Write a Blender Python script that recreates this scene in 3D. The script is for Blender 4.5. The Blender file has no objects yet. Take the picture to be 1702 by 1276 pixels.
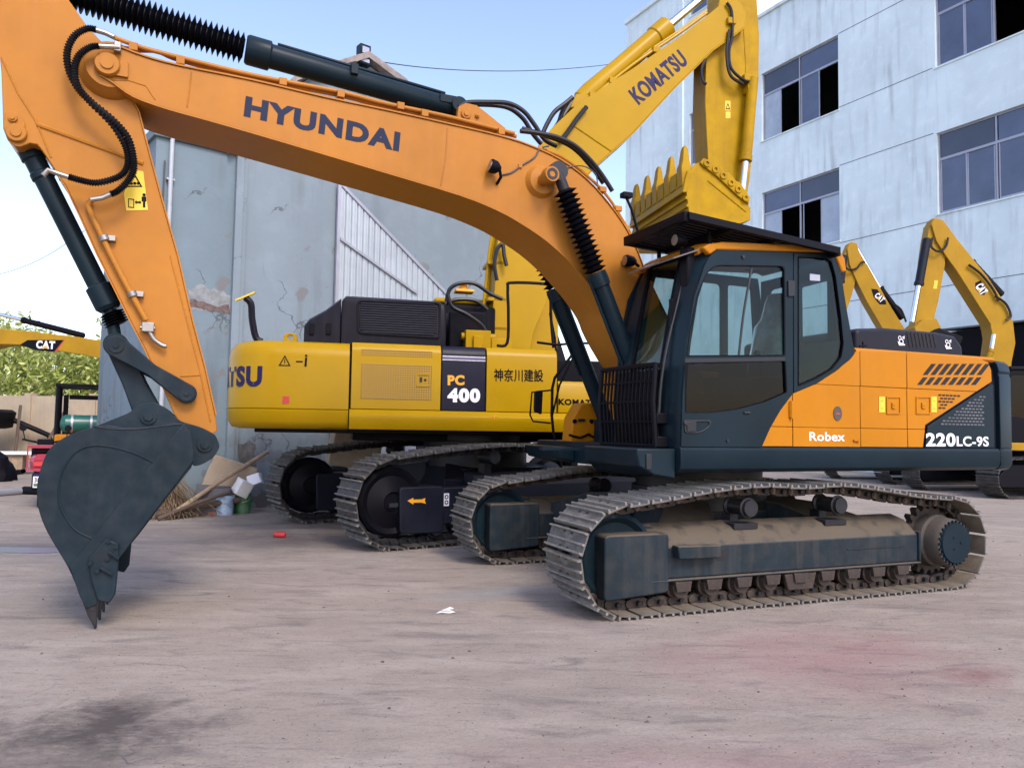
import bpy, bmesh, math, random
from mathutils import Vector, Matrix, noise
random.seed(7)
SC = bpy.context.scene
COL = SC.collection
R = math.radians
# ------------------------------------------------------------ camera
FPX, CH = 1270.0, 1.4
PITCH, ROLL = math.atan(73 / 1270.), R(.905)
fw = Vector((0, math.cos(PITCH), math.sin(PITCH))); u0 = Vector((0, -math.sin(PITCH), math.cos(PITCH))); r0 = Vector((1, 0, 0))
RT = r0 * math.cos(ROLL) + u0 * math.sin(ROLL); UP = u0 * math.cos(ROLL) - r0 * math.sin(ROLL)
CAMP = Vector((0, 0, CH))
cd = bpy.data.cameras.new('camera'); cam = bpy.data.objects.new('camera', cd); COL.objects.link(cam)
cd.sensor_width = 36; cd.lens = FPX / 1702 * 36; cd.clip_end = 2000; cd.clip_start = .05
cam.matrix_world = Matrix(((RT.x, UP.x, -fw.x, 0), (RT.y, UP.y, -fw.y, 0), (RT.z, UP.z, -fw.z, CH), (0, 0, 0, 1)))
SC.camera = cam
# ------------------------------------------------------------ light
SUN_EL, SUN_AZ = R(45), R(152)            # azimuth from +Y (north) clockwise: behind the camera, to its right
w = bpy.data.worlds.new('World'); SC.world = w; w.use_nodes = True
nt = w.node_tree; bg = nt.nodes['Background']
sky = nt.nodes.new('ShaderNodeTexSky'); sky.sky_type = 'NISHITA'; sky.sun_disc = False
sky.sun_elevation = SUN_EL; sky.sun_rotation = SUN_AZ; sky.air_density = 1.0; sky.dust_density = 1.4; sky.ozone_density = 1.6
tint = nt.nodes.new('ShaderNodeMix'); tint.data_type = 'RGBA'; tint.blend_type = 'MULTIPLY'; tint.inputs[0].default_value = 1; tint.inputs[7].default_value = (1.12, .99, 1.02, 1)
nt.links.new(sky.outputs[0], tint.inputs[6]); nt.links.new(tint.outputs[2], bg.inputs[0]); bg.inputs[1].default_value = .15
sd = bpy.data.lights.new('sun', 'SUN'); sun = bpy.data.objects.new('sun', sd); COL.objects.link(sun)
sd.energy = 1.0; sd.angle = R(18); sd.color = (1, .95, .87)
sv = Vector((math.sin(SUN_AZ) * math.cos(SUN_EL), math.cos(SUN_AZ) * math.cos(SUN_EL), math.sin(SUN_EL)))
sun.rotation_euler = sv.to_track_quat('Z', 'Y').to_euler()
SC.view_settings.view_transform = 'Standard'; SC.view_settings.look = 'None'
SC.view_settings.exposure = 1.30; SC.view_settings.gamma = 1

# ------------------------------------------------------------ frames: a local frame standing on the ground, and points on its planes
def ray(x, y): return fw + RT * ((x - 851) / FPX) - UP * ((y - 638) / FPX)
class Fr:
    def __init__(s, x, y, deg):
        s.loc = Vector((x, y, 0)); s.rz = R(deg); s.m = Matrix.Rotation(s.rz, 3, 'Z')
    def P(s, px, py, c, ax=1):
        o = s.m.transposed() @ (CAMP - s.loc); d = s.m.transposed() @ ray(px, py)
        return o + d * ((c - o[ax]) / d[ax])
    def T(s, pts, c):                       # points on the plane y = c as (x, z)
        return [(q.x, q.z) for q in (s.P(a, b, c) for a, b in pts)]
def G(px, py, z=0.):
    d = ray(px, py); return CAMP + d * ((z - CH) / d.z)

# ------------------------------------------------------------ materials
MT = {}
def lin(c): return tuple((v / 12.92 if v <= .04045 else ((v + .055) / 1.055) ** 2.4) for v in c)
def mat(name, col, rough=.5, metal=0., var=.12, vs=3., dust=0., dustcol=(.30, .25, .20), bump=0., bs=60., spec=.5, coat=0., streak=0., grime=None, alldust=0., rvar=.15):
    m = bpy.data.materials.new(name); m.use_nodes = True; MT[name] = m
    n = m.node_tree.nodes; L = m.node_tree.links; b = n['Principled BSDF']
    b.inputs['Metallic'].default_value = metal; b.inputs['Roughness'].default_value = rough
    b.inputs['Specular IOR Level'].default_value = spec
    b.inputs['Coat Weight'].default_value = coat; b.inputs['Coat Roughness'].default_value = .12
    tc = n.new('ShaderNodeTexCoord')
    nz = n.new('ShaderNodeTexNoise'); nz.inputs['Scale'].default_value = vs; nz.inputs['Detail'].default_value = 6; nz.inputs['Roughness'].default_value = .6
    L.new(tc.outputs['Object'], nz.inputs['Vector'])
    mr = n.new('ShaderNodeMapRange'); mr.inputs[1].default_value = .3; mr.inputs[2].default_value = .7
    mr.inputs[3].default_value = 1 - var; mr.inputs[4].default_value = 1 + var; L.new(nz.outputs['Fac'], mr.inputs[0])
    mx = n.new('ShaderNodeMix'); mx.data_type = 'RGBA'; mx.blend_type = 'MULTIPLY'; mx.inputs[0].default_value = 1
    mx.inputs[6].default_value = (*col, 1); L.new(mr.outputs[0], mx.inputs[7]); cur = mx.outputs[2]
    def mixin(fac_out, c2, cur):
        q = n.new('ShaderNodeMix'); q.data_type = 'RGBA'; L.new(fac_out, q.inputs[0]); L.new(cur, q.inputs[6]); q.inputs[7].default_value = (*c2, 1); return q.outputs[2]
    rr = n.new('ShaderNodeMapRange'); rr.inputs[1].default_value = .3; rr.inputs[2].default_value = .7
    rr.inputs[3].default_value = rough * (1 - rvar); rr.inputs[4].default_value = min(1, rough * (1 + rvar)); L.new(nz.outputs['Fac'], rr.inputs[0]); L.new(rr.outputs[0], b.inputs['Roughness'])
    if streak:                               # vertical runs of old water marks
        mp = n.new('ShaderNodeMapping'); mp.inputs['Scale'].default_value = (5, 5, .35); L.new(tc.outputs['Object'], mp.inputs[0])
        n2 = n.new('ShaderNodeTexNoise'); n2.inputs['Scale'].default_value = 2.2; n2.inputs['Detail'].default_value = 5; L.new(mp.outputs[0], n2.inputs['Vector'])
        r2 = n.new('ShaderNodeMapRange'); r2.inputs[1].default_value = .5; r2.inputs[2].default_value = .78; r2.inputs[3].default_value = 0; r2.inputs[4].default_value = streak
        L.new(n2.outputs['Fac'], r2.inputs[0]); cur = mixin(r2.outputs[0], grime or dustcol, cur)
    if alldust:
        n4 = n.new('ShaderNodeTexNoise'); n4.inputs['Scale'].default_value = 9; n4.inputs['Detail'].default_value = 8; L.new(tc.outputs['Object'], n4.inputs['Vector'])
        r4 = n.new('ShaderNodeMapRange'); r4.inputs[1].default_value = .42; r4.inputs[2].default_value = .68; r4.inputs[3].default_value = 0; r4.inputs[4].default_value = alldust
        L.new(n4.outputs['Fac'], r4.inputs[0]); cur = mixin(r4.outputs[0], dustcol, cur)
    if dust:                                 # dust that has settled on upward faces
        ge = n.new('ShaderNodeNewGeometry'); sp = n.new('ShaderNodeSeparateXYZ'); L.new(ge.outputs['Normal'], sp.inputs[0])
        r3 = n.new('ShaderNodeMapRange'); r3.inputs[1].default_value = .25; r3.inputs[2].default_value = .8; r3.inputs[3].default_value = 0; r3.inputs[4].default_value = dust
        L.new(sp.outputs[2], r3.inputs[0])
        n5 = n.new('ShaderNodeTexNoise'); n5.inputs['Scale'].default_value = 7; n5.inputs['Detail'].default_value = 6; L.new(tc.outputs['Object'], n5.inputs['Vector'])
        r5 = n.new('ShaderNodeMapRange'); r5.inputs[1].default_value = .2; r5.inputs[2].default_value = .48; L.new(n5.outputs['Fac'], r5.inputs[0])
        mm = n.new('ShaderNodeMath'); mm.operation = 'MULTIPLY'; L.new(r3.outputs[0], mm.inputs[0]); L.new(r5.outputs[0], mm.inputs[1])
        cur = mixin(mm.outputs[0], dustcol, cur)
    L.new(cur, b.inputs['Base Color'])
    if bump:
        bn = n.new('ShaderNodeTexNoise'); bn.inputs['Scale'].default_value = bs; bn.inputs['Detail'].default_value = 5; L.new(tc.outputs['Object'], bn.inputs['Vector'])
        bp = n.new('ShaderNodeBump'); bp.inputs['Strength'].default_value = bump; bp.inputs['Distance'].default_value = .01
        L.new(bn.outputs['Fac'], bp.inputs['Height']); L.new(bp.outputs[0], b.inputs['Normal'])
    return m
mat('orange', (.43, .160, .0025), .40, var=.07, vs=1.2, spec=.15, alldust=.12, dustcol=(.30, .12, .02), bump=.05, bs=14, streak=.10, grime=(.50, .20, .05))
mat('orange_boom', (.39, .155, .020), .42, var=.12, vs=1.6, spec=.16, alldust=.14, dustcol=(.30, .13, .03), bump=.08, bs=9, streak=.14, grime=(.55, .22, .08))
mat('yellow', (.385, .225, .0012), .32, var=.07, vs=1.3, spec=.16, bump=.05, bs=12, streak=.10, grime=(.42, .22, .02))
mat('yellow_worn', (.37, .215, .003), .5, spec=.12, var=.16, vs=4, bump=.15, bs=30, streak=.3, grime=(.22, .13, .02))
mat('yellow_cat', (.36, .20, .010), .5, spec=.15, var=.12, vs=2, bump=.1, bs=20, streak=.25, grime=(.30, .17, .04))
mat('slate', (.0075, .0175, .0245), .34, var=.2, vs=1.6, dust=.10, dustcol=(.08, .08, .08), bump=.05, bs=14, spec=.13)
mat('worn_steel', (.022, .024, .027), .45, .3, var=.4, vs=12, alldust=.3, dustcol=(.06, .05, .042), bump=.4, bs=60)
mat('slate_bucket', (.009, .0185, .025), .42, var=.3, vs=2.5, spec=.14, streak=.25, grime=(.035, .04, .045), dust=.10, dustcol=(.10, .10, .10), bump=.15, bs=22, alldust=.08)
mat('slate_dusty', (.0115, .020, .026), .55, spec=.2, alldust=.12, var=.2, vs=3, dust=.95, dustcol=(.115, .093, .066), streak=.3, grime=(.10, .09, .08), bump=.2, bs=40)
mat('navy_dusty', (.004, .006, .014), .55, var=.25, vs=3, spec=.3, dust=.25, dustcol=(.05, .045, .045), bump=.2, bs=40)
mat('dust_skin', (.078, .066, .052), .9, var=.2, vs=5, bump=.3, bs=60)
mat('black', (.0035, .0035, .006), .5, var=.2, spec=.12)
mat('rubber', (.003, .0035, .006), .5, spec=.10, var=.2, bump=.1)
mat('hose', (.005, .005, .007), .42, spec=.4, var=.2)
mat('hood_grey', (.014, .015, .023), .42, var=.15, vs=2, dust=.2, dustcol=(.08, .08, .08), spec=.14)
mat('hood_black', (.006, .0055, .010), .40, var=.25, vs=2, spec=.14, dust=.2, dustcol=(.08, .08, .09), streak=.25, grime=(.03, .03, .035))
mat('shoe_steel', (.105, .098, .086), .55, .25, var=.35, vs=14, dust=.2, dustcol=(.30, .27, .22), alldust=.55, bump=.5, bs=70)
mat('grouser_edge', (.22, .208, .185), .45, .3, var=.35, vs=20, alldust=.35, dustcol=(.14, .12, .10), bump=.3, bs=80)
mat('shoe_dark', (.05, .047, .044), .6, .3, var=.4, vs=14, dust=.3, dustcol=(.17, .15, .13), alldust=.35, bump=.5, bs=70)
mat('shoe_inside', (.15, .12, .082), .9, var=.25, vs=8, bump=.4, bs=60)
mat('link_rust', (.040, .029, .023), .75, .2, var=.4, vs=12, alldust=.5, dustcol=(.10, .075, .055), bump=.5, bs=60)
mat('dark_steel', (.012, .013, .016), .5, .2, var=.3, vs=8, dust=.3, dustcol=(.16, .14, .12))
mat('chrome', (.75, .76, .78), .12, 1., var=.03)
mat('zinc', (.30, .28, .25), .4, .8, var=.15, vs=20)
mat('white_paint', (.80, .80, .82), .5, var=.04)
mat('ink_blue', (.014, .012, .065), .5, var=.05, spec=.2)
mat('ink_slate', (.022, .028, .055), .6, var=.05, spec=.1)
mat('ink_orange', (.80, .36, .02), .5, var=.05)
mat('sticker', (.72, .50, .03), .5, var=.05)
mat('purple_grey', (.13, .11, .21), .4, var=.05)
mat('panel_navy', (.006, .006, .018), .4, spec=.2, var=.1)
mat('red', (.48, .03, .035), .4, var=.1)
mat('pink', (.34, .02, .05), .35, var=.15)
mat('green_bucket', (.035, .15, .055), .5, var=.2, alldust=.3, dustcol=(.3, .28, .25))
mat('paint_bucket', (.28, .42, .58), .5, var=.5, vs=9, alldust=.4, dustcol=(.5, .5, .48))
mat('green_tank', (.01, .10, .075), .35, var=.1)
mat('seat_cover', (.34, .33, .35), .25, var=.35, vs=6, bump=1., bs=9, coat=.6)
mat('visor', (.16, .125, .11), .3, var=.2)
mat('straw', (.19, .13, .075), .9, var=.4, vs=20)
mat('wood', (.30, .22, .14), .85, var=.3, vs=6, bump=.3)
mat('cardboard', (.42, .34, .24), .9, var=.15, vs=4, bump=.2, alldust=.3, dustcol=(.3, .2, .14))
mat('paper', (.75, .74, .70), .9, var=.1)
mat('brick', (.24, .11, .08), .9, var=.3, vs=12, bump=.5)
mat('tarp_grey', (.11, .11, .12), .75, var=.4, vs=3, bump=.6, bs=8)
mat('fence_beige', (.42, .34, .23), .9, var=.12, vs=1.5, streak=.4, grime=(.3, .25, .2))
mat('mirror', (.45, .47, .5), .05, 1., var=.02)
mat('pvc', (.38, .41, .43), .5, var=.1)
mat('tin', (.36, .41, .44), .42, .1, var=.12, vs=2, streak=.35, grime=(.22, .26, .30))
mat('tile_roof', (.26, .22, .20), .9, var=.3, vs=8, bump=.5, bs=20)
mat('cable', (.05, .05, .06), .6)
mat('cream_wall', (.70, .62, .50), .9, var=.05)
mat('room_dark', (.012, .012, .014), .9)  # near-black standing in for the shade inside windows, slots and vents
mat('alu', (.36, .37, .42), .45, .5, var=.1)
mat('leaf_dark', (.07, .10, .03), .7, var=.2)
mat('twig', (.10, .07, .05), .9, var=.3)
mat('bamboo_stem', (.20, .24, .08), .7, var=.2)

def glass(name, tint, refl=.25, rough=.02, opacity=0.):
    m = bpy.data.materials.new(name); m.use_nodes = True; MT[name] = m; n = m.node_tree.nodes; L = m.node_tree.links
    n.remove(n['Principled BSDF']); out = n['Material Output']
    t = n.new('ShaderNodeBsdfTransparent'); t.inputs[0].default_value = (*tint, 1)
    g = n.new('ShaderNodeBsdfGlossy'); g.inputs[0].default_value = (.95, .97, 1, 1); g.inputs[1].default_value = rough
    ge = n.new('ShaderNodeNewGeometry'); dt = n.new('ShaderNodeVectorMath'); dt.operation = 'DOT_PRODUCT'; L.new(ge.outputs['Normal'], dt.inputs[0]); L.new(ge.outputs['Incoming'], dt.inputs[1])
    ab = n.new('ShaderNodeMath'); ab.operation = 'ABSOLUTE'; L.new(dt.outputs['Value'], ab.inputs[0])
    om = n.new('ShaderNodeMath'); om.operation = 'SUBTRACT'; om.inputs[0].default_value = 1; L.new(ab.outputs[0], om.inputs[1])
    pw = n.new('ShaderNodeMath'); pw.operation = 'POWER'; pw.inputs[1].default_value = 4.; L.new(om.outputs[0], pw.inputs[0])
    a = n.new('ShaderNodeMath'); a.operation = 'MULTIPLY_ADD'; a.inputs[1].default_value = .7; a.inputs[2].default_value = .012 + refl; a.use_clamp = True; L.new(pw.outputs[0], a.inputs[0])
    mx = n.new('ShaderNodeMixShader'); L.new(a.outputs[0], mx.inputs[0]); L.new(t.outputs[0], mx.inputs[1]); L.new(g.outputs[0], mx.inputs[2]); L.new(mx.outputs[0], out.inputs[0])
glass('cab_glass', (.58, .70, .68), .0); glass('cab_glass_dark', (.16, .18, .20), .0)

def window_glass(name, col, rough):
    m = mat(name, col, rough, var=.25, vs=.8, spec=.9, bump=.03, bs=2); return m
window_glass('pane_light', (.34, .40, .46), .15); window_glass('pane_blue', (.065, .085, .14), .08); window_glass('pane_dim', (.03, .035, .055), .12)

def leafmat():
    m = bpy.data.materials.new('bamboo_leaf'); m.use_nodes = True; MT['bamboo_leaf'] = m; n = m.node_tree.nodes; L = m.node_tree.links
    b = n['Principled BSDF']; b.inputs['Roughness'].default_value = .7; b.inputs['Specular IOR Level'].default_value = .2
    g = n.new('ShaderNodeNewGeometry'); r = n.new('ShaderNodeValToRGB'); L.new(g.outputs['Random Per Island'], r.inputs[0])
    e = r.color_ramp.elements; e[0].color = (.20, .25, .05, 1); e[1].color = (.66, .68, .27, 1); x = e.new(.5); x.color = (.42, .48, .12, 1)
    L.new(r.outputs[0], b.inputs['Base Color'])
    t = n.new('ShaderNodeBsdfTranslucent'); L.new(r.outputs[0], t.inputs[0]); mx = n.new('ShaderNodeMixShader'); mx.inputs[0].default_value = .35
    L.new(b.outputs[0], mx.inputs[1]); L.new(t.outputs[0], mx.inputs[2]); L.new(mx.outputs[0], n['Material Output'].inputs[0])
leafmat()

def dotmat(name, base, hole, scale, rad):
    m = bpy.data.materials.new(name); m.use_nodes = True; MT[name] = m; n = m.node_tree.nodes; L = m.node_tree.links
    b = n['Principled BSDF']; b.inputs['Roughness'].default_value = .45
    tc = n.new('ShaderNodeTexCoord'); v = n.new('ShaderNodeVectorMath'); v.operation = 'MULTIPLY'; v.inputs[1].default_value = (1, 0, 1); L.new(tc.outputs['Object'], v.inputs[0])
    vo = n.new('ShaderNodeTexVoronoi'); vo.inputs['Scale'].default_value = scale; vo.inputs['Randomness'].default_value = 0; L.new(v.outputs[0], vo.inputs['Vector'])
    c = n.new('ShaderNodeMath'); c.operation = 'LESS_THAN'; c.inputs[1].default_value = rad; L.new(vo.outputs['Distance'], c.inputs[0])
    mx = n.new('ShaderNodeMix'); mx.data_type = 'RGBA'; L.new(c.outputs[0], mx.inputs[0]); mx.inputs[6].default_value = (*base, 1); mx.inputs[7].default_value = (*hole, 1)
    L.new(mx.outputs[2], b.inputs['Base Color'])
dotmat('perforated', (.42, .235, .004), (.06, .035, .008), 34, .33)

def wallmat(name, base, stains, blotch, brickzone=False):
    """painted render: cloudy paint, vertical grime runs, cracks and flaked patches"""
    m = bpy.data.materials.new(name); m.use_nodes = True; MT[name] = m; n = m.node_tree.nodes; L = m.node_tree.links
    b = n['Principled BSDF']; b.inputs['Roughness'].default_value = .85; b.inputs['Specular IOR Level'].default_value = .25
    tc = n.new('ShaderNodeTexCoord')
    def noi(sc, det=6, scale=None, dist=0):
        q = n.new('ShaderNodeTexNoise'); q.inputs['Scale'].default_value = sc; q.inputs['Detail'].default_value = det; q.inputs['Distortion'].default_value = dist
        if scale:
            mp = n.new('ShaderNodeMapping'); mp.inputs['Scale'].default_value = scale; L.new(tc.outputs['Object'], mp.inputs[0]); L.new(mp.outputs[0], q.inputs['Vector'])
        else: L.new(tc.outputs['Object'], q.inputs['Vector'])
        return q.outputs['Fac']
    def rng(o, a, c, lo=0., hi=1.):
        q = n.new('ShaderNodeMapRange'); q.inputs[1].default_value = a; q.inputs[2].default_value = c; q.inputs[3].default_value = lo; q.inputs[4].default_value = hi; L.new(o, q.inputs[0]); return q.outputs[0]
    def mul(a, c):
        q = n.new('ShaderNodeMath'); q.operation = 'MULTIPLY'; L.new(a, q.inputs[0]); L.new(c, q.inputs[1]); return q.outputs[0]
    def mix(f, A, Bc):
        q = n.new('ShaderNodeMix'); q.data_type = 'RGBA'; L.new(f, q.inputs[0])
        if isinstance(A, tuple): q.inputs[6].default_value = (*A, 1)
        else: L.new(A, q.inputs[6])
        q.inputs[7].default_value = (*Bc, 1); return q.outputs[2]
    cur = mix(rng(noi(.5, 7), .35, .65), base, tuple(v * .86 for v in base))
    cur = mix(rng(noi(3, 8), .5, .75, 0, .35), cur, tuple(min(1, v * 1.18) for v in base))
    cur = mix(mul(rng(noi(1.5, 6, (2.2, 2.2, .22)), .50, .74, 0, stains), rng(noi(.35, 3), .40, .62)), cur, (.10, .105, .105))
    if blotch:
        cur = mix(mul(rng(noi(2.4, 9, None, .6), .60, .63, 0, blotch), rng(noi(.28, 2), .48, .56)), cur, (.17, .165, .16))
        cr = n.new('ShaderNodeTexVoronoi'); cr.feature = 'DISTANCE_TO_EDGE'; cr.inputs['Scale'].default_value = .55
        mp = n.new('ShaderNodeVectorMath'); mp.operation = 'ADD'; nn = n.new('ShaderNodeTexNoise'); nn.inputs['Scale'].default_value = 2.5; nn.inputs['Detail'].default_value = 6; L.new(tc.outputs['Object'], nn.inputs['Vector'])
        L.new(tc.outputs['Object'], mp.inputs[0]); L.new(nn.outputs['Color'], mp.inputs[1]); L.new(mp.outputs[0], cr.inputs['Vector'])
        cur = mix(mul(rng(cr.outputs['Distance'], .004, .010, .75, 0), rng(noi(.6, 2), .5, .55)), cur, (.07, .075, .08))
    if brickzone:                          # paint and render lost near the foot of the wall
        sp = n.new('ShaderNodeSeparateXYZ'); L.new(tc.outputs['Object'], sp.inputs[0])
        low = rng(sp.outputs[2], .3, 1.5, 1, 0)
        cur = mix(mul(rng(noi(3.2, 9, None, .4), .54, .57), low), cur, (.15, .15, .155))
    L.new(cur, b.inputs['Base Color'])
    bp = n.new('ShaderNodeBump'); bp.inputs['Strength'].default_value = .25; bp.inputs['Distance'].default_value = .02; L.new(noi(12, 8), bp.inputs['Height']); L.new(bp.outputs[0], b.inputs['Normal'])
    return m
wallmat('wall_blue', (.175, .232, .262), .75, .8, True)
wallmat('wall_plaster', (.215, .268, .30), .85, .8, True)
wallmat('facade', (.74, .86, .86), .5, .0)

def groundmat():
    m = bpy.data.materials.new('yard_concrete'); m.use_nodes = True; MT['yard_concrete'] = m; n = m.node_tree.nodes; L = m.node_tree.links
    b = n['Principled BSDF']; b.inputs['Roughness'].default_value = .9; b.inputs['Specular IOR Level'].default_value = .10
    tc = n.new('ShaderNodeTexCoord'); O = tc.outputs['Object']
    def noi(sc, det=6, scale=None, dist=0, rough=.55):
        q = n.new('ShaderNodeTexNoise'); q.inputs['Scale'].default_value = sc; q.inputs['Detail'].default_value = det; q.inputs['Distortion'].default_value = dist; q.inputs['Roughness'].default_value = rough
        if scale:
            mp = n.new('ShaderNodeMapping'); mp.inputs['Scale'].default_value = scale[:3]; mp.inputs['Rotation'].default_value = (0, 0, scale[3]); L.new(O, mp.inputs[0]); L.new(mp.outputs[0], q.inputs['Vector'])
        else: L.new(O, q.inputs['Vector'])
        return q.outputs['Fac']
    def rng(o, a, c, lo=0., hi=1.):
        q = n.new('ShaderNodeMapRange'); q.inputs[1].default_value = a; q.inputs[2].default_value = c; q.inputs[3].default_value = lo; q.inputs[4].default_value = hi; L.new(o, q.inputs[0]); return q.outputs[0]
    def mth(op, a, c):
        q = n.new('ShaderNodeMath'); q.operation = op
        for i, v in enumerate((a, c)):
            if isinstance(v, (int, float)): q.inputs[i].default_value = v
            else: L.new(v, q.inputs[i])
        return q.outputs[0]
    def mix(f, A, Bc):
        q = n.new('ShaderNodeMix'); q.data_type = 'RGBA'; L.new(f, q.inputs[0])
        if isinstance(A, tuple): q.inputs[6].default_value = (*A, 1)
        else: L.new(A, q.inputs[6])
        q.inputs[7].default_value = (*Bc, 1); return q.outputs[2]
    def blob(x, y, rx, ry, rot=0, wob=.5, soft=.55):   # an irregular patch centred at x, y
        mp = n.new('ShaderNodeMapping'); mp.vector_type = 'TEXTURE'; mp.inputs['Location'].default_value = (x, y, 0); mp.inputs['Rotation'].default_value = (0, 0, R(rot)); mp.inputs['Scale'].default_value = (rx, ry, 1)
        L.new(O, mp.inputs[0]); ln = n.new('ShaderNodeVectorMath'); ln.operation = 'LENGTH'; L.new(mp.outputs[0], ln.inputs[0])
        w_ = mth('ADD', mth('ADD', ln.outputs['Value'], rng(noi(2.0 / max(rx, ry), 8, None, .5, .62), .2, .8, -wob, wob)), rng(noi(14, 6, (1, 2.2, 1, R(-15)), 0, .7), .3, .7, -.18, .18))
        return rng(w_, soft, 1., 1, 0)
    base = (.315, .264, .212)
    cur = mix(rng(noi(.35, 8), .38, .62), base, (.268, .224, .182))
    cur = mix(rng(noi(1.3, 9, (1, 3.2, 1, R(-18))), .42, .70, 0, .7), cur, (.39, .335, .275))
    cur = mix(rng(noi(2.2, 8, (.8, 2.6, 1, R(-24)), .8), .54, .72, 0, .65), cur, (.128, .110, .102))
    cur = mix(rng(noi(5, 10, (.7, 3.4, 1, R(-20)), .3, .68), .56, .70, 0, .55), cur, (.13, .112, .10))
    cur = mix(rng(noi(24, 6, (1, 1.6, 1, R(-20)), 0, .7), .56, .70, 0, .5), cur, (.37, .315, .26))
    cur = mix(rng(noi(8, 8, (1, 2.0, 1, R(-18)), .5), .52, .72, 0, .45), cur, (.20, .17, .16))
    cur = mix(rng(noi(48, 6, None, 0, .72), .53, .68, 0, .6), cur, (.15, .125, .11))
    cur = mix(rng(noi(16, 9, (1, 1.4, 1, R(30)), .4, .75), .57, .66, 0, .45), cur, (.16, .135, .118))
    cur = mix(rng(noi(70, 5, None, 0, .75), .56, .68, 0, .5), cur, (.44, .385, .33))
    cur = mix(rng(noi(90, 3), .66, .72, 0, .7), cur, (.55, .50, .47))
    # the spills seen on this yard, and painted shade under the yellow tail
    cur = mix(mth('MULTIPLY', blob(-1.86, 3.62, .58, .40, 20, .62, .25), .85), cur, (.05, .042, .040))
    cur = mix(mth('MULTIPLY', blob(-2.0, 3.05, 1.0, .5, 10, .6, .35), .6), cur, (.085, .075, .065))
    cur = mix(mth('MULTIPLY', blob(2.0, 4.85, 1.25, .95, 20, .45, .05), .45), cur, (.31, .135, .135))
    cur = mix(mth('MULTIPLY', blob(2.75, 4.55, .35, .16, 20, .5, .1), .5), cur, (.17, .06, .06))
    cur = mix(mth('MULTIPLY', blob(.95, 3.2, 1.3, .5, 5, .45, .05), .32), cur, (.31, .16, .165))
    cur = mix(mth('MULTIPLY', blob(-.1, 6.6, .9, .3, 30, .5, .1), .35), cur, (.25, .29, .305))
    cur = mix(mth('MULTIPLY', blob(-2.6, 9.3, 1.5, 1.3, 0, .45, .1), .6), cur, (.085, .072, .066))  # soft shade under the yellow machine's tail, painted into the concrete
    cur = mix(mth('MULTIPLY', blob(.6, 5.55, .7, .25, -20, .5, .1), .4), cur, (.2, .17, .16))
    cur = mix(mth('MULTIPLY', blob(-5.3, 8.6, 1.0, .32, 0, .4, .3), .6), cur, (.12, .11, .11))
    # thin cracks
    cr = n.new('ShaderNodeTexVoronoi'); cr.feature = 'DISTANCE_TO_EDGE'; cr.inputs['Scale'].default_value = .33
    va = n.new('ShaderNodeVectorMath'); va.operation = 'ADD'; nn = n.new('ShaderNodeTexNoise'); nn.inputs['Scale'].default_value = 1.7; nn.inputs['Detail'].default_value = 7; L.new(O, nn.inputs['Vector'])
    L.new(O, va.inputs[0]); L.new(nn.outputs['Color'], va.inputs[1]); L.new(va.outputs[0], cr.inputs['Vector'])
    crk = mth('MULTIPLY', rng(cr.outputs['Distance'], .0008, .004, .55, 0), rng(noi(.8, 3), .56, .64))
    cur = mix(crk, cur, (.12, .105, .10))
    L.new(cur, b.inputs['Base Color'])
    L.new(rng(noi(1.3, 6), .35, .65, .62, .95), b.inputs['Roughness'])
    bp = n.new('ShaderNodeBump'); bp.inputs['Strength'].default_value = .7; bp.inputs['Distance'].default_value = .015
    h = mth('ADD', rng(noi(2.5, 8), 0, 1, 0, 1.2), rng(noi(38, 8, None, 0, .75), 0, 1, 0, .9)); h = mth('SUBTRACT', h, crk); L.new(h, bp.inputs['Height']); L.new(bp.outputs[0], b.inputs['Normal'])
groundmat()
m = mat('puddle_water', (.16, .16, .17), .30, var=.1, spec=.6)

# ------------------------------------------------------------ mesh helpers
def cat(pts, n=6, closed=False):
    """Catmull-Rom through points of any dimension"""
    N = len(pts); out = []
    for i in range(N if closed else N - 1):
        p = [Vector(pts[(i + k) % N]) if closed else Vector(pts[min(max(i + k, 0), N - 1)]) for k in (-1, 0, 1, 2)]
        for j in range(n):
            t = j / n
            out.append(.5 * ((2 * p[1]) + (p[2] - p[0]) * t + (2 * p[0] - 5 * p[1] + 4 * p[2] - p[3]) * t * t + (3 * p[1] - p[0] - 3 * p[2] + p[3]) * t ** 3))
    if not closed: out.append(Vector(pts[-1]))
    return out
def rnd(pts, r=.03, n=4):
    """round the corners of a closed 2-D polygon"""
    out = []; N = len(pts)
    for i in range(N):
        a, b, c = Vector(pts[i - 1]), Vector(pts[i]), Vector(pts[(i + 1) % N])
        ra = min(r, (a - b).length * .45); rc = min(r, (c - b).length * .45)
        s = b + (a - b).normalized() * ra; e = b + (c - b).normalized() * rc
        for k in range(n + 1):
            t = k / n; out.append((s * (1 - t) + b * t) * (1 - t) + (b * (1 - t) + e * t) * t)
    return [tuple(p) for p in out]
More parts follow.
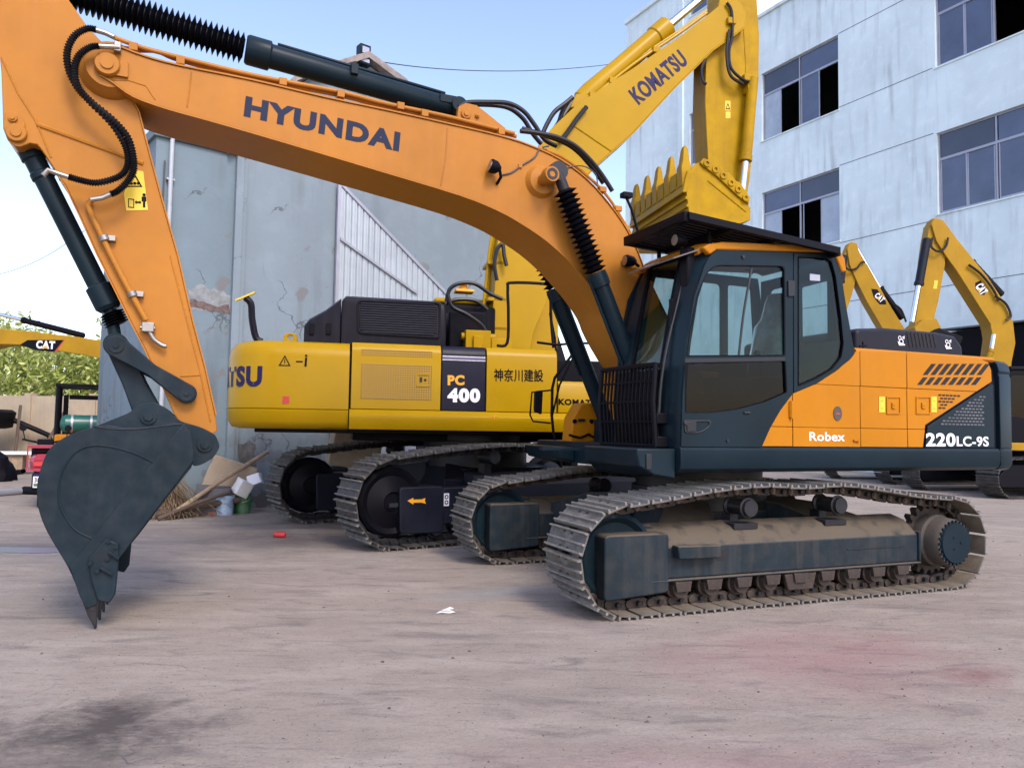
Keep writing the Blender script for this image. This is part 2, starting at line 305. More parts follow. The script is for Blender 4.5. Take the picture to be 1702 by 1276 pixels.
class MB:
    def __init__(s): s.v = []; s.f = []; s.fm = []; s.mi = 0
    def add(s, vs, fs):
        o = len(s.v); s.v += [tuple(q) for q in vs]; s.f += [tuple(i + o for i in f) for f in fs]; s.fm += [s.mi] * len(fs); return s
    def prism(s, pts, a, b, ax='y'):
        """2-D outline pushed along an axis from a to b. ax y: (x, z); x: (y, z); z: (x, y)"""
        f = {'y': lambda p, c: (p[0], c, p[1]), 'x': lambda p, c: (c, p[0], p[1]), 'z': lambda p, c: (p[0], p[1], c)}[ax]
        n = len(pts)
        return s.add([f(p, a) for p in pts] + [f(p, b) for p in pts],
                     [tuple(range(n)), tuple(range(2 * n - 1, n - 1, -1))] + [(i, (i + 1) % n, n + (i + 1) % n, n + i) for i in range(n)])
    def plate(s, outer, holes, a, b, ax='y'):
        """flat plate with real openings"""
        bm = bmesh.new(); ed = []
        for lp in [outer] + holes:
            vs = [bm.verts.new((p[0], p[1], 0)) for p in lp]
            ed += [bm.edges.new((vs[i], vs[(i + 1) % len(vs)])) for i in range(len(vs))]
        bmesh.ops.triangle_fill(bm, edges=ed, use_beauty=True, use_dissolve=False)
        bm.verts.ensure_lookup_table(); bm.verts.index_update()
        V = [v.co.copy() for v in bm.verts]; F = [tuple(v.index for v in f.verts) for f in bm.faces]
        BE = [tuple(v.index for v in e.verts) for e in bm.edges if len(e.link_faces) == 1]; bm.free(); n = len(V)
        g = {'y': lambda p, c: (p[0], c, p[1]), 'x': lambda p, c: (c, p[0], p[1])}[ax]
        return s.add([g(p, a) for p in V] + [g(p, b) for p in V], F + [tuple(i + n for i in f[::-1]) for f in F] + [(i, j, j + n, i + n) for i, j in BE])
    def box(s, x0, x1, y0, y1, z0, z1): return s.prism([(x0, z0), (x1, z0), (x1, z1), (x0, z1)], y0, y1)
    def lathe(s, p0, p1, prof, n=24):
        """prof: (distance along the axis, radius)"""
        p0 = Vector(p0); d = Vector(p1) - p0; d.normalize(); u = d.orthogonal().normalized(); v = d.cross(u)
        vs = []; fs = []
        for t, r in prof:
            for k in range(n):
                a = 2 * math.pi * k / n; vs.append(p0 + d * t + (u * math.cos(a) + v * math.sin(a)) * r)
        for i in range(len(prof) - 1):
            for k in range(n): fs.append((i * n + k, i * n + (k + 1) % n, (i + 1) * n + (k + 1) % n, (i + 1) * n + k))
        fs.append(tuple(range(n))); fs.append(tuple(range(len(vs) - 1, len(vs) - n - 1, -1)))
        return s.add(vs, fs)
    def cyl(s, p0, p1, r0, r1=None, n=20):
        return s.lathe(p0, p1, [(0, r0), ((Vector(p1) - Vector(p0)).length, r0 if r1 is None else r1)], n)
    def tube(s, pts, r, n=8, ribs=0):
        pts = [Vector(p) for p in pts]; vs = []; fs = []; u = None
        for i, p in enumerate(pts):
            d = (pts[min(i + 1, len(pts) - 1)] - pts[max(i - 1, 0)]).normalized()
            if u is None: u = d.orthogonal().normalized()
            u = (u - d * u.dot(d)).normalized(); v = d.cross(u)
            q = r * (1 if not ribs else (1.14 if i % 2 else .74))
            for k in range(n):
                a = 2 * math.pi * k / n; vs.append(p + (u * math.cos(a) + v * math.sin(a)) * q)
        m_ = len(pts)
        for i in range(m_ - 1):
            for k in range(n): fs.append((i * n + k, i * n + (k + 1) % n, (i + 1) * n + (k + 1) % n, (i + 1) * n + k))
        fs.append(tuple(range(n))); fs.append(tuple(range(m_ * n - 1, m_ * n - n - 1, -1)))
        return s.add(vs, fs)
    def loft(s, rings, caps=True):
        n = len(rings[0]); vs = [p for r_ in rings for p in r_]; fs = []
        for i in range(len(rings) - 1):
            for k in range(n): fs.append((i * n + k, i * n + (k + 1) % n, (i + 1) * n + (k + 1) % n, (i + 1) * n + k))
        if caps: fs += [tuple(range(n)), tuple(range(len(vs) - 1, len(vs) - n - 1, -1))]
        return s.add(vs, fs)
    def sheet(s, A, B, th, nrm):
        """strip between two 3-D polylines, given a thickness along nrm"""
        n = len(A); o = Vector(nrm) * th; A = [Vector(p) for p in A]; B = [Vector(p) for p in B]
        vs = A + B + [p + o for p in A] + [p + o for p in B]; fs = []
        for i in range(n - 1):
            fs.append((i, i + 1, n + i + 1, n + i)); fs.append((2 * n + i, 3 * n + i, 3 * n + i + 1, 2 * n + i + 1))
            fs.append((i, 2 * n + i, 2 * n + i + 1, i + 1)); fs.append((n + i, n + i + 1, 3 * n + i + 1, 3 * n + i))
        fs.append((0, n, 3 * n, 2 * n)); fs.append((n - 1, 3 * n - 1, 4 * n - 1, 2 * n - 1))
        return s.add(vs, fs)
    def xf(s, M):
        s.v = [tuple(M @ Vector(p)) for p in s.v]; return s
    def build(s, name, mats, parent=None, bevel=0., ang=35, seg=2, loc=None, label=None):
        me = bpy.data.meshes.new(name); me.from_pydata(s.v, [], s.f); me.validate()
        bm = bmesh.new(); bm.from_mesh(me); bmesh.ops.recalc_face_normals(bm, faces=bm.faces); bm.to_mesh(me); bm.free()
        for m_ in ([mats] if isinstance(mats, str) else mats): me.materials.append(MT[m_])
        if len(me.polygons) == len(s.fm): me.polygons.foreach_set('material_index', s.fm)
        me.polygons.foreach_set('use_smooth', [True] * len(me.polygons)); me.set_sharp_from_angle(angle=R(ang))
        o = bpy.data.objects.new(name, me); COL.objects.link(o)
        if parent: o.parent = parent
        if loc: o.location = loc
        if bevel:
            b = o.modifiers.new('bevel', 'BEVEL'); b.width = bevel; b.segments = seg; b.limit_method = 'ANGLE'; b.angle_limit = R(40); b.harden_normals = False; b.use_clamp_overlap = True
        if label: o['label'] = label
        return o
def tag(o, label=None, cat_=None, group=None, kind=None):
    if label: o['label'] = label
    if cat_: o['category'] = cat_
    if group: o['group'] = group
    if kind: o['kind'] = kind
    return o
def empty(name, loc, rz=0.):
    o = bpy.data.objects.new(name, None); COL.objects.link(o); o.location = loc; o.rotation_euler = (0, 0, rz); o.empty_display_size = .3; return o
def text_mb(mb, s, A, B, h, c, th=.003, bold=.0, shear=0., fn=None, space=1.):
    """letters laid on the plane y = c from A to B ((x, z) of the baseline ends), h high"""
    cu = bpy.data.curves.new('t', 'FONT'); cu.body = s; cu.offset = bold; cu.space_character = space + bold * 2.6; cu.shear = shear; cu.size = 1; cu.resolution_u = 4
    o = bpy.data.objects.new('t', cu); COL.objects.link(o); dg = bpy.context.evaluated_depsgraph_get(); dg.update()
    me = bpy.data.meshes.new_from_object(o.evaluated_get(dg))
    xs = [v.co.x for v in me.vertices]; ys = [v.co.y for v in me.vertices]; x0, x1, y1 = min(xs), max(xs), max(ys); y0 = min(ys) if ord(s[0]) > 999 else 0.
    A = Vector(A); B = Vector(B); d = B - A; up = Vector((-d.y, d.x)).normalized() if abs(d.x) > 1e-6 else Vector((0, 1)); up = -up if up.y < 0 else up
    V = []
    for v in me.vertices:
        q = A + d * ((v.co.x - x0) / (x1 - x0)) + up * (h * (v.co.y - y0) / (y1 - y0)); V.append(q)
    F = [tuple(p.vertices) for p in me.polygons]; n = len(V)
    g = fn or (lambda q, off: (q.x, c - off, q.y))
    ec = {}
    for f in F:
        for i in range(len(f)):
            k = tuple(sorted((f[i], f[(i + 1) % len(f)]))); ec[k] = ec.get(k, 0) + 1
    mb.add([g(q, th) for q in V] + [g(q, 0) for q in V], F + [(i, j, j + n, i + n) for (i, j), cnt in ec.items() if cnt == 1])
    COL.objects.unlink(o); bpy.data.objects.remove(o); return mb
def inpoly(p, poly):
    c = False; j = len(poly) - 1
    for i in range(len(poly)):
        a, b = poly[i], poly[j]
        if (a[1] > p[1]) != (b[1] > p[1]) and p[0] < (b[0] - a[0]) * (p[1] - a[1]) / (b[1] - a[1] + 1e-12) + a[0]: c = not c
        j = i
    return c
def clip(poly, ax, val, keep_less):
    out = []; n = len(poly)
    for i in range(n):
        a, b = poly[i], poly[(i + 1) % n]; ia = (a[ax] < val) == keep_less; ib = (b[ax] < val) == keep_less
        if ia: out.append(a)
        if ia != ib:
            t = (val - a[ax]) / (b[ax] - a[ax]); out.append((a[0] + (b[0] - a[0]) * t, a[1] + (b[1] - a[1]) * t))
    return out
def circ(x, z, r, n=20): return [(x + r * math.cos(2 * math.pi * k / n), z + r * math.sin(2 * math.pi * k / n)) for k in range(n)]
def bellows(mb, p0, p1, ri, ro, n):
    L_ = (Vector(p1) - Vector(p0)).length; pr = [(0, ri)]
    for k in range(n): pr += [(L_ * (k + .08) / n, ri), (L_ * (k + .5) / n, ro * random.uniform(.97, 1.02)), (L_ * (k + .92) / n, ri)]
    pr.append((L_, ri)); return mb.lathe(p0, p1, pr, 28)
def ring_bolts(mb, c, r, n, br, y0, y1):
    for k in range(n):
        a = 2 * math.pi * k / n; x = c[0] + r * math.cos(a); z = c[1] + r * math.sin(a); mb.cyl((x, y0, z), (x, y1, z), br, n=6)

# ------------------------------------------------------------ crawler tracks
def even(path, n):
    """n equally spaced (point, tangent) on a closed 2-D path"""
    P = [Vector(p) for p in path]; N = len(P); seg = [(P[(i + 1) % N] - P[i]).length for i in range(N)]; T = sum(seg); out = []; i = 0; acc = 0.
    for k in range(n):
        s_ = T * k / n
        while acc + seg[i] < s_: acc += seg[i]; i += 1
        t = (s_ - acc) / seg[i]; p = P[i].lerp(P[(i + 1) % N], t); out.append(p)
    return [(out[k], (out[(k + 1) % n] - out[k - 1]).normalized()) for k in range(n)], T / n
def shoe_mesh(pitch, W, mats, big=False):
    """one shoe lying along local x, its outside towards -z; chain links on its inside (+z)"""
    mb = MB(); h = pitch / 2
    mb.box(-h * .97, h * .84, -W / 2, W / 2, -.006, .006)
    g = .026 if not big else .032; mb.mi = 3
    for x, hh in ((-h * .86, g * 1.0), (0, g * .8), (h * .70, g * .9)):
        mb.prism([(x - .010, -.005), (x + .012, -.005), (x + .007, -.005 - hh), (x - .006, -.005 - hh)], -W / 2, W / 2)
    mb.mi = 2
    for sx in (-.35, .30):                                         # bolt heads / mud holes
        for y in (-.075, .045): mb.box(sx * pitch - .014, sx * pitch + .014, y, y + .03, -.011, -.0055)
    mb.mi = 1
    mb.box(-h * .93, h * .80, -W / 2 + .004, W / 2 - .004, .0065, .0085)
    mb.mi = 2
    for sy in (-1, 1):
        mb.prism([(-h * .98, .010), (h * .75, .010), (h * .98, .030), (h * 1.05, .060), (h * .6, .082), (-h * .6, .082), (-h * 1.02, .05)], sy * .085 - .02, sy * .085 + .02)
        mb.cyl((-h * .9, sy * .11 - .012, .045), (-h * .9, sy * .11 + .012, .045), .030, n=12)
        for q in (-.25, .28): mb.box(q * pitch - .013, q * pitch + .013, sy * .107 - .003, sy * .107 + .003, .022, .055)
    return mb
def build_track(parent, path, n, yc, W, M=None, mats=('shoe_steel', 'shoe_inside', 'link_rust', 'grouser_edge'), big=False, proto=None):
    """crawler track part whose shoes are sub-parts"""
    sp, pitch = even(path, n)
    # part: the two continuous rails of pins running between the links
    c = MB(); inner = []
    for p, t in sp: nrm = Vector((-t.y, t.x)); inner.append(p + nrm * .045)
    for k in range(n): c.cyl((inner[k].x, yc - .14, inner[k].y), (inner[k].x, yc + .14, inner[k].y), .020, n=8)
    if M: c.xf(M)
    tr = c.build('crawler_track', 'dark_steel', parent)
    if proto is None: proto = shoe_mesh(pitch, W, mats, big).build('track_shoe', list(mats), tr, bevel=.003, seg=1); first = True
    else: first = False
    for k, (p, t) in enumerate(sp):
        o = proto if (k == 0 and first) else proto.copy()
        if not (k == 0 and first): COL.objects.link(o); o.parent = tr
        nrm = Vector((-t.y, t.x))                                   # inward for an anticlockwise path (seen from -y)
        jit = random.uniform(-.012, .012)
        m4 = Matrix(((t.x, 0, nrm.x, p.x), (0, 1, 0, yc), (t.y, 0, nrm.y, p.y), (0, 0, 0, 1))) @ Matrix.Rotation(jit, 4, 'Y')
        o.matrix_basis = (M @ m4) if M else m4
    return tr, proto
def track_path(xi, zi, ri, xs, zs, rs, tops):
    """bottom from idler to sprocket, round the sprocket, back over the carrier rollers, round the idler"""
    P = [(xi + (xs - xi) * k / 24, (zi - ri) + ((zs - rs) - (zi - ri)) * k / 24) for k in range(25)]
    P += [(xs + rs * math.sin(a), zs - rs * math.cos(a)) for a in [math.pi * k / 14 for k in range(1, 14)]]
    t = [(xs + .12, zs + rs * .985)] + tops + [(xi - .05, zi + ri * .995)]
    P += [tuple(q) for q in cat([(xs, zs + rs)] + tops + [(xi, zi + ri)], 8)]
    P += [(xi - ri * math.sin(a), zi + ri * math.cos(a)) for a in [math.pi * k / 14 for k in range(1, 14)]]
    return P

# ============================================================ SETTING
g = MB(); g.add([(-1500, -1500, 0), (1500, -1500, 0), (1500, 1500, 0), (-1500, 1500, 0)], [(0, 1, 2, 3)])
tag(g.build('ground', 'yard_concrete'), kind='structure')
pd = MB(); pc = G(28, 914); pd.add([(pc.x + (1.0 + .12 * math.sin(3 * a)) * .62 * math.cos(a), pc.y + .22 * math.sin(a) * (1 + .2 * math.cos(2 * a)), .004) for a in [k * math.pi / 16 for k in range(32)]], [tuple(range(32))])
tag(pd.build('puddle', 'puddle_water'), kind='structure')

# ---- left plastered building. frame WB: x along the gable wall (to the right, receding), y into the building
WB = Fr(-4.57, 12.6, math.degrees(math.atan2(.62, .78)))
bl = empty('plastered_building', WB.loc, WB.rz)
tag(bl, 'old grey blue rendered building with cracked gable wall and tiled roof behind the yellow excavator', 'building')
apex = WB.T([(606, 104)], 0)[0]; eave = 5.95; xr = WB.T([(848, 400)], 0)[0][0]; sh1 = WB.T([(488, 142)], 0)[0]; sh2 = WB.T([(668, 150)], 0)[0]
mb = MB(); mb.plate([(0, 0), (xr, 0), (xr, eave), sh2, apex, sh1, (0, eave)], [], 0, .3)
mb.box(0, .3, .3, 9, 0, eave); mb.box(xr - .3, xr, .3, 9, 0, eave); mb.build('gable_wall', 'wall_plaster', bl)
mb = MB()
for s_ in (0, 1):
    e0 = (-.28, eave - .12) if s_ == 0 else (xr + .28, eave - .12)
    s_h = sh1 if s_ == 0 else sh2; mb.prism([e0, (s_h[0], s_h[1] + .03), (apex[0], apex[1] + .03), (apex[0], apex[1] + .15), (s_h[0], s_h[1] + .16), (e0[0], e0[1] + .11)], -.18, 9)
mb.build('roof', 'tile_roof', bl)
# wall A: return wall at its left, nearer the camera
WA = Fr(-5.62, 11.72, math.degrees(math.atan2(.88, 1.05)))
L_A = math.hypot(1.05, .88)
wa = empty('side_block', WA.loc, WA.rz); tag(wa, 'narrow blue grey rendered block with a drain pipe, left of the gable wall', 'building')
mb = MB(); mb.box(0, L_A - .01, 0, 3.2, 0, 5.86); mb.build('wall', 'wall_blue', wa)
mb = MB(); mb.box(-.05, L_A + .03, -.06, 3.2, 5.865, 6.02); mb.build('coping', 'wall_blue', wa, bevel=.01)
q = WA.T([(287, 228), (283, 420), (300, 226)], -.07)
mb = MB(); mb.tube([(q[2][0], -.07, q[2][1]), (q[0][0] + .02, -.07, q[0][1] + .02), (q[0][0], -.07, q[0][1] - .05), (q[0][0], -.07, .3)], .035, 10)
for z in (5.2, 3.9, 2.6): mb.box(q[0][0] - .06, q[0][0] + .06, -.075, -.002, z, z + .03)
mb.build('drain_pipe', 'pvc', wa)
mb = MB(); mb.tube([(q[0][0] - .09, -.03, 5.5), (q[0][0] - .10, -.03, 3.9)], .012, 6); mb.build('conduit', 'cable', wa)
# corner pier between the two walls and the pale strip on it
mb = MB(); mb.box(-.13, -.012, -.10, .2, 0, 5.93); mb.box(-.010, .06, -.06, -.002, 0, 5.8)
tag(mb.build('corner_pier', 'wall_plaster', loc=WB.loc), 'pale vertical strip of pier between the two rendered walls', 'pier').rotation_euler = (0, 0, WB.rz)
def patch(parent, fr, pxs, m_, name='bare_patch', sd_=1, y=-.0025):
    P = fr.T(pxs, 0); o = []
    for i in range(len(P)):
        a_, b_ = Vector(P[i]), Vector(P[(i + 1) % len(P)])
        for t in (0, .2, .4, .6, .8):
            q_ = a_.lerp(b_, t); n_ = noise.noise_vector(Vector((q_.x * 9, q_.y * 9, sd_))) * .09; o.append((q_.x + n_.x, q_.y + n_.y))
    mb = MB(); mb.plate(o, [], y, y + .002); return mb.build(name, m_, parent)
mat('bare_render', (.13, .125, .12), .95, var=.4, vs=9, bump=.8, bs=25); mat('bare_light', (.23, .245, .25), .95, var=.3, vs=9, bump=.8, bs=25); mat('bare_brick', (.13, .095, .085), .95, var=.5, vs=14, bump=.8, bs=25)
patch(wa, WA, [(312, 478), (335, 472), (352, 480), (380, 486), (388, 498), (384, 522), (352, 514), (318, 512)], 'bare_light', sd_=2)
patch(wa, WA, [(318, 500), (345, 503), (382, 508), (384, 522), (350, 515), (320, 514)], 'bare_brick', sd_=5, y=-.006)
patch(bl, WB, [(398, 738), (418, 732), (422, 752), (428, 770), (418, 790), (402, 782)], 'bare_render', sd_=3)
patch(bl, WB, [(394, 770), (402, 790), (408, 815), (398, 828), (392, 812)], 'bare_brick', sd_=4)
patch(bl, WB, [(452, 838), (470, 800), (478, 790), (500, 812), (520, 836), (490, 845)], 'bare_render', sd_=8)
patch(bl, WB, [(414, 250), (438, 256), (440, 330), (432, 400), (420, 440), (415, 360)], 'bare_render', 'damp_stain', sd_=11) if False else None
# corrugated sheet leaning up the wall
q = WB.T([(563, 306), (742, 492), (742, 640), (563, 640)], -.06)
mb = MB(); n = 60; A = []; Bt = []
for k in range(n * 2 + 1):
    x = q[0][0] + (q[1][0] - q[0][0]) * k / (2 * n); zt = q[0][1] + (q[1][1] - q[0][1]) * k / (2 * n)
    dy = (0, .03, .006, 0, 0, .004)[k % 6]; A.append((x, -.10 + dy, 1.2)); Bt.append((x, -.10 + dy, zt))
mb.sheet(A, Bt, .004, (0, 1, 0))
cs = empty('corrugated_screen', WB.loc, WB.rz); tag(cs, 'pale corrugated metal sheet with a sloping top fixed against the gable wall', 'metal sheet')
mb.build('sheet', 'tin', cs, ang=20)
mb = MB(); mb.prism([(q[0][0], q[0][1] - .02), (q[1][0], q[1][1] - .02), (q[1][0], q[1][1] + .05), (q[0][0], q[0][1] + .05)], -.125, -.105); mb.box(q[0][0] - .03, q[0][0] + .03, -.12, -.06, 1.2, q[0][1])
q2 = WB.T([(563, 400), (690, 490)], -.06); mb.prism([q2[0], q2[1], (q2[1][0], q2[1][1] + .05), (q2[0][0], q2[0][1] + .05)], -.14, -.106)
mb.build('frame', 'alu', cs)
# floodlight on the ridge
fq = WB.P(604, 96, -.05)
fl = empty('floodlight', WB.loc, WB.rz); tag(fl, 'small green floodlight pair standing on the peak of the gable roof', 'floodlight')
mb = MB(); mb.box(fq.x - .11, fq.x + .11, -.14, .04, fq.z, fq.z + .22); mb.build('upper_lamp', 'slate', fl, bevel=.015)
mb = MB(); mb.box(fq.x - .12, fq.x + .12, -.14, .04, fq.z - .16, fq.z - .02); mb.box(fq.x - .03, fq.x + .03, -.06, -.02, fq.z - .28, fq.z + .05); mb.build('lower_lamp', 'slate', fl, bevel=.015)
mb = MB(); mb.box(fq.x - .07, fq.x + .07, -.146, -.141, fq.z + .05, fq.z + .17); mb.box(fq.x - .08, fq.x + .08, -.146, -.141, fq.z - .12, fq.z - .05); mb.build('lens', 'alu', fl)

# ---- white factory building on the right. frame FA: x along the facade towards us, y into the building
FA = Fr(14.1, 25.7, math.degrees(math.atan2(-.877, .48)))
fb = empty('factory_building', FA.loc, FA.rz)
tag(fb, 'pale blue white concrete factory building with rows of sliding windows on the right', 'building')
FT = lambda pts: FA.T(pts, 0)
xl = FT([(1040, 300)])[0][0]; ztop = FT([(1262, 32)])[0][1]; xt = FT([(1248, 200)])[0][0]; zt2 = FT([(1040, 43)])[0][1]; xR = 12.0
wins = []      # (x0, x1, z0, z1, n_cols, transom fraction, open cells)
def wcol(pl, pr, rows, ncol, opens):
    x0 = FT([(pl, 200)])[0][0]; x1 = FT([(pr, 200)])[0][0] if pr < 1700 else x0 + (pr - 1700) * 1.32
    for (zt_, zb_), op in zip(rows, opens): wins.append((x0, x1, zb_, zt_, ncol, op))
zr = lambda px, a, b: (FT([(px, a)])[0][1], FT([(px, b)])[0][1])
rowB = zr(1556, 222, 357); rowA = (rowB[0] + (rowB[0] - rowB[1]) + FT([(1556, 113)])[0][1] - rowB[0], FT([(1554, 113)])[0][1])
rowC = zr(1394, 278, 400); rowD = zr(1394, 57, 182)
wcol(1556, 1704.3, [rowA, rowB], 3, [[(1, 0)], []])
wcol(1266, 1394, [rowD, rowC], 2, [[(0, 1), (1, 1)], [(0, 1), (1, 0)]])
wcol(1146, 1200, [zr(1160, 183, 270), (zr(1160, 12, 12)[0] + 1.6, zr(1160, 20, 20)[0])], 1, [[], []])
hol = [[(a, c), (b, c), (b, d), (a, d)] for a, b, c, d, *_ in wins]
mb = MB(); mb.plate([(xl, 0), (xR, 0), (xR, ztop), (xt, ztop), (xt, zt2), (xl, zt2)], hol, 0, .28)
mb.box(xl, xl + .3, .29, 9, 0, zt2); mb.box(xt - .3, xt, .29, 9, ztop - 1, zt2 - .002); mb.box(xR - .3, xR, .29, 9, 0, ztop); mb.build('wall', 'facade', fb)
mb = MB(); mb.box(xl + .01, xt - .01, .3, 9, zt2 - .5, zt2 - .2); mb.box(xt + .01, xR - .01, .3, 9, ztop - .6, ztop - .3); mb.build('roof_slab', 'cream_wall', fb)
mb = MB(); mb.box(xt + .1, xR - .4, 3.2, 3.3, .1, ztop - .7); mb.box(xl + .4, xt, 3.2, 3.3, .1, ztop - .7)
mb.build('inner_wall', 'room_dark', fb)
mb = MB(); mb.box(xl - .1, xt + .1, -.12, .3, zt2 + .002, zt2 + .2); mb.build('parapet', 'facade', fb, bevel=.02)
mb = MB(); mb.box(xt + .01, xR, -.10, .3, ztop + .002, ztop + .16); mb.build('parapet', 'facade', fb, bevel=.02)
# expansion joints: shallow dark grooves, built as thin battens of sealant
mb = MB(); seen = set()
for px, py in ((1475, 145), (1475, 248), (1475, 385), (1475, 14), (1467, 492)):
    z = FT([(px, py)])[0][1]; xa = FT([(1394, 200)])[0][0] + .02; xb = FT([(1552, 200)])[0][0] - .02
    if py in (492,): xa = FT([(1300, 400)])[0][0]; xb = xR - .5
    mb = MB(); mb.box(xa, xb, -.006, -.001, z - .011, z + .011); mb.build('wall_joint', 'tarp_grey', fb)
mb = MB(); xe = FT([(1137, 100)])[0][0]; mb.box(xe - .35, xe, -.10, -.002, .1, zt2 - .1); mb.build('pilaster', 'facade', fb, bevel=.01)
for a, b, c, d, nc, op in wins:                                    # c low, d high
    f = MB(); fw_ = .055; tz = c + (d - c) * .68
    f.plate([(a, c), (b, c), (b, d), (a, d)], [[(a + fw_ + (b - a) * i / nc * 1.0 - (fw_ / 2 if i else 0), z0 + fw_), (a + (b - a) * (i + 1) / nc - (fw_ if i == nc - 1 else fw_ / 2), z0 + fw_), (a + (b - a) * (i + 1) / nc - (fw_ if i == nc - 1 else fw_ / 2), z1 - fw_), (a + fw_ + (b - a) * i / nc - (fw_ / 2 if i else 0), z1 - fw_)] for i in range(nc) for z0, z1 in ((c, tz), (tz - fw_ * .4, d))], .10, .17)
    wf = f.build('window', 'alu', fb)
    for i in range(nc):
        p0 = a + (b - a) * i / nc + .06; p1 = a + (b - a) * (i + 1) / nc - .06
        pn = MB(); pn.box(p0, p1, .130, .138, tz + .05, d - .05); pn.build('pane', random.choice(['pane_blue', 'pane_blue', 'pane_dim']), wf)
        for h in range(2):                                          # sliding leaves
            if (i, h) in op: continue
            s0 = p0 + (p1 - p0) * h / 2; s1 = p0 + (p1 - p0) * (h + 1) / 2
            pn = MB(); pn.box(s0 + .04, s1 - .04, .128 + h * .02, .134 + h * .02, c + .1, tz - .06); pp = pn.build('pane', 'pane_light' if (nc == 2 and i == 0 and h == 0) or (nc == 2 and i == 1 and h == 1) else 'pane_blue', wf)
            sf = MB(); sf.plate([(s0, c + .055), (s1, c + .055), (s1, tz - .02), (s0, tz - .02)], [[(s0 + .042, c + .098), (s1 - .042, c + .098), (s1 - .042, tz - .063), (s0 + .042, tz - .063)]], .118 + h * .02, .146 + h * .02); sf.build('sash', 'alu', wf)
    sl = MB(); sl.box(a - .05, b + .05, -.04, .1, c - .06, c - .003); sl.build('window_sill', 'facade', fb, bevel=.01)
# sun-lit cream block behind the parapet
mb = MB(); mb.box(xt - 2.2, xt + 7, 9.5, 16, 0, ztop + 3.6); o = mb.build('cream_building', 'cream_wall', loc=FA.loc); o.rotation_euler = (0, 0, FA.rz)
tag(o, 'cream wall of a taller block showing above the factory parapet', 'building')
# dark shed with tarpaulin front on the far right
sh = empty('dark_shed', FA.loc, FA.rz); tag(sh, 'dark low shed against the foot of the factory wall at the right edge', 'shed')
x0 = FT([(1597, 560)])[0][0]; zz = FT([(1600, 556)])[0][1]
mb = MB(); mb.box(x0, x0 + 5, -.9, -.05, 0, zz); mb.build('shed_wall', 'black', sh)
mb = MB(); mb.prism([(-1.1, zz + .06), (-.03, zz + .12), (-.03, zz + .17), (-1.1, zz + .11)], x0 - .1, x0 + 5.1, 'x'); mb.build('shed_roof', 'tarp_grey', sh)

# ---- far left: fence wall, bamboo, tarp shed
a = Vector((-24, 27.5)); b_ = Vector((-9.5, 25.5)); d = b_ - a
fe = empty('yard_wall', (a.x, a.y, 0), math.atan2(d.y, d.x)); tag(fe, 'beige wall closing the yard at the far left', 'wall')
mb = MB(); mb.box(0, d.length, 0, .2, 0, 2.25); mb.build('wall_panel', 'fence_beige', fe)
mb = MB()
for k in range(7): mb.box(k * d.length / 6 - .12, k * d.length / 6 + .12, -.06, .26, 0, 2.34)
mb.build('pier', 'fence_beige', fe)
rb = random.Random(5); lv = MB(); st = MB()
for k in range(120):                                               # bamboo culms
    x = rb.uniform(-27, -8.0); y = rb.uniform(28.3, 33); h = rb.uniform(3.7, 5.1) + .45 * math.sin(x * 1.1) + (.5 if x < -17 else 0)
    lx = rb.uniform(-.5, .5); st.tube([(x, y, 0), (x + lx * .3, y, h * .5), (x + lx, y - .2, h * .9)], .02, 4)
    for j in range(330):
        t = rb.uniform(.28, 1.0) ** .8; c = Vector((x + lx * t * t + rb.gauss(0, .42), y + rb.gauss(0, .35), h * t + rb.gauss(0, .14)))
        dr = Vector((rb.uniform(-1, 1), rb.uniform(-1, .4), rb.uniform(-1.1, .3))).normalized(); sd_ = dr.cross(Vector((rb.uniform(-.3, .3), rb.uniform(-1, 1), .6))).normalized()
        l = rb.uniform(.20, .42); wd = l * .16
        lv.add([c, c + dr * l * .45 + sd_ * wd, c + dr * l, c + dr * l * .45 - sd_ * wd], [(0, 1, 2, 3)])
bt = st.build('bamboo_thicket', 'bamboo_stem'); tag(bt, 'sunlit yellow green bamboo thicket behind the yard wall', 'bamboo', kind='stuff')
lv.build('foliage', 'bamboo_leaf', bt)['kind'] = 'stuff'
# tall dark lattice mast showing left of the arm
mt = empty('lattice_mast', (0, 0, 0)); tag(mt, 'thin grey lattice mast standing behind the lower left of the orange arm', 'mast')
mp_ = G(207, 800); mp_ = Vector((-11.6, 22.6, 0))
mb = MB()
for sx in (-.25, .25):
    for sy in (-.25, .25): mb.tube([(mp_.x + sx, mp_.y + sy, 0), (mp_.x + sx * .4, mp_.y + sy * .4, 5.0)], .03, 5)
mb.build('leg', 'dark_steel', mt)
mb = MB()
for k in range(12):
    z0 = k * .42; z1 = z0 + .42; f0 = 1 - .6 * z0 / 5; f1 = 1 - .6 * z1 / 5; s_ = 1 if k % 2 else -1
    for sy in (-1, 1): mb.tube([(mp_.x - .25 * s_ * f0, mp_.y + .25 * sy * f0, z0), (mp_.x + .25 * s_ * f1, mp_.y + .25 * sy * f1, z1)], .015, 4); mb.tube([(mp_.x - .25 * f1, mp_.y + .25 * sy * f1, z1), (mp_.x + .25 * f1, mp_.y + .25 * sy * f1, z1)], .015, 4)
mb.build('bracing', 'dark_steel', mt)

